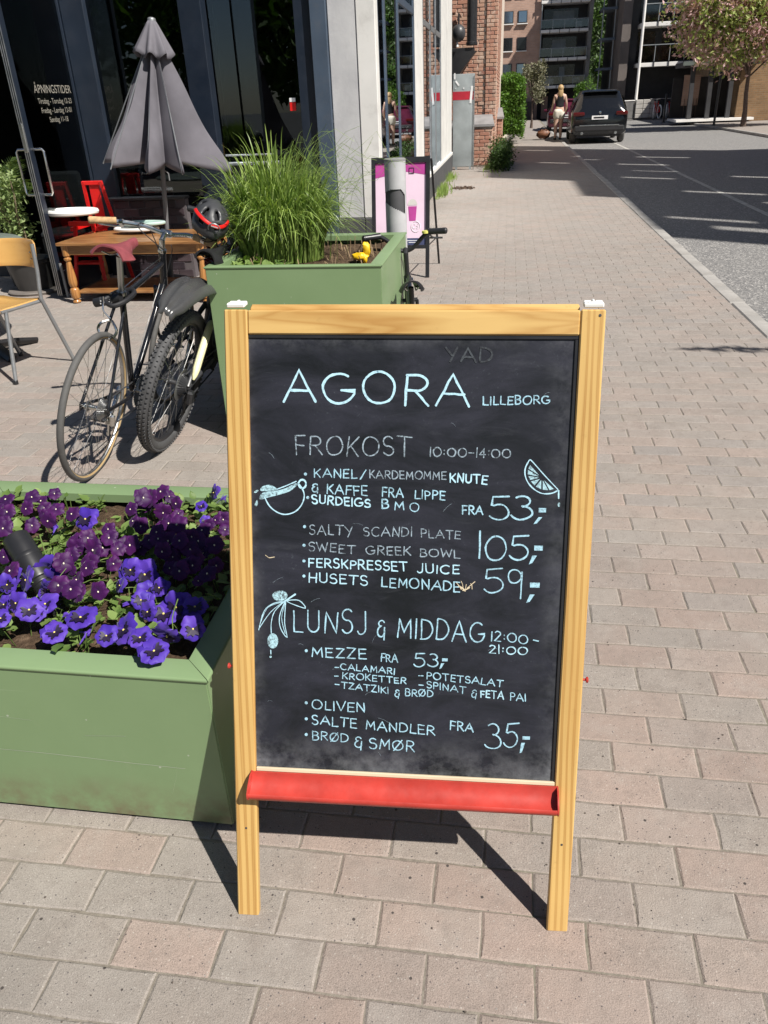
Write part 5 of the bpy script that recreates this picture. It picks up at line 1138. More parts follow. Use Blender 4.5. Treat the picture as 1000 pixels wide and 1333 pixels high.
# ---- small bike on the other side of the planter
def small_bike():
    b = thing('small_bicycle', 'small black bicycle with black saddle, leaning behind the menu board beside the taller planter', 'bicycle')
    R = .255; HX = .86
    wheel(b, 0, R, .022, M_RUBBER, None, M_ALU, 28, name='rear_wheel'); wheel(b, HX, R, .022, M_RUBBER, None, M_ALU, 28, name='front_wheel')
    f = MB(); f.tube([(.34, 0, .26), (.27, 0, .56)], .016, 10); f.tube([(.29, 0, .48), (.66, 0, .62)], .020, 10); f.tube([(.34, 0, .26), (.68, 0, .56)], .020, 10); f.tube([(.655, 0, .66), (.69, 0, .53)], .021, 10)
    for s in (-1, 1): f.tube([(.33, s*.03, .26), (0, s*.055, R)], .009, 8); f.tube([(.29, s*.018, .48), (0, s*.055, R)], .008, 8)
    f.build('frame', M_BLACKGLOSS, b)
    MB().box((.50, -.0205, .555), (.16, .002, .018), T(.50, 0, .56) @ RY(-20) @ T(-.50, 0, -.56)).build('frame_sticker', plain('pink_sticker', (.62, .35, .36), .5), b)
    k = MB()
    for s in (-1, 1): k.tube([(.70, s*.045, .52), (HX, s*.045, R)], .010, 8)
    k.tube([(.695, -.048, .525), (.695, .048, .525)], .011, 8); k.build('fork', M_BLACKP, b)
    MB().tube([(.27, 0, .56), (.245, 0, .69)], .013, 10).build('seatpost', M_BLACKP, b); saddle(b, .24, .728, M_BLACKP, .22, .125)
    MB().tube([(.655, 0, .66), (.635, 0, .785), (.66, 0, .80)], .013, 10).build('stem', M_BLACKP, b)
    hb = bar(b, [(.60, .215, .882), (.635, .12, .874), (.66, .035, .80), (.66, -.035, .80), (.635, -.12, .874), (.60, -.215, .882)], M_BLACKP, M_BLACKP, .095, .0165)
    MB().tube(spline([(.62, -.13, .87), (.665, -.15, .845), (.66, -.20, .84)], 4), .005, 6).build('brake_lever', M_DARKGREY, hb)
    MB().lathe([(.019, 0), (.019, .012)], 14, T(.632, -.11, .875)).build('bell', plain('yellow_bell', (.65, .62, .15), .4), hb)
    crank(b, .34, .26, M_ALU, 10, .07)
    rk = MB()
    for s in (-1, 1): rk.tube([(0, s*.06, R), (-.02, s*.06, .58)], .004, 6); rk.tube([(-.14, s*.06, .58), (.24, s*.05, .575)], .005, 6)
    for xx in (-.13, 0, .12): rk.tube([(xx, -.06, .58), (xx, .06, .58)], .004, 6)
    return b
sb = small_bike(); place(sb, lean((-.372, 3.56, .002), 9.5, -3))
# ------------------------------------------------------------------ terrace furniture
# closed parasol
um = thing('closed_parasol', 'half-closed charcoal parasol on a grey pole in front of the cafe windows', 'parasol', M=T(-3.17, 7.175, 0) @ Matrix.Rotation(radians(5.6), 4, 'Y') @ RZ(12))
def up(name, mb, m, sm=40): o = link(name, mb.mesh(name, m, sm)); o.parent = um; return o
up('pole', MB().lathe([(.021, 0), (.021, 2.16)], 16), plain('dark_pole_paint', (.13, .13, .135), .45))
up('base', MB().lathe([(.24, 0), (.24, .04), (.20, .07), (.05, .08), (.03, .10), (.03, .30), (.022, .31)], 28), M_DARKGREY)
mb = MB(); n, m_ = 128, 26; vs = []
z0, z1 = 1.055, 2.06
wr = random.Random(2); wid = [.5+.22*wr.random() for k in range(8)]; pk = [k*pi/4+wr.gauss(0, .09) for k in range(8)]; amp = [.9+.22*wr.random() for k in range(8)]
for j in range(m_+1):
    t = j/m_; z = z1+(z0-z1)*t; Rr = .045+.515*t**1.04
    for k in range(n):
        a = 2*pi*k/n; best = 0
        for q in range(8):
            d = abs(((a-pk[q]+pi) % (2*pi))-pi); best = max(best, amp[q]*(1-min(1, d/(.42+.0*t))**.85))
        v_ = .24+.76*best; v_ += .05*sin(a*8+t*9)*t+.04*noise.noise(Vector((cos(a)*2, sin(a)*2, t*3)))
        rr_ = Rr*v_; sw = .18*t*sin(a*4+1.0)
        vs.append((rr_*cos(a+sw*.3), rr_*sin(a+sw*.3), z-.05*t**6*(1-best)*-1-.012*best*(t > .98)))
mb.add(vs, [(j*n+k, (j+1)*n+k, (j+1)*n+(k+1) % n, j*n+(k+1) % n) for j in range(m_) for k in range(n)])
o = up('canopy', mb, M_CANOPY, 50); sm = o.modifiers.new('s', 'SOLIDIFY'); sm.thickness = .003
mb = MB(); vs = []; m2 = 7
for j in range(m2+1):
    t = j/m2
    for k in range(64):
        a = 2*pi*k/64; vs.append(((.030+.125*t**.9)*(1+.16*cos(8*a+.5)*t)*cos(a), (.030+.125*t**.9)*(1+.16*cos(8*a+.5)*t)*sin(a), 2.165-.255*t+.022*cos(8*a)*t))
mb.add(vs, [(j*64+k, (j+1)*64+k, (j+1)*64+(k+1) % 64, j*64+(k+1) % 64) for j in range(m2) for k in range(64)])
o = up('vent_cap', mb, M_CANOPY, 50); sm = o.modifiers.new('s', 'SOLIDIFY'); sm.thickness = .003
up('finial', MB().lathe([(.034, 2.15), (.034, 2.17), (.030, 2.178), (.012, 2.185)], 20), M_GREYSTEEL)
up('crank', MB().tube([(.02, 0, 1.02), (.05, 0, 1.0), (.055, 0, .94)], .006, 8), M_GREYSTEEL)
for q in range(8):
    a = pk[q]; up('rib', MB().tube([(.03*cos(a), .03*sin(a), 2.05), (.53*cos(a), .53*sin(a), 1.045)], .0055, 6), M_GREYSTEEL)
# plywood and tube chair
ch = thing('cafe_chair', 'honey plywood chair on grey tubular legs, cut by the left edge of the photo', 'chair', M=T(-3.205, 4.56, 0) @ RZ(-13))
def cpart(name, mb, m, sm=40): o = link(name, mb.mesh(name, m, sm)); o.parent = ch; return o
def ply(w_, h_, f, th=.011, nu=16, nv=6, rc=.05):
    mb = MB(); vs = []
    for i in range(nu+1):
        for j in range(nv+1):
            u = (i/nu*2-1); v = (j/nv*2-1); k = 1-max(0, abs(v)-.75)*.0
            x = u*w_*(1-.05*max(0, abs(v)-.55)/.45*1.2 if abs(u) > .8 else 1); y = v*h_*(1-.10*max(0, abs(u)-.8)/.2*1.5)
            vs.append(f(x, y))
    N = len(vs); nrm = [Vector((0, 0, 0))]*N
    g = lambda i, j: i*(nv+1)+j
    fs = []
    for i in range(nu):
        for j in range(nv): fs.append((g(i, j), g(i+1, j), g(i+1, j+1), g(i, j+1)))
    mb.add(vs, fs); return mb
def bk(x, y): return Vector((x, .225+.0-.10*(x/.23)**2+.05*1+y*.16, .715+y-.0*(x*x)))
o = cpart('backrest', ply(.228, .085, bk), M_PLY, 60); sm = o.modifiers.new('s', 'SOLIDIFY'); sm.thickness = .011; sm = o.modifiers.new('b', 'BEVEL'); sm.width = .003; sm.segments = 2
def st_(x, y): return Vector((x, y, .452-.018*(1-(x/.2)**2)-.03*max(0, (-y-.12)/.1)**2))
o = cpart('seat', ply(.20, .205, st_), M_PLY, 60); sm = o.modifiers.new('s', 'SOLIDIFY'); sm.thickness = .012
for s in (-1, 1):
    cpart('rear_leg', MB().tube(spline([(s*.224, .180, .785), (s*.224, .170, .62), (s*.222, .15, .47), (s*.224, .165, .40), (s*.240, .29, .005)], 5), .0125, 10), M_GREYSTEEL)
    cpart('front_leg', MB().tube([(s*.195, -.13, .44), (s*.225, -.225, .005)], .0125, 10), M_GREYSTEEL)
    cpart('side_rail', MB().tube([(s*.205, .15, .435), (s*.195, -.17, .435)], .011, 8), M_GREYSTEEL)
    for (fx, fy) in ((.236, .292), (.226, -.227)): cpart('foot_cap', MB().lathe([(.0155, 0), (.0155, .022), (.013, .026)], 12, T(s*fx, fy, 0)), M_BLACKP)
    for yy in (-.01, .03): cpart('rivet', MB().sphere((s*.175, .195, .70+yy), .006, 8, 6), M_CHROME)
# grey round cafe table at the very edge
tb = thing('bistro_table', 'grey stone-topped pedestal table at the left edge behind the plywood chair', 'table', (-3.74, 5.02, 0))
MB().lathe([(.0, .700), (.60, .700), (.615, .708), (.615, .722), (.60, .73), (0, .73)], 48, T(-3.94, 5.02, 0), False).build('table_top', plain('grey_table_top', (.17, .20, .18), .35, var=.15, scale=6), tb)
MB().lathe([(.03, .02), (.03, .70)], 16, T(-3.62, 4.95, 0)).build('column', M_BLACKP, tb)
for a in (0, 90, 180, 270): MB().tube([(-3.62, 4.95, .06), (-3.62+.17*cos(radians(a-35)), 4.95+.17*sin(radians(a-35)), .045), (-3.62+.33*cos(radians(a-35)), 4.95+.33*sin(radians(a-35)), .018)], [.045, .040, .035], 10, flat=.55).build('foot', M_BLACKP, tb)
# low wooden table with turned legs
lt = thing('low_wooden_table', 'low brown wooden table with turned legs and lower shelf in front of the parasol', 'table', (-3.12, 6.8, 0))
tx0, tx1, ty0, ty1, tz = -3.83, -2.50, 6.43, 7.14, .52
nb = 5
for k in range(nb):
    a, b_ = ty0+(ty1-ty0)*k/nb, ty0+(ty1-ty0)*(k+1)/nb
    MB().box(((tx0+tx1)/2, (a+b_)/2, tz-.0125), (tx1-tx0, b_-a-.002, .025), None, .004).build('top_board', M_OAK, lt)
for (c_, d_) in ((((tx0+tx1)/2, ty0+.05, tz-.065), (tx1-tx0-.16, .022, .08)), (((tx0+tx1)/2, ty1-.05, tz-.065), (tx1-tx0-.16, .022, .08)), ((tx0+.055, (ty0+ty1)/2, tz-.065), (.022, ty1-ty0-.16, .08)), ((tx1-.055, (ty0+ty1)/2, tz-.065), (.022, ty1-ty0-.16, .08))):
    MB().box(c_, d_, None, .003).build('apron', M_OAK, lt)
lp_ = [(.026, 0), (.036, .012), (.030, .03), (.022, .036), (.034, .044), (.040, .06), (.040, .115), (.034, .13), (.024, .138), (.032, .15), (.038, .18), (.037, .22), (.030, .29), (.022, .345), (.020, .36), (.032, .372), (.034, .385), (.022, .398), (.034, .41), (.034, .495)]
for x in (tx0+.055, tx1-.055):
    for y in (ty0+.055, ty1-.055): MB().lathe(lp_, 20, T(x, y, 0)).build('leg', M_OAKLEG, lt)
MB().box(((tx0+tx1)/2, (ty0+ty1)/2, .09), (tx1-tx0-.14, ty1-ty0-.14, .022), None, .004).build('lower_shelf', M_OAK, lt)
# red high chair with white tray
hc = thing('red_high_chair', 'red wooden high chair with a white tray beside the open door', 'high chair', (-3.98, 7.25, 0))
X0, X1, Y0, Y1 = -4.005, -3.74, 7.02, 7.40
for (xb, xt) in ((X0-.015, X0+.05), (X1+.03, X1-.04)):
    MB().tube([(xb, Y1+.12, 0), (xt, Y1-.04, .93)], .0185, 4).build('rear_leg', M_REDW, hc); MB().tube([(xb, Y0-.08, 0), (xt, Y0+.05, .62)], .0185, 4).build('front_leg', M_REDW, hc)
    MB().box(((xb+xt)/2, (Y0+Y1)/2+.02, .55), (.028, .40, .035), None, .003).build('arm_rail', M_REDW, hc)
MB().box(((X0+X1)/2+.01, Y1-.035, .915), (.17, .022, .035), None, .003).build('top_rail', M_REDW, hc)
MB().box(((X0+X1)/2+.01, Y1-.02, .70), (.10, .014, .44), None, .003).build('back_slat', M_REDW, hc)
MB().box(((X0+X1)/2, (Y0+Y1)/2, .46), (.26, .34, .022), None, .004).build('seat', M_REDW, hc); MB().box(((X0+X1)/2, Y0+.02, .25), (.25, .12, .02), None, .003).build('foot_rest', M_REDW, hc)
for zz in (.33, .60): MB().box(((X0+X1)/2, Y0+.0, zz), (.25, .022, .04), None, .003).build('cross_rail', M_REDW, hc)
def tray_mesh(cx, cy, cz, w_, d_, th=.018):
    mb = MB(); P = [(cx+w_*cos(a)*(1 if abs(cos(a)) < .9 else 1), cy+d_*sin(a)*(.7 if sin(a) > 0 else 1), cz) for a in [2*pi*k/40 for k in range(40)]]
    mb.tube(P, th, 8, closed=True); mb.add([(cx+(x-cx)*.98, cy+(y-cy)*.98, cz-.008) for x, y, z in P], [tuple(range(40))]); return mb
tray_mesh(-3.86, 6.90, .72, .215, .17, .024).build('tray', M_WHITEP, hc)
# folded white trays stacked on the low table
wt = thing('white_tray_stack', 'stacked white high-chair trays with curved rims on the low wooden table', 'tray stack', (-3.25, 6.98, .53))
for k, (dx, dz, w_) in enumerate(((0, .03, .20), (.07, .075, .19))):
    tray_mesh(-3.30+dx, 6.93+.02*k, .53+dz, w_, .10, .015).build('tray', M_WHITEP if k != 1 else plain('pale_green_plastic', (.42, .55, .50), .4), wt)
# grey chair further back
gc_ = thing('grey_side_chair', 'charcoal upholstered chair half hidden behind the red high chair', 'chair', (-4.35, 7.52, 0))
MB().box((-4.27, 7.60, .80), (.34, .06, .42), None, .03).build('backrest', plain('charcoal_fabric', (.07, .075, .08), .9), gc_); MB().box((-4.27, 7.42, .47), (.36, .36, .07), None, .025).build('seat', bpy.data.materials['charcoal_fabric'], gc_)
for x in (-4.43, -4.11):
    for y in (7.26, 7.60): MB().tube([(x, y, 0), (x, y, .44)], .012, 8).build('leg', M_BLACKP, gc_)
# potted palm and shrub left of the open door
pot = thing('potted_shrub', 'dark pot with a light-green leafy shrub beside the open door', 'potted plant', (-4.46, 6.86, 0))
MB().lathe([(.15, 0), (.155, .02), (.20, .27), (.215, .28), (.215, .31), (.195, .31), (.19, .27)], 32, T(-4.46, 6.98, 0)).build('pot', plain('dark_clay', (.04, .038, .037), .5), pot)
MB().lathe([(0, .0), (.24, .0), (.25, .02), (.24, .03), (0, .032)], 32, T(-4.46, 6.98, 0), False).build('saucer', plain('saucer_clay', (.16, .14, .125), .7), pot)
pr_ = random.Random(6)
st = MB(); lf = MB(); tips = []
for k in range(9):
    a = pr_.uniform(-.9, .9); x, y = -4.44, 6.96
    P = [(x+.02*pr_.gauss(0, 1), y, .28)]
    for i in range(1, 6): P.append((P[-1][0]+.035*a+pr_.gauss(0, .012), P[-1][1]-.03+pr_.gauss(0, .012), P[-1][2]+.145))
    st.tube(P, [.012, .011, .009, .007, .005, .003], 6); tips += P[2:]
for p in tips:
    c_ = Vector(p); leaves(lf, [c_+Vector((pr_.gauss(0, .06), pr_.gauss(0, .05), pr_.gauss(0, .055))) for i in range(34)], .045, rnd=pr_)
st.build('stems', plain('pale_stem', (.24, .19, .12), .8), pot); lf.build('leaves', leaf_mat('pale_shrub_leaf', (.16, .24, .07), (.36, .44, .20)), pot, 0, kind='stuff')
pm = thing('potted_palm', 'palm with long dark-green fronds at the left edge', 'potted plant', (-4.62, 7.2, 0))
MB().lathe([(.14, 0), (.19, .30), (.19, .33), (.17, .33)], 24, T(-4.72, 7.3, 0)).build('pot', M_BLACKP, pm)
MB().tube([(-4.72, 7.3, .25), (-4.71, 7.28, .62), (-4.70, 7.27, .80)], [.035, .028, .02], 8).build('trunk', M_BARK, pm)
for k in range(15):
    a = pr_.uniform(-3.2, 3.2); L = pr_.uniform(.38, .60); el = pr_.uniform(.35, 1.3); fr_ = MB()
    P = [Vector((-4.70+cos(a)*L*t*cos(el), 7.27+sin(a)*L*t*cos(el)*.8, .80+L*sin(el)*t*1.2-.35*L*t*t*1.5)) for t in [i/12 for i in range(13)]]
    fr_.tube(P, .004, 4)
    for i in range(2, 13):
        d = (P[i]-P[i-1]).normalized(); s_ = d.cross(Vector((0, 0, 1))).normalized(); ll = .17*sin(pi*(i/13)**.8)+.03
        for sg in (-1, 1):
            q = P[i]+(s_*sg*.8+d*.6+Vector((0, 0, -.25))).normalized()*ll; w_ = d*.008
            fr_.add([P[i]-w_, P[i]+w_, q], [(0, 1, 2)])
    fr_.build('frond', M_GRASSBLADE, pm, 0)
# ------------------------------------------------------------------ the cafe building on the left
cafe = thing('cafe_building', 'cafe building with pale concrete corner pillar, navy window frames and dark glass', 'building', (-4.5, 12, 0))
B = lambda c, d, name, m, bev=.004, par=cafe: MB().box(c, d, None, bev).build(name, m, par)
def span(x0, x1, y0, y1, z0, z1, name, m, bev=.004, par=cafe): return B(((x0+x1)/2, (y0+y1)/2, (z0+z1)/2), (x1-x0, y1-y0, z1-z0), name, m, bev, par)
# shell: ceiling, back wall and the dark room behind the glass
span(-9, -1.5, 8.6, 20, 3.3, 3.5, 'ceiling', M_DARKWALL); span(-9, -8.85, 7.9, 20, 0, 3.3, 'back_wall', M_DARKWALL); span(-8.85, -1.45, 19.2, 19.35, 0, 3.3, 'end_wall', M_DARKWALL)
span(-8.85, -1.40, 7.85, 19.2, -.02, .012, 'interior_floor', M_DARKFLOOR); span(-8.85, -2.0, 12.2, 12.35, .012, 3.3, 'partition_wall', M_DARKWALL)
span(-9, -1.29, 8.2, 20, 3.5, 7.5, 'upper_storey', M_CONC); span(-9, -2.1, 7.70, 8.19, 3.22, 7.5, 'upper_front', M_NAVYL)
span(-9, -2.7, 7.85, 8.6, 3.3, 3.5, 'ceiling', M_DARKWALL)
# corner pillar
span(-1.742, -1.470, 8.45, 9.0, .415, 3.49, 'corner_pillar', M_CONC, .008); span(-1.748, -1.462, 8.43, 9.02, 0, .413, 'pillar_plinth', M_PLINTH, .006)
span(-1.467, -1.285, 8.44, 8.62, .417, 3.49, 'white_corner_post', M_WHITEWALL, .006); span(-1.461, -1.275, 8.425, 8.63, 0, .415, 'post_plinth', M_PLINTH, .006)
for z in (1.33, 1.42, 1.02, .93): B((-1.7435, 8.47, z), (.006, .02, .03), 'cable_clip', M_PLATE, .001)
# navy pillars and frames of the cafe front
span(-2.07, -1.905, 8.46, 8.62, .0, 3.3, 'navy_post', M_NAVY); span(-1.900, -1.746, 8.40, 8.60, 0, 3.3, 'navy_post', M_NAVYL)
# entrance recess: glass door and side return
span(-2.92, -2.71, 7.70, 7.84, 0, 3.22, 'navy_post', M_NAVY); span(-4.02, -3.80, 7.70, 7.84, 0, 3.22, 'navy_post', M_NAVY); span(-5.35, -5.15, 7.70, 7.84, 0, 3.22, 'navy_post', M_NAVY)
def pane(a, b, z0, z1, name='pane', m=None, par=cafe, th=.008):
    a, b = Vector((*a, 0)), Vector((*b, 0)); d = (b-a); n = Vector((d.y, -d.x, 0)).normalized()*th/2
    P = [a-n, b-n, b+n, a+n]; mb = MB(); mb.add([(p.x, p.y, z0) for p in P]+[(p.x, p.y, z1) for p in P], [(3, 2, 1, 0), (4, 5, 6, 7), (0, 1, 5, 4), (1, 2, 6, 5), (2, 3, 7, 6), (3, 0, 4, 7)])
    return mb.build(name, m or M_GLASS, par, 0)
pane((-3.80, 7.77), (-2.92, 7.77), .74, 3.2); pane((-8.8, 7.77), (-5.35, 7.77), .1, 3.2); pane((-2.705, 7.86), (-2.705, 8.5), .1, 3.2); pane((-2.70, 8.54), (-2.07, 8.54), .10, 3.2)
span(-2.70, -2.07, 8.50, 8.58, 0, .10, 'door_threshold', M_NAVY); 
stk = thing('door_sticker', 'small red and white sticker on the dark glass of the cafe entrance', 'sticker', (-2.16, 8.53, 1.49))
MB().box((-2.165, 8.533, 1.475), (.062, .002, .075), None, 0).build('red_field', M_REDW, stk); MB().box((-2.165, 8.533, 1.535), (.062, .002, .035), None, 0).build('white_field', M_PLATE, stk)
# low dark block wall under the window, each block laid
lw = thing('low_block_wall', 'low wall of dark glazed blocks under the cafe window behind the low table', 'wall', (-3.4, 7.6, 0))
MB().box((-3.44, 7.63, .365), (.74, .09, .73), None, 0).build('mortar_bed', plain('dark_mortar', (.10, .085, .09), .9), lw)
bm = [MB().box((0, 0, 0), (.152, .012, .068), None, .004).mesh('block', plain('dark_glazed_block_%s' % 'abc'[k], (.035+.02*k, .026+.014*k, .032+.014*k), .45, var=.3)) for k in range(3)]
rb_ = random.Random(9)
for r in range(10):
    for c_ in range(5):
        x = -3.735+.157*c_+(0 if r % 2 else -.0785)
        if x < -3.75 or x > -3.12: continue
        o = link('block', bm[rb_.randrange(3)], lw); o.location = (x+.02, 7.583, .04+.0725*r)
MB().box((-3.46, 7.62, .745), (.80, .14, .025), None, .004).build('sill', M_DARKGREY, lw)
# interior: display counter, shelf, coloured stock
cn = thing('display_counter', 'dark display counter with steel edge seen through the cafe window', 'counter', (-3.3, 8.6, 0))
MB().box((-3.3, 8.75, .50), (1.9, .5, .9), None, .01).build('body', M_DARKWALL, cn); MB().box((-3.3, 8.72, .97), (1.95, .55, .03), None, .006).build('worktop', M_ALU, cn)
MB().box((-3.3, 8.50, 1.05), (1.8, .02, .015), None, .003).build('rail', M_ALU, cn)
bx = thing('paper_bag', 'yellow paper bag on the display counter behind the window', 'bag', (-3.05, 8.62, .99)); MB().box((-3.05, 8.66, 1.08), (.14, .08, .17), RZ(0), .01).build('bag_body', plain('kraft_yellow', (.40, .28, .08), .8), bx)
rd = thing('dark_red_armchair', 'dark red armchair inside the cafe behind the window', 'chair', (-3.55, 8.1, 0))
MB().box((-3.62, 8.25, .62), (.32, .08, .62), None, .03).build('backrest', plain('dark_red_cloth', (.10, .01, .015), .7), rd); MB().box((-3.62, 8.10, .42), (.34, .3, .08), None, .02).build('seat', bpy.data.materials['dark_red_cloth'], rd)
# open glazed door, swung out square to the front; lettering on its glass
dr = thing('open_glass_door', 'open glazed cafe door with steel edge, bar handle and opening hours lettering', 'door', (-4.05, 7.70, 0))
DX = -4.05; DY0, DY1 = 6.70, 7.74
def dspan(y0, y1, z0, z1, name, m, w_=.05, bev=.003): return MB().box((DX, (y0+y1)/2, (z0+z1)/2), (w_, y1-y0, z1-z0), None, bev).build(name, m, dr)
dspan(DY0, DY0+.07, .02, 2.95, 'leading_stile', M_NAVY); dspan(DY1-.055, DY1, .02, 2.95, 'hinge_stile', M_NAVY); dspan(DY0+.071, DY1-.056, .02, .22, 'bottom_rail', M_NAVY); dspan(DY0+.071, DY1-.056, 2.84, 2.95, 'top_rail', M_NAVY)
pane((DX, DY0+.07), (DX, DY1-.055), .22, 2.84, 'door_pane', M_DOORGLASS, dr)
for dx in (-.018, 0, .018): MB().box((DX+dx, DY0-.004, 1.48), (.007, .008, 2.92), None, .001).build('edge_strip', M_ALU, dr)
MB().box((DX, DY0-.008, 1.33), (.03, .012, .22), None, .003).build('lock_plate', M_CHROME, dr)
for s in (1, -1):
    x = DX+s*.025; MB().tube([(x, DY0+.045, .88), (x+s*.085, DY0+.045, .88), (x+s*.10, DY0+.045, .90), (x+s*.10, DY0+.045, 1.22), (x+s*.085, DY0+.045, 1.24), (x, DY0+.045, 1.24)], .011, 10).build('bar_handle', M_CHROME, dr)
MB().tube([(DX+.03, DY0+.05, .02), (DX+.10, DY0+.02, .02)], .010, 8).build('door_stay', M_GREYSTEEL, dr)
MB().tube([(DX+.04, DY0+.04, .30), (DX+.06, DY0+.02, .0)], .014, 8).build('floor_bolt', M_GREYSTEEL, dr)
ML = Matrix(((0, 0, 1, DX+.0058), (1, 0, 0, 0), (0, 1, 0, 0), (0, 0, 0, 1)))
M_LETTER = plain('pale_glass_lettering', (.24, .225, .19), .6, bump=0)
for txt, sz, z in (('ÅPNINGSTIDER', .092, 1.665), ('Tirsdag - Torsdag 12-23', .060, 1.583), ('Fredag - Lørdag 12-01', .060, 1.510), ('Søndag 11-18', .060, 1.437)):
    me = text_mesh(txt, sz); me.materials.append(M_LETTER); o = link('lettering', me); o.matrix_basis = T(0, 7.33, z) @ ML; o.parent = dr; o.matrix_parent_inverse = wm(dr).inverted()
# ---- street facade of the same building: glazed shop front
sf = thing('shop_front', 'long glazed shop front with grey door frames and white posts facing the street', 'facade', (FACX, 13, 0))
def fs_(y0, y1, z0, z1, name, m, x0=FACX-.10, x1=FACX-.006, bev=.004): return MB().box(((x0+x1)/2, (y0+y1)/2, (z0+z1)/2), (x1-x0, y1-y0, z1-z0), None, bev).build(name, m, sf)
fs_(8.62, 19.3, 0, .34, 'plinth', M_PLINTH, FACX-.16, FACX+.015); fs_(8.62, 19.3, .341, .40, 'sill', M_WHITEWALL, FACX-.12, FACX+.02)
fs_(8.62, 19.3, 3.3, 3.49, 'lintel', M_WHITEWALL)
fs_(11.95, 12.98, .401, 3.3, 'white_post', M_WHITEWALL); fs_(16.45, 17.7, .401, 3.3, 'white_post', M_WHITEWALL); fs_(17.85, 19.3, .401, 3.3, 'white_post', M_WHITEWALL)
for y in (8.66, 9.16, 10.25, 11.88, 13.10, 14.3, 15.3, 16.40): fs_(y-.045, y+.045, .401, 3.3, 'mullion', M_NAVYL if y < 12 else M_GREYSTEEL, FACX-.09, FACX-.012)
fs_(10.296, 11.834, 2.46, 2.54, 'transom', M_NAVYL, FACX-.09, FACX-.008); fs_(13.146, 16.354, 2.44, 2.52, 'transom', M_GREYSTEEL, FACX-.08, FACX-.012)
for y0, y1 in ((10.33, 10.45), (11.68, 11.80)): fs_(y0, y1, .45, 2.44, 'door_stile', M_NAVYL, FACX-.07, FACX-.032)
fs_(10.451, 11.679, .45, .62, 'door_rail', M_NAVYL, FACX-.07, FACX-.032); fs_(10.451, 11.679, 2.32, 2.44, 'door_rail', M_NAVYL, FACX-.07, FACX-.032)
for y0, y1 in ((8.70, 9.12), (9.20, 10.21), (10.29, 11.84), (13.14, 14.26), (14.34, 15.26), (15.34, 16.36)): pane((FACX-.026, y0), (FACX-.026, y1), .40, 3.3, 'pane', None, sf)
MB().box((FACX-.040, 15.9, .85), (.006, .55, .80), None, 0).build('white_poster', M_PLATE, sf)
# galvanised hoarding beside it with a red tape stripe
hd = thing('metal_hoarding', 'galvanised sheet hoarding with a dark red stripe and torn paper bits, beside the brick wall', 'hoarding', (-1.04, 19.6, 0))
MB().box((-1.04, 19.62, 1.0), (.49, .05, 1.88), None, .006).build('sheet', M_GALV, hd); MB().box((-1.04, 19.593, 1.515), (.488, .006, .165), None, 0).build('red_stripe', M_REDSTRIPE, hd)
for (x, z, w_, h_, a) in ((-.87, 1.53, .05, .34, 5), (-1.24, 1.90, .03, .12, 0), (-1.18, 1.76, .035, .12, -38), (-1.04, 1.66, .03, .03, 0), (-1.22, 1.66, .02, .02, 0)):
    MB().box((0, 0, 0), (w_, .004, h_), T(x, 19.585, z) @ Matrix.Rotation(radians(a), 4, 'Y')).build('torn_paper', M_PLATE, hd, 0)
MB().box((-.806, 19.60, .95), (.02, .06, 1.9), None, .004).build('edge_post', M_ALU, hd)
for x in (-1.2, -.88): MB().box((x, 19.62, .03), (.05, .05, .06)).build('foot', M_GALV, hd)
# ---- old red brick building: the face turned to us is laid brick by brick
bb = thing('old_brick_building', 'old red brick building with buttresses beyond the metal hoarding', 'building', (-1.2, 25, 0))
def bspan(x0, x1, y0, y1, z0, z1, name, m, bev=0, par=bb): return MB().box(((x0+x1)/2, (y0+y1)/2, (z0+z1)/2), (x1-x0, y1-y0, z1-z0), None, bev).build(name, m, par)
bspan(-6, -.60, 21.02, 34, 0, 8, 'wall', M_BRICKRED); bspan(-6, -.615, 21.0, 21.02, 0, 8, 'mortar_face', M_MORTAR)
mb = MB(); r2 = random.Random(12)
for r in range(int(4.6/.079)):
    z = .04+.079*r; x = -1.40+(0 if r % 2 else -.125)
    while x < -.615:
        x1 = min(x+.238, -.608)
        if x1-x > .05 and x1 > -1.4:
            dy = r2.uniform(-.006, .006)-(.02 if r2.random() < .03 else 0)
            mb.box(((x+x1)/2, 20.994+dy, z+.033), (x1-x-.012, .022, .066+r2.uniform(-.004, .004)), None, .006)
        x += .25
mb.build('brickwork', M_BRICKPIECE, bb, 0, kind='stuff')
# quoin strip, set forward
bspan(-.60, -.34, 20.96, 34, 0.0, 8, 'quoin_pier', M_MORTAR)
mb = MB()
for r in range(int(4.6/.079)):
    z = .04+.079*r
    for (a, b_) in (((-.602, -.53), (-.515, -.345)) if r % 2 else ((-.602, -.43), (-.415, -.345))):
        mb.box(((a+b_)/2, 20.95+r2.uniform(-.004, .006), z+.033), (b_-a, .022, .066), None, .006)
    for k in range(20): mb.box((-.338, 21.08+.25*k+(.125 if r % 2 else 0), z+.033), (.02, .236, .066), None, .005)
mb.build('quoin_brickwork', M_BRICKPIECE, bb, 0, kind='stuff')
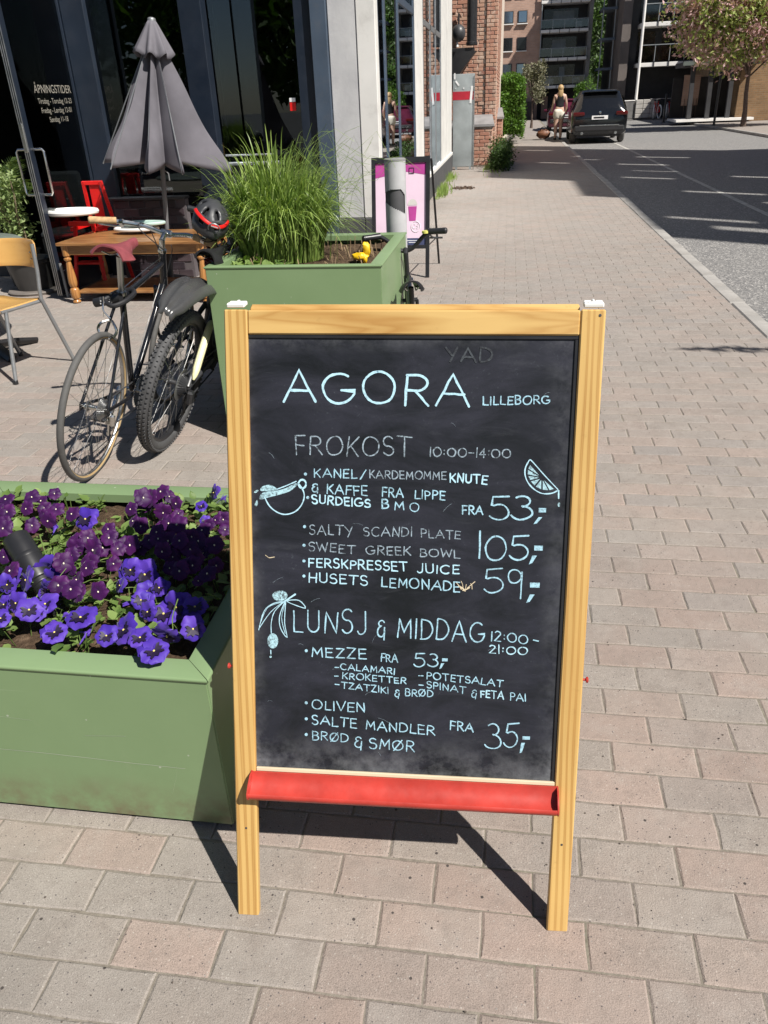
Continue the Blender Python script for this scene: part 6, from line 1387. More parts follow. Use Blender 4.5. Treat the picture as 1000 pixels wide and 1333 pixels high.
# buttresses with sloped stone caps
for (x0, x1, y0, y1, h_) in ((-1.32, -.40, 20.3, 20.93, .86), (-.32, -.20, 22.6, 24.4, .95)):
    b_ = thing('brick_buttress', 'low brick buttress with sloped grey stone cap, %s' % ('right beside the metal hoarding' if x0 < -1 else 'nearest the green hedge'), 'buttress', ((x0+x1)/2, y0, 0), 'brick buttresses')
    MB().box(((x0+x1)/2, (y0+y1)/2, h_/2), (x1-x0-.02, y1-y0-.02, h_), None, .01).build('core', M_MORTAR, b_)
    mb = MB()
    for r in range(int(h_/.079)):
        z = .04+.079*r; x = x0+(0 if r % 2 else -.125)
        while x < x1-.02:
            a, c_ = max(x, x0), min(x+.238, x1)
            if c_-a > .04: mb.box(((a+c_)/2, y0+.004, z+.033), (c_-a-.01, .024, .066), None, .005)
            x += .25
        y = y0
        while y < y1: mb.box((x1-.004, y+.12, z+.033), (.024, .232, .066), None, .005); y += .25
    mb.build('brickwork', M_BRICKPIECE, b_, 0, kind='stuff')
    cp = MB(); cp.add([(x0-.03, y0-.04, h_), (x1+.04, y0-.04, h_), (x1+.04, y1+.02, h_), (x0-.03, y1+.02, h_), (x0-.03, y0-.04, h_+.05), (x1+.04, y0-.04, h_+.05), (x1-.02, y1, h_+.24), (x0-.03, y1, h_+.24)], [(3, 2, 1, 0), (4, 5, 6, 7), (0, 1, 5, 4), (1, 2, 6, 5), (2, 3, 7, 6), (3, 0, 4, 7)])
    cp.build('cap', plain('grey_stone', (.26, .25, .25), .85, var=.2, scale=4) if x0 < -1 else bpy.data.materials['grey_stone'], b_, 20)
# black duct, lamp and wedge on the wall above the hoarding
du = thing('wall_duct', 'fat black ventilation duct fixed to the brick wall above the hoarding', 'duct', (-.95, 20.5, 2.6))
MB().lathe([(.12, 2.52), (.13, 2.53), (.13, 2.58), (.115, 2.59), (.115, 3.6)], 24, T(-.92, 20.6, 0)).build('pipe', M_BLACKP, du)
MB().box((-1.12, 20.72, 2.42), (.52, .35, .12), None, .01).build('bracket', M_BLACKP, du)
mb = MB(); mb.add([(-1.37, 20.3, 2.40), (-.80, 20.3, 2.40), (-1.37, 20.3, 1.72), (-1.37, 20.6, 2.40), (-.80, 20.6, 2.40), (-1.37, 20.6, 1.72)], [(0, 2, 1), (3, 4, 5), (0, 1, 4, 3), (1, 2, 5, 4), (2, 0, 3, 5)]); mb.build('black_wedge', M_BLACKP, du, 0)  # black triangular wedge below the duct
la = thing('globe_wall_lamp', 'dark globe wall lamp with a white tip beside the black duct', 'lamp', (-1.2, 20.1, 2.7))
MB().sphere((-1.19, 20.1, 2.74), (.15, .15, .17), 24, 14).build('globe', M_DARKGREY, la); MB().lathe([(.03, 2.48), (.022, 2.56), (.01, 2.60)], 12, T(-1.22, 20.08, 0)).build('tip', M_PLATE, la); MB().tube([(-1.19, 20.1, 2.9), (-1.19, 20.1, 3.1), (-1.19, 20.9, 3.1)], .02, 8).build('bracket', M_BLACKP, la)
# ---- A-board of the neighbouring shop
ab = thing('poster_stand', 'black A-frame poster stand with pink and purple drink poster by the shop wall', 'poster stand', (-.98, 7.6, 0))
def Pn(x, t, off=0): # front frame plane, t = 0 foot .. 1 top
    return Vector((x+.0, 7.47+.20*t-off*.98, 1.03*t+off*.2))
def pq(x0, x1, t0, t1, o0, o1, name, m):
    vs = [Pn(x, t, o) for x in (x0, x1) for t in (t0, t1) for o in (o0, o1)]
    return MB().add(vs, [(0, 1, 3, 2), (4, 6, 7, 5), (0, 4, 5, 1), (2, 3, 7, 6), (0, 2, 6, 4), (1, 5, 7, 3)]).build(name, m, ab, 0)
xa, xb = -1.245, -.705
for x in (xa, xb-.035): pq(x, x+.035, 0, 1, 0, .025, 'stile', M_BLACKP)
pq(xa+.036, xb-.036, .955, 1, 0, .025, 'top_rail', M_BLACKP); pq(xa+.036, xb-.036, .245, .275, 0, .025, 'bottom_rail', M_BLACKP); pq(xa+.036, xb-.036, .276, .954, .001, .010, 'poster', plain('pale_pink_print', (.72, .55, .66), .5, var=.06, scale=5, bump=0))
MP = plain('magenta_print', (.42, .05, .26), .5, bump=0)
mb = MB(); mb.add([Pn(xa+.037, .953, .012), Pn(xb-.037, .953, .012), Pn(xb-.037, .855, .012), Pn(-.93, .885, .012), Pn(xa+.037, .835, .012)], [(0, 1, 2, 3, 4)]); mb.build('purple_band', MP, ab, 0)
pq(xa+.037, xb-.037, .277, .335, .011, .0125, 'blue_band', plain('navy_print', (.05, .06, .13), .5, bump=0))
for k, (x, w_) in enumerate(((-.86, .12), (-.86, .08))): pq(x-w_/2, x+w_/2, .312-.016*k, .317-.016*k, .0127, .0132, 'small_print', M_PLATE)
mb = MB(); cx_ = -.865; mb.add([Pn(cx_-.040, .60, .012), Pn(cx_+.040, .60, .012), Pn(cx_+.030, .48, .012), Pn(cx_-.030, .48, .012)], [(0, 1, 2, 3)]); mb.build('cup_print', MP, ab, 0)
mb = MB(); mb.add([Pn(cx_+.045*cos(a), .61+.05*sin(a), .0125) for a in [pi*k/10 for k in range(11)]], [tuple(range(11))]); mb.build('foam_print', plain('foam_print', (.62, .60, .56), .5, bump=0), ab, 0)
mb = MB(); mb.tube([Pn(-.835+.042*cos(a), .43+.045*sin(a), .0125) for a in [2*pi*k/24 for k in range(24)]], .0025, 4, closed=True)
for st__ in GL['C'][1]+[[(x+.95, y) for x, y in s] for s in GL['S'][1]]:
    mb.tube([Pn(-.866+p[0]*.038, .415+p[1]*.035, .0125) for p in st__], .002, 4)
mb.build('seal_print', M_PLATE, ab, 0)
mb = MB(); mb.tube([Pn(-.875+.022*cos(a)/max(abs(cos(a)), abs(sin(a))), .89+.022*sin(a)/max(abs(cos(a)), abs(sin(a))), .013) for a in [2*pi*k/16 for k in range(16)]], .0035, 4, closed=True); mb.build('logo_print', M_BLACKP, ab, 0)
for x in (xa+.01, xb-.012):
    MB().tube([(x+.02, 7.69, 1.01), (x+.05, 8.15, 0)], .014, 4).build('rear_leg', M_BLACKP, ab)
MB().tube([(xa+.05, 8.03, .27), (xb+.03, 8.03, .27)], .010, 4).build('rear_rail', M_BLACKP, ab); MB().tube([(xb-.01, 7.53, .28), (xb+.03, 8.02, .28)], .006, 4).build('stay', M_BLACKP, ab)
# ---- weeds, leaf litter at the wall foot
mb = MB(); wr_ = random.Random(3)
for (cx_, cy_, r_, n_) in ((-1.20, 14.6, .10, 260), (-1.22, 17.3, .08, 160), (-1.2, 15.4, .08, 90), (-.55, 20.1, .25, 160), (-.02, 27.9, .12, 60)):
    for i in range(n_):
        a = wr_.random()*6.28; x = cx_+abs(wr_.gauss(0, r_))*.8; y = cy_+wr_.gauss(0, r_*4); h_ = wr_.uniform(.05, .16); dx, dy = cos(a)*.05, sin(a)*.05
        mb.add([(x-.006, y, 0), (x+.006, y, 0), (x+dx, y+dy, h_)], [(0, 1, 2)])
mb.build('wall_weeds', leaf_mat('weed_leaf', (.16, .26, .05), (.32, .42, .12)), smooth=0, kind='stuff', label='yellow-green weeds growing along the foot of the shop wall', cat='weeds')
mb = MB()
for i in range(160): x, y = -.82+wr_.gauss(0, .09), 15.4+wr_.gauss(0, .10); leaves(mb, [(x, y, .012)], .05, rnd=wr_)
mb.build('leaf_litter', plain('dry_leaf', (.10, .065, .045), .9), smooth=0, kind='stuff', label='small heap of dry brown leaves on the pavement near the shop wall', cat='leaves')
# ------------------------------------------------------------------ street: hedge, people, cars, trees, far buildings
hr = random.Random(31)
def hedge(name, label, x0, x1, y0, y1, z0, z1, n, size, mat_, cat='hedge', group=None):
    h = thing(name, label, cat, ((x0+x1)/2, (y0+y1)/2, 0), group); mb = MB()
    MB().box(((x0+x1)/2, (y0+y1)/2, (z0+z1)/2), ((x1-x0)*.8, (y1-y0)*.9, (z1-z0)*.86), None, .1).build('inner_twigs', plain('twig_mass_%s' % name, (.02, .025, .01), .9), h)
    pts = []
    for i in range(n):
        f = hr.random(); x, y, z = hr.uniform(x0, x1), hr.uniform(y0, y1), hr.uniform(z0, z1)
        if f < .45: y = y0
        elif f < .75: x = x1
        elif f < .95: z = z1
        p = Vector((x, y, z)); q = noise.noise(p*1.8)*.26+noise.noise(p*5)*.12-(.22*max(0, (z-z0)/(z1-z0)-.7)/.3*(abs(x-(x0+x1)/2)/((x1-x0)/2))**2 if z1 > 1 else 0)
        c_ = Vector(((x0+x1)/2, (y0+y1)/2, (z0+z1)/2)); d = (p-c_).normalized(); pts.append(p+d*q+Vector((hr.gauss(0, .04), hr.gauss(0, .04), hr.gauss(0, .04))))
    leaves(mb, pts, size, rnd=hr); mb.build('leaves', mat_, h, 0, kind='stuff'); return h
hedge('green_hedge', 'bright green clipped hedge beyond the old brick building', -.55, .42, 29.5, 36, .25, 2.0, 11000, .10, M_HEDGE)
bs = hedge('low_dark_shrub', 'low dark shrub with pale blossoms at the foot of the brick buttress', -.36, -.02, 18.9, 21.6, .04, .44, 2600, .06, M_DARKLEAF, 'shrub')
mb = MB()
for i in range(60): mb.sphere((hr.uniform(-.34, -.02), hr.uniform(22.3, 23.4), .30+hr.random()*.22), hr.uniform(.02, .05), 6, 4)
mb.build('pale_blossoms', plain('pale_flower', (.62, .60, .48), .8), bs, 0, kind='stuff')
# ---- woman seen from behind, walking beside the car
def skin(name, verts, edges, rad, mat_, par, lv=2, smooth=True):
    me = bpy.data.meshes.new(name); me.from_pydata([tuple(v) for v in verts], edges, []); me.materials.append(mat_)
    o = link(name, me); o.parent = par
    s_ = o.modifiers.new('skin', 'SKIN'); s_.use_smooth_shade = True
    for i, r in enumerate(rad):
        me.skin_vertices[0].data[i].radius = r if hasattr(r, '__len__') else (r, r)
    me.skin_vertices[0].data[0].use_root = True
    sb_ = o.modifiers.new('sub', 'SUBSURF'); sb_.levels = lv; sb_.render_levels = lv
    return o
WS = 1.0
wo_ = thing('person', 'blonde person in black sleeveless top and cream shorts walking away beside the parked black car', 'person', M=T(1.72, 31.2, 0) @ RZ(8) @ Matrix.Diagonal((1.14, 1.14, 1.03, 1)))
V_ = [(0, 0, .92), (0, .01, 1.05), (0, .02, 1.22), (0, .0, 1.36), (0, 0, 1.44), (0, .01, 1.56),
      (-.075, 0, .88), (-.085, .02, .50), (-.09, -.05, .09), (-.09, .08, .03), (.075, 0, .88), (.08, .07, .50), (.08, -.0, .10), (.085, .13, .04),
      (-.15, .0, 1.35), (-.19, .03, 1.12), (-.20, .16, .94), (-.20, .22, .88), (.15, 0, 1.35), (.20, .0, 1.12), (.22, .08, .90), (.22, .11, .82)]
E_ = [(0, 1), (1, 2), (2, 3), (3, 4), (4, 5), (0, 6), (6, 7), (7, 8), (8, 9), (0, 10), (10, 11), (11, 12), (12, 13), (3, 14), (14, 15), (15, 16), (16, 17), (3, 18), (18, 19), (19, 20), (20, 21)]
R_w = [(.145, .11), (.12, .09), (.135, .095), (.12, .08), .05, (.08, .09), .10, .068, .043, .035, .10, .068, .043, .035, .052, .042, .034, .036, .052, .042, .034, .036]
skin('body', V_, E_, R_w, M_SKIN, wo_)
skin('black_top', [(0, 0, .95), (0, .01, 1.08), (0, .02, 1.22), (0, .0, 1.33), (0, 0, 1.395)], [(0, 1), (1, 2), (2, 3), (3, 4)], [(.150, .115), (.135, .105), (.150, .11), (.155, .10), (.08, .06)], M_BLACKCLOTH, wo_)
skin('cream_shorts', [(0, 0, 1.0), (0, 0, .90), (-.08, .005, .82), (-.085, .012, .62), (.08, .01, .82), (.085, .04, .62)], [(0, 1), (1, 2), (2, 3), (1, 4), (4, 5)], [(.155, .12), (.185, .145), (.125, .13), (.115, .12), (.125, .13), (.115, .12)], M_CREAM, wo_)
o = link('hair', MB().sphere((0, -.015, 1.585), (.088, .10, .105), 16, 12).sphere((0, -.07, 1.45), (.075, .035, .15), 14, 10).mesh('hair', M_HAIR, 80)); o.parent = wo_
for (x, y) in ((-.09, .02), (.083, .07)): o = link('shoe', MB().sphere((x, y, .035), (.045, .125, .035), 12, 8).mesh('shoe', M_SHOE)); o.parent = wo_
# travel bag left on the pavement
tb_ = thing('travel_bag', 'brown leather travel bag standing on the pavement behind the person', 'bag', (1.24, 32.0, 0))
crumple((1.24, 32.0, .17), (.25, .12, .15), 3, 24, 14, .22).build('bag_body', M_LEATHER, tb_, 70)
MB().tube(spline([(1.12, 31.93, .29), (1.16, 31.9, .39), (1.30, 31.9, .40), (1.36, 31.93, .29)], 5), .014, 8).build('handle', M_SHOE, tb_)
# ---- cars
def car(name, label, M, paint, L=4.75, Wd=1.92, H=1.70, suv=True, group='cars parked along the kerb'):
    c_ = thing(name, label, 'car', M=M, group=group)       # local: +Y forward, origin at the rear centre on the ground
    k = H/1.70
    # stations: y, then (half width, z) from sill to roof centre
    def sec(y, zb, wb, zs, ws, zt, wt, zr, wr): return [(wb*.86, zb), (wb, zb+.10), (ws, (zb+zs)/2), (ws*.995, zs-.06), (ws*.96, zs), (wt, zt), (wr, zr-.03), (wr*.82, zr), (0, zr+.015)]
    hw = Wd/2
    ST = [(0.00, .36, hw*.86, .80, hw*.90, .83, hw*.82, .86, hw*.70), (.03, .30, hw*.95, .98, hw*.96, 1.02, hw*.86, 1.06, hw*.72), (.16, .28, hw*.985, 1.04, hw*.99, 1.12, hw*.86, 1.26, hw*.70), (.42, .27, hw*.99, 1.06, hw, 1.36, hw*.80, 1.60, hw*.68), (.62, .27, hw, 1.06, hw, 1.40, hw*.80, 1.68, hw*.66),
          (1.4, .25, hw, 1.06, hw, 1.44, hw*.79, 1.71, hw*.66), (2.4, .25, hw, 1.05, hw, 1.44, hw*.78, 1.70, hw*.65), (3.0, .25, hw, 1.04, hw, 1.32, hw*.80, 1.55, hw*.68), (3.55, .26, hw, 1.02, hw*.98, 1.06, hw*.88, 1.10, hw*.80), (4.3, .27, hw*.97, .95, hw*.92, .98, hw*.80, 1.0, hw*.7), (4.66, .30, hw*.86, .78, hw*.80, .80, hw*.7, .83, hw*.6), (4.75, .36, hw*.70, .60, hw*.66, .62, hw*.6, .64, hw*.5)]
    mb = MB(); ns = 9; vs = []
    for s_ in ST:
        P = sec(*s_); row = [(w_, s_[0]*L/4.75, z*k) for w_, z in P]; row += [(-w_, y, z) for w_, y, z in row[-2::-1]]; vs += row
    m_ = 2*ns-1; fs = [(i*m_+j, i*m_+j+1, (i+1)*m_+j+1, (i+1)*m_+j) for i in range(len(ST)-1) for j in range(m_-1)]
    fs += [tuple(range(m_))[::-1], tuple((len(ST)-1)*m_+j for j in range(m_))]
    fs += [((i+1)*m_, i*m_, i*m_+m_-1, (i+1)*m_+m_-1) for i in range(len(ST)-1)]
    mb.add(vs, fs); o = link('body', mb.mesh('body', paint, 40)); o.parent = c_
    def part(name, mb, m, sm=30): o = link(name, mb.mesh(name, m, sm)); o.parent = c_; return o
    g = MB(); g.add([(-.70*hw, .20, 1.10*k), (.70*hw, .20, 1.10*k), (.62*hw, .395, 1.50*k), (-.62*hw, .395, 1.50*k), (-.70*hw, .26, 1.08*k), (.70*hw, .26, 1.08*k), (.62*hw, .44, 1.48*k), (-.62*hw, .44, 1.48*k)], [(0, 1, 2, 3), (5, 4, 7, 6), (0, 4, 5, 1), (1, 5, 6, 2), (2, 6, 7, 3), (3, 7, 4, 0)])
    for v in g.v: v.y -= .045
    part('rear_window', g, M_CARGLASS)
    for s_ in (-1, 1):
        g = MB(); g.add([(s_*hw*.985, .62, 1.10*k), (s_*hw*.985, 3.20, 1.08*k), (s_*hw*.84, 2.75, 1.44*k), (s_*hw*.83, .80, 1.50*k)], [(0, 1, 2, 3) if s_ > 0 else (3, 2, 1, 0)]); part('side_window', g, M_CARGLASS, 0)
        part('tail_lamp', MB().box((s_*hw*.76, .045, .96*k), (.42*hw, .10, .12), RZ(s_*-6), .03), M_LAMP)
        for y in (.86, 3.75):
            w_ = MB(); w_.torus((0, 0, 0), .285, .085, 32, 10, T(s_*(hw-.11), y, .36) @ RZ(90), ry=1.25); wl = part('tyre', w_, M_RUBBER)
            h_ = MB().lathe([(.22, -.09), (.21, .06), (.05, .09)], 20, T(s_*(hw-.11), y, .36) @ RY(90*s_)); hh = link('rim', h_.mesh('rim', M_ALU)); hh.parent = wl
        part('door_mirror', MB().box((s_*(hw+.09), 3.05, 1.10*k), (.16, .11, .12), None, .03), paint)
        part('exhaust', MB().lathe([(.045, 0), (.045, .08)], 14, T(s_*hw*.6, -.01, .33) @ RX(-90)), M_CHROME)
    part('number_plate', MB().box((0, .0, .84*k), (.52, .02, .115), None, .004), M_PLATE)
    part('plate_lettering', MB().box((-.03, -.012, .84*k), (.34, .002, .05)), M_BLACKP)
    part('rear_bumper', MB().box((0, .05, .47), (Wd*.90, .16, .20), None, .05), M_CARLOW); part('chrome_strip', MB().box((0, -.035, .60*k), (Wd*.70, .015, .03), None, .004), M_CHROME)
    part('badge', MB().lathe([(.042, 0), (.042, .012), (.02, .016)], 18, T(0, .012, 1.0*k) @ RX(90)), M_CHROME)
    part('roof_spoiler', MB().box((0, .40, 1.645*k), (Wd*.62, .20, .03), None, .01), paint); part('wiper', MB().tube([(0, .16, 1.12*k), (.32, .22, 1.22*k)], .01, 5), M_BLACKP)
    part('underbody', MB().box((0, L/2, .27), (Wd*.8, L*.9, .12)), M_CARLOW)
    return c_
car('parked_suv', 'black SUV parked at the kerb beside the walking person', T(2.945, 29.35, RZ0) @ RZ(-1.5), M_CARPAINT, Wd=1.82, H=1.60)
car('parked_car', 'maroon car parked ahead of the black SUV, mostly hidden by it', T(2.5, 38.5, RZ0) @ RZ(-2), M_MAROON, L=4.2, Wd=1.75, H=1.30)
# ---- tree builder
def tree(name, label, base, h, crown, n, size, mats_, trunk_r=.12, cat='tree', group=None, bend=.0, branches=6, forks=True, seed=1, shell=.35, lumps=9):
    t = thing(name, label, cat, base, group); r = random.Random(seed); bx, by, bz = base; cz = crown[2]; P = []
    for i in range(7): s_ = i/6; P.append((bx+bend*sin(s_*2.5)*.5+r.gauss(0, .02)*h*.2, by+r.gauss(0, .02)*h*.2, bz+cz*s_*.95))
    tb__ = MB(); tb__.tube(P, [trunk_r*(1.25 if i == 0 else 1-.6*i/6) for i in range(7)], 10)
    cc = Vector((bx+crown[0], by+crown[1], bz+cz)); rad = crown[3]
    lum = []
    for i in range(lumps):
        d = Vector((r.gauss(0, 1), r.gauss(0, 1), r.gauss(0, .8))).normalized(); q = cc+Vector((d.x*rad[0], d.y*rad[1], d.z*rad[2]))*.58; lum.append((q, r.uniform(.35, .62)))
        s_ = Vector(P[3+i % 3]); tb__.tube([s_, s_.lerp(q, .5)+Vector((0, 0, .15*rad[2])), q], [trunk_r*.38, trunk_r*.22, trunk_r*.08], 6)
    tb__.build('trunk', M_BARK, t)
    mbs = [MB() for _ in mats_]
    for i in range(n):
        q, k = lum[r.randrange(lumps)]; d = Vector((r.gauss(0, 1), r.gauss(0, 1), r.gauss(0, 1))).normalized(); k2 = shell+(1-shell)*r.random()**.7
        p = q+Vector((d.x*rad[0], d.y*rad[1], d.z*rad[2]))*k*k2*(1+.5*noise.noise(d*2.5+q))
        w_ = noise.noise(p*.9+Vector((7, 0, 0)))+r.gauss(0, .35); leaves(mbs[0 if w_ < 0 or len(mbs) == 1 else 1], [p], size, rnd=r)
    for k, mb in enumerate(mbs): mb.build('crown' if k == 0 else 'blossom', mats_[k], t, 0, kind='stuff')
    return t
tree('cherry_tree', 'pink flowering cherry tree on the opposite pavement at the right edge', (9.35, 36.5, 0), 5, (.15, 0, 3.65, (3.6, 2.4, 2.4)), 36000, .17, [M_CHERRYLEAF, M_BLOSSOM], .10, bend=-.3, seed=5, lumps=19)
tree('small_grey_tree', 'small grey-leaved tree behind the green hedge, in front of the pink brick block', (1.05, 43, 0), 4, (.05, 0, 2.05, (.72, .7, 1.15)), 2600, .11, [M_PALELEAF], .06, seed=8, lumps=7)
for i, (x, y, z, rx, rz_, m) in enumerate(((6.0, 78, 6, 2.8, 5, M_DARKLEAF), (8.5, 84, 7, 3.2, 5.5, M_DARKLEAF), (4.0, 88, 6.5, 3.5, 5, M_DARKLEAF), (7.2, 72, 2.9, .9, 1.2, M_MIDLEAF), (7.9, 74, 6.8, 1.0, 1.6, M_MIDLEAF), (11.5, 86, 7, 3.5, 5.5, M_DARKLEAF))):
    tree('leafy_tree', ['dark leafy tree in the gap between the two apartment blocks', ('upper' if i == 4 else 'lower')+' bright green tree in the gap between the apartment blocks'][m is M_MIDLEAF], (x, y, 0), 8, (0, 0, z, (rx, rx, rz_)), 2600, .42 if m is M_DARKLEAF else .26, [m], .2, group='trees between the apartment blocks', seed=40+i, shell=.2)
tree('roadside_bush', 'small bright green bush above the roof of the parked black SUV', (4.25, 52, 0), 2, (0, 0, 1.25, (.75, .6, .9)), 1500, .12, [M_HEDGE], .05, 'bush', seed=61, lumps=5)
mb = MB(); mb.box((7, 96, 6), (40, 2, 14)); mb.build('wooded_hill', plain('dark_wood', (.02, .035, .012), .95, var=.5, scale=.5), kind='structure', smooth=0)
# ---- pink brick apartment block with balconies
ap = thing('brick_apartment_block', 'pinkish brick apartment block with a column of pale balconies at the end of the street', 'apartment block', (2, 57, 0))
def asp(x0, x1, y0, y1, z0, z1, name, m, bev=0, par=ap): return MB().box(((x0+x1)/2, (y0+y1)/2, (z0+z1)/2), (x1-x0, y1-y0, z1-z0), None, bev).build(name, m, par)
asp(-4, 1.70, 57, 66, 0, 12, 'wall', M_BRICKPINK); asp(1.71, 4.75, 58.3, 66, 0, 12, 'recessed_wall', M_DARKCLAD)
asp(4.56, 4.80, 56.8, 66, 0.0, 12, 'side_wall', plain('pale_grey_cladding', (.22, .21, .20), .7)); 
for r, (z0, z1) in enumerate(((5.36, 6.02), (3.90, 4.62), (2.50, 3.20), (6.9, 7.6), (1.0, 1.7))):
    for (x0, x1) in ((-.60, 0.0), (.28, .85), (-2.2, -1.6)):
        w_ = MB().box(((x0+x1)/2, 56.985, (z0+z1)/2), (x1-x0, .06, z1-z0), None, 0).build('window', M_DARKCLAD, ap)
        MB().box(((x0+x1)/2, 56.945, (z0+z1)/2+.01), (x1-x0-.10, .03, z1-z0-.10), None, 0).build('pane', M_WINMIRROR if r in (0, 2, 3) else M_WINDARK, w_)
        MB().box(((x0+x1)/2, 56.92, z0-.03), (x1-x0+.08, .14, .05), None, 0).build('sill', M_BALCONY, w_)
for i, zt in enumerate((1.90, 3.42, 4.93, 6.45, 7.95)):    # balconies: slab, fascia posts, glass, railing
    bl = MB().box((3.12, 57.5, zt-.09), (2.95, 1.6, .16), None, .01).build('balcony', M_BALCONY, ap)
    for k in range(6): MB().box((1.66+.585*k, 56.68, zt-.09), (.03, .03, .26)).build('bracket', M_DARKCLAD, bl)
    MB().box((3.12, 56.72, zt+.50), (2.9, .03, .03)).build('handrail', M_RAIL, bl); MB().box((3.12, 56.73, zt+.27), (2.86, .015, .40)).build('balustrade_glass', M_BALGLASS, bl)
    for k in range(5): MB().box((1.70+.71*k, 56.735, zt+.25), (.03, .03, .50)).build('rail_post', M_RAIL, bl)
    if i < 4:
        MB().box((2.95, 58.27, zt+.62), (2.1, .05, 1.1)).build('balcony_window', M_WINDARK, bl)
        MB().box((2.95+(.25, -.05, .15, .2)[i], 58.22, zt+.66), ((.35, .85, 1.3, .7)[i], .03, .78)).build('curtain', plain('pale_curtain_%s' % 'abcd'[i], (.30, .34, .36), .8, bump=0), bl)
    MB().box((1.72, 56.75, zt+.72), (.05, .05, 1.30)).build('corner_post', M_RAIL, bl)
asp(1.75, 4.5, 58.0, 58.28, 0, 1.6, 'ground_floor_front', M_DARKWALL); asp(2.0, 2.4, 57.9, 57.99, 0, 1.3, 'entrance_pillar', M_BRICKPINK)
asp(.35, 1.5, 56.2, 56.96, 0, 1.05, 'dark_porch', M_DARKWALL)
for i, (zt, x) in enumerate(((1.90, 2.4), (1.90, 4.1), (4.93, 4.0))): MB().box((x, 57.3, zt+.22), (.40 if i else .55, .4, .32), None, .04).build('balcony_seat', M_PLATE, ap)
# ---- the second block, right of the gap
a2 = thing('dark_apartment_block', 'dark apartment block with long balconies and a leaning pale pipe, right of the gap', 'apartment block', (9, 53, 0))
def bsp(x0, x1, y0, y1, z0, z1, name, m, bev=0, par=a2): return MB().box(((x0+x1)/2, (y0+y1)/2, (z0+z1)/2), (x1-x0, y1-y0, z1-z0), None, bev).build(name, m, par)
bsp(6.6, 16, 53.6, 62, 0, 12, 'wall', M_DARKCLAD); bsp(6.10, 6.58, 52.6, 62, 0, 12, 'corner_wall', plain('grey_brown_wall', (.13, .11, .10), .8, var=.2, scale=1))
for i, zt in enumerate((2.78, 4.72, 6.66)):
    bl = MB().box((9.9, 52.6, zt-.10), (5.7, 1.7, .20), None, .01).build('balcony', M_BALCONY, a2)
    for k in range(8): MB().box((7.1+.80*k, 51.72, zt-.08), (.05, .03, .30)).build('bracket', M_DARKCLAD, bl)
    MB().box((9.9, 51.75, zt+.86), (5.65, .03, .04)).build('handrail', M_RAIL, bl); MB().box((9.9, 51.76, zt+.44), (5.6, .015, .72)).build('balustrade_glass', M_BALGLASS, bl)
    for k in range(8): MB().box((7.1+.80*k, 51.765, zt+.43), (.035, .03, .84)).build('rail_post', M_RAIL, bl)
    for k in range(4): MB().box((7.6+1.35*k, 53.57, zt+.85), (.95, .05, 1.5)).build('balcony_window', M_WINDARK, bl)
MB().tube([(7.12, 51.6, 0), (7.04, 51.6, 12)], .075, 12).build('pale_pipe', M_BALCONY, a2)
for i in range(6): MB().box((5.62, 56.5, 1.1+1.55*i), (.85, 2.6, .12)).build('side_balcony', plain('blue_grey_slab', (.10, .13, .17), .6) if i == 0 else bpy.data.materials['blue_grey_slab'], a2)
for x in (5.25, 5.95): MB().box((x, 55.3, 5), (.06, .06, 10)).build('balcony_post', M_RAIL, a2)
wl = thing('concrete_block_wall', 'low wall of pale concrete blocks at the foot of the leaning pipe', 'wall', (7.35, 51.3, 0))
for r in range(4):
    for k in range(3): MB().box((7.24+.40*k+(.0 if r % 2 else -.0), 51.2, .14+.235*r), (.385, .5, .225), None, .02).build('block', plain('pale_block', (.42, .40, .37), .9) if (r, k) == (0, 0) else bpy.data.materials['pale_block'], wl)
wl2 = thing('grey_plinth_wall', 'low grey wall left of the pale concrete blocks', 'wall', (6.4, 51.4, 0)); MB().box((6.35, 51.3, .45), (1.25, .5, .9), None, .02).build('core', plain('dull_grey', (.16, .155, .15), .9), wl2)  # one even dull grey over the wall core
MB().box((6.35, 51.3, .925), (1.30, .55, .05), None, .01).build('coping', M_BALCONY, wl2)
# parked bicycles under the first balcony
def far_bike(x, y, yaw, m, first=None):
    if first is None:
        b = thing('parked_bicycle', '', 'bicycle')
        for xx, nm in ((0, 'rear_wheel'), (1.0, 'front_wheel')): o = link(nm, MB().torus((xx, 0, .34), .32, .034, 24, 6).mesh(nm, M_BALCONY)); o.parent = b
        f = MB(); f.tube([(0, 0, .34), (.42, 0, .28), (.8, 0, .72), (.28, 0, .75), (0, 0, .34)], .025, 6); f.tube([(.42, 0, .28), (.26, 0, .85)], .022, 6); f.tube([(.78, 0, .82), (1.0, 0, .34)], .022, 6)
        o = link('frame', f.mesh('frame', m)); o.parent = b
        o = link('handlebar', MB().tube([(.70, .28, .98), (.80, 0, .95), (.70, -.28, .98)], .018, 6).mesh('handlebar', M_ALU)); o.parent = b
        o = link('saddle', MB().box((.25, 0, .90), (.26, .13, .06), None, .02).mesh('saddle', M_BLACKP)); o.parent = b
    else: b = copy_tree(first)
    place(b, T(x, y, .0) @ RZ(yaw)); return b
fb0 = None; cols = ['bluish', 'silver', 'reddish', 'white', 'grey', 'dark']
for i, (x, yaw) in enumerate(((7.95, 78), (8.25, 100), (8.6, 85), (8.92, 95), (9.3, 80), (9.6, 98))):
    b = far_bike(x, 50.2, yaw, M_REDW if i == 0 else M_RAIL, fb0); fb0 = fb0 or b
    settags(b, ['leftmost', 'second', 'third', 'fourth', 'fifth', 'rightmost'][i]+' of the bicycles parked in the rack under the far balcony', 'bicycle', 'bicycles in the far rack')
rk = thing('bicycle_rack', 'galvanised hoop rack holding the bicycles under the far balcony', 'bicycle rack', (9.5, 50.9, 0))
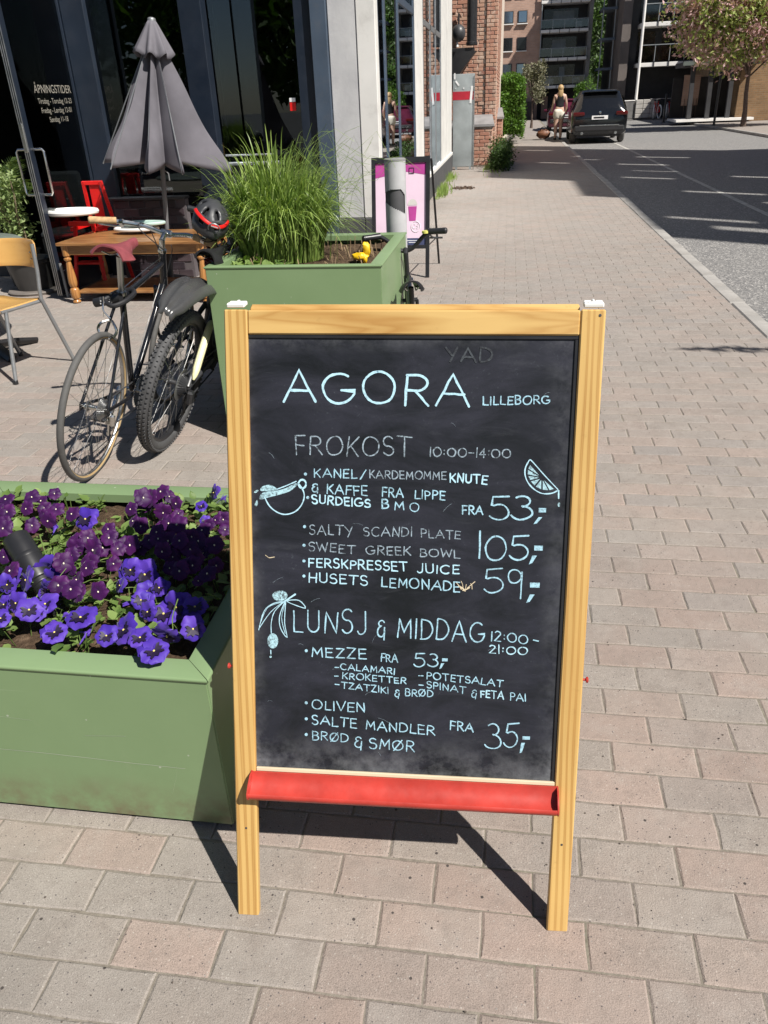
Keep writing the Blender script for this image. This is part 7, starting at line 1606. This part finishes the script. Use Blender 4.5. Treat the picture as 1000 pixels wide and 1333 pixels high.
for x in (8.8, 9.1, 9.45, 9.8, 10.2, 10.5): MB().tube([(x, 50.9, 0), (x, 50.9, .6), (x+.02, 50.95, .72), (x, 51.3, .75), (x, 51.4, .6), (x, 51.4, 0)], .025, 8).build('hoop', M_RAIL, rk)
# ---- brown brick building with dark pergola posts on the right
br_ = thing('brown_brick_building', 'brown brick building with dark posts and canopy behind the cherry tree', 'building', (13, 45, 0))
MB().box((12.5, 48, 2.15), (4.4, 12, 4.3)).box((18.8, 48, 4), (8, 12, 8)).build('wall', M_BRICKBROWN, br_, 0)
for x in (8.15, 8.95, 9.85): 
    MB().tube([(x+.06, 41.8, 0), (x, 41.8, 2.3)], .13, 4).build('post', M_DARKCLAD, br_)
MB().box((9.3, 42.6, 2.38), (3.2, 2.4, .20), None, .01).build('canopy', M_DARKCLAD, br_); MB().box((8.9, 41.38, 2.42), (2.6, .03, .16)).build('canopy_fascia', plain('dull_green_fascia', (.10, .12, .11), .6), br_)
MB().box((8.55, 43.8, 1.35), (.75, .1, 1.3)).build('pink_brick_panel', M_BRICKPINK, br_); MB().box((9.4, 43.9, .95), (3.4, .12, 1.9)).build('rear_wall', M_DARKWALL, br_)  # panel laid in the pinkish brick
for k in range(5): MB().box((8.3+.14*k, 43.70, .55), (.02, .03, .9)).build('baluster', M_BARK, br_)
MB().box((9.3, 42.6, .12), (3.4, 2.4, .10)).build('step', M_BALCONY, br_)
# posts and bollard on the far side
for nm, lab, x, y, h_ in (('bollard', 'black bollard on the far side of the street in front of the bicycles', 7.45, 43.8, 1.25), ('sign_post', 'thin dark post at the far kerb left of the cherry tree trunk', 8.60, 38.3, 4.0)):
    b = thing(nm, lab, 'post', (x, y, 0)); MB().lathe([(.05, 0), (.05, h_-.03), (.04, h_)], 12, T(x, y, 0)).build('shaft', M_BLACKP, b); MB().lathe([(.09, 0), (.09, .03), (.055, .05)], 12, T(x, y, 0)).build('base_ring', M_BLACKP, b)
# raised white edging beside the tree
we = thing('white_kerb_arch', 'white curved kerb stone on the opposite pavement right of the cherry tree', 'kerb stone', (10.3, 36, 0))
MB().tube([(9.9, 34.6, .03), (10.3, 35.0, .10), (10.9, 35.1, .10), (11.6, 34.8, .03)], .09, 8).build('stone', M_BALCONY, we)
# ---- off-frame neighbours that shade the street, in front of the road on the right
ob = thing('corner_apartment_block', 'tall brown brick block across the road that shades the street', 'apartment block', (14, 14, 0))
for (y0, y1, h_) in ((3.86, 7.13, 12.8), (7.132, 9.65, 13.6), (9.652, 20.8, 15.9)):
    MB().box((15.0, (y0+y1)/2, 3.7), (8.0, y1-y0, 7.4)).build('wing', M_BRICKBROWN, ob, 0)
    # unseen roof screen, added so its openings throw light streaks on the road
    cur = y0; sc_ = MB()
    for (yc, zc, dy, dz) in sorted(((9.5-.2, 10.4, .32, 1.8), (5.69, 11.6, .30, 1.6), (15.1, 11.0, .34, 1.7), (11.6, 11.5, .30, 1.5), (8.1, 9.2, .30, 1.9), (12.55, 8.6, .34, 1.7), (4.95, 11.1, .42, 1.5), (17.7, 9.9, .34, 1.9), (14.0, 13.9, .28, 1.2), (18.7, 14.2, .30, 1.3), (6.5, 9.6, .24, 1.3), (16.4, 12.6, .26, 1.2), (13.3, 11.0, .22, 1.4))):
        a, b_ = yc-dy/2, yc+dy/2
        if not (y0 < a and b_ < y1) or zc+dz/2 > h_-.2: continue
        sc_.box((11.1, (cur+a)/2, (7.4+h_)/2), (.2, a-cur, h_-7.4)); sc_.box((11.1, yc, (7.4+zc-dz/2)/2), (.2, dy, zc-dz/2-7.4)); sc_.box((11.1, yc, (h_+zc+dz/2)/2), (.2, dy, h_-zc-dz/2)); cur = b_
    sc_.box((11.1, (cur+y1)/2, (7.4+h_)/2), (.2, y1-cur, h_-7.4)); sc_.build('streak_screen', M_BRICKBROWN, ob, 0)
wr3 = random.Random(77)
for (y0, y1, h_) in ((3.86, 7.13, 12.8), (7.13, 9.65, 13.6), (9.65, 20.8, 15.9)):
    z = 1.2
    while z < 6.5:
        y = y0+.8
        while y < y1-1.2: MB().box((10.99, y+.55, z+.7), (.06, 1.1, 1.4)).build('window', M_WINDARK, ob, 0); y += 2.1
        z += 2.9
tree('street_tree', 'leafy street tree across the road to the right of the photographer', (6.3, 3.2, 0), 5, (-.2, .1, 3.9, (1.2, .45, .6)), 1400, .10, [M_HEDGE], .08, seed=71, lumps=6)
tw = MB(); tl_ = MB(); tw.tube([(6.2, 3.3, 3.0), (5.2, 3.3, 3.6), (4.1, 3.32, 3.75), (3.75, 3.30, 3.7)], [.04, .03, .012, .005], 6)
for k in range(230): q = random.random(); leaves(tl_, [Vector((5.6-1.75*q, 3.32-.02*q, 3.62+.1*q))+Vector((random.gauss(0, .05), random.gauss(0, .05), random.gauss(0, .06)))*(1.4-q)], .09)
sbx = thing('street_tree_branch', 'long leafy branch reaching over the road from the street tree', 'branch', (6.2, 3.95, 3)); tw.build('limb', M_BARK, sbx); tl_.build('leaves', M_HEDGE, sbx, 0, kind='stuff')
for i, (x, y, z, r_) in enumerate(((-13.5, -8, 4.3, 3.9), (-8.2, -9.5, 4.6, 4.1), (-3.2, -11.5, 4.6, 4.0))):
    tree('square_tree', ['broad tree behind the photographer, left', 'broad tree behind the photographer, centre', 'broad tree behind the photographer, right'][i], (x, y, 0), 9, (0, 0, z, (r_, r_, r_*.95)), 6500, .42, [M_HEDGE], .22, group='trees behind the photographer', seed=90+i, lumps=12)
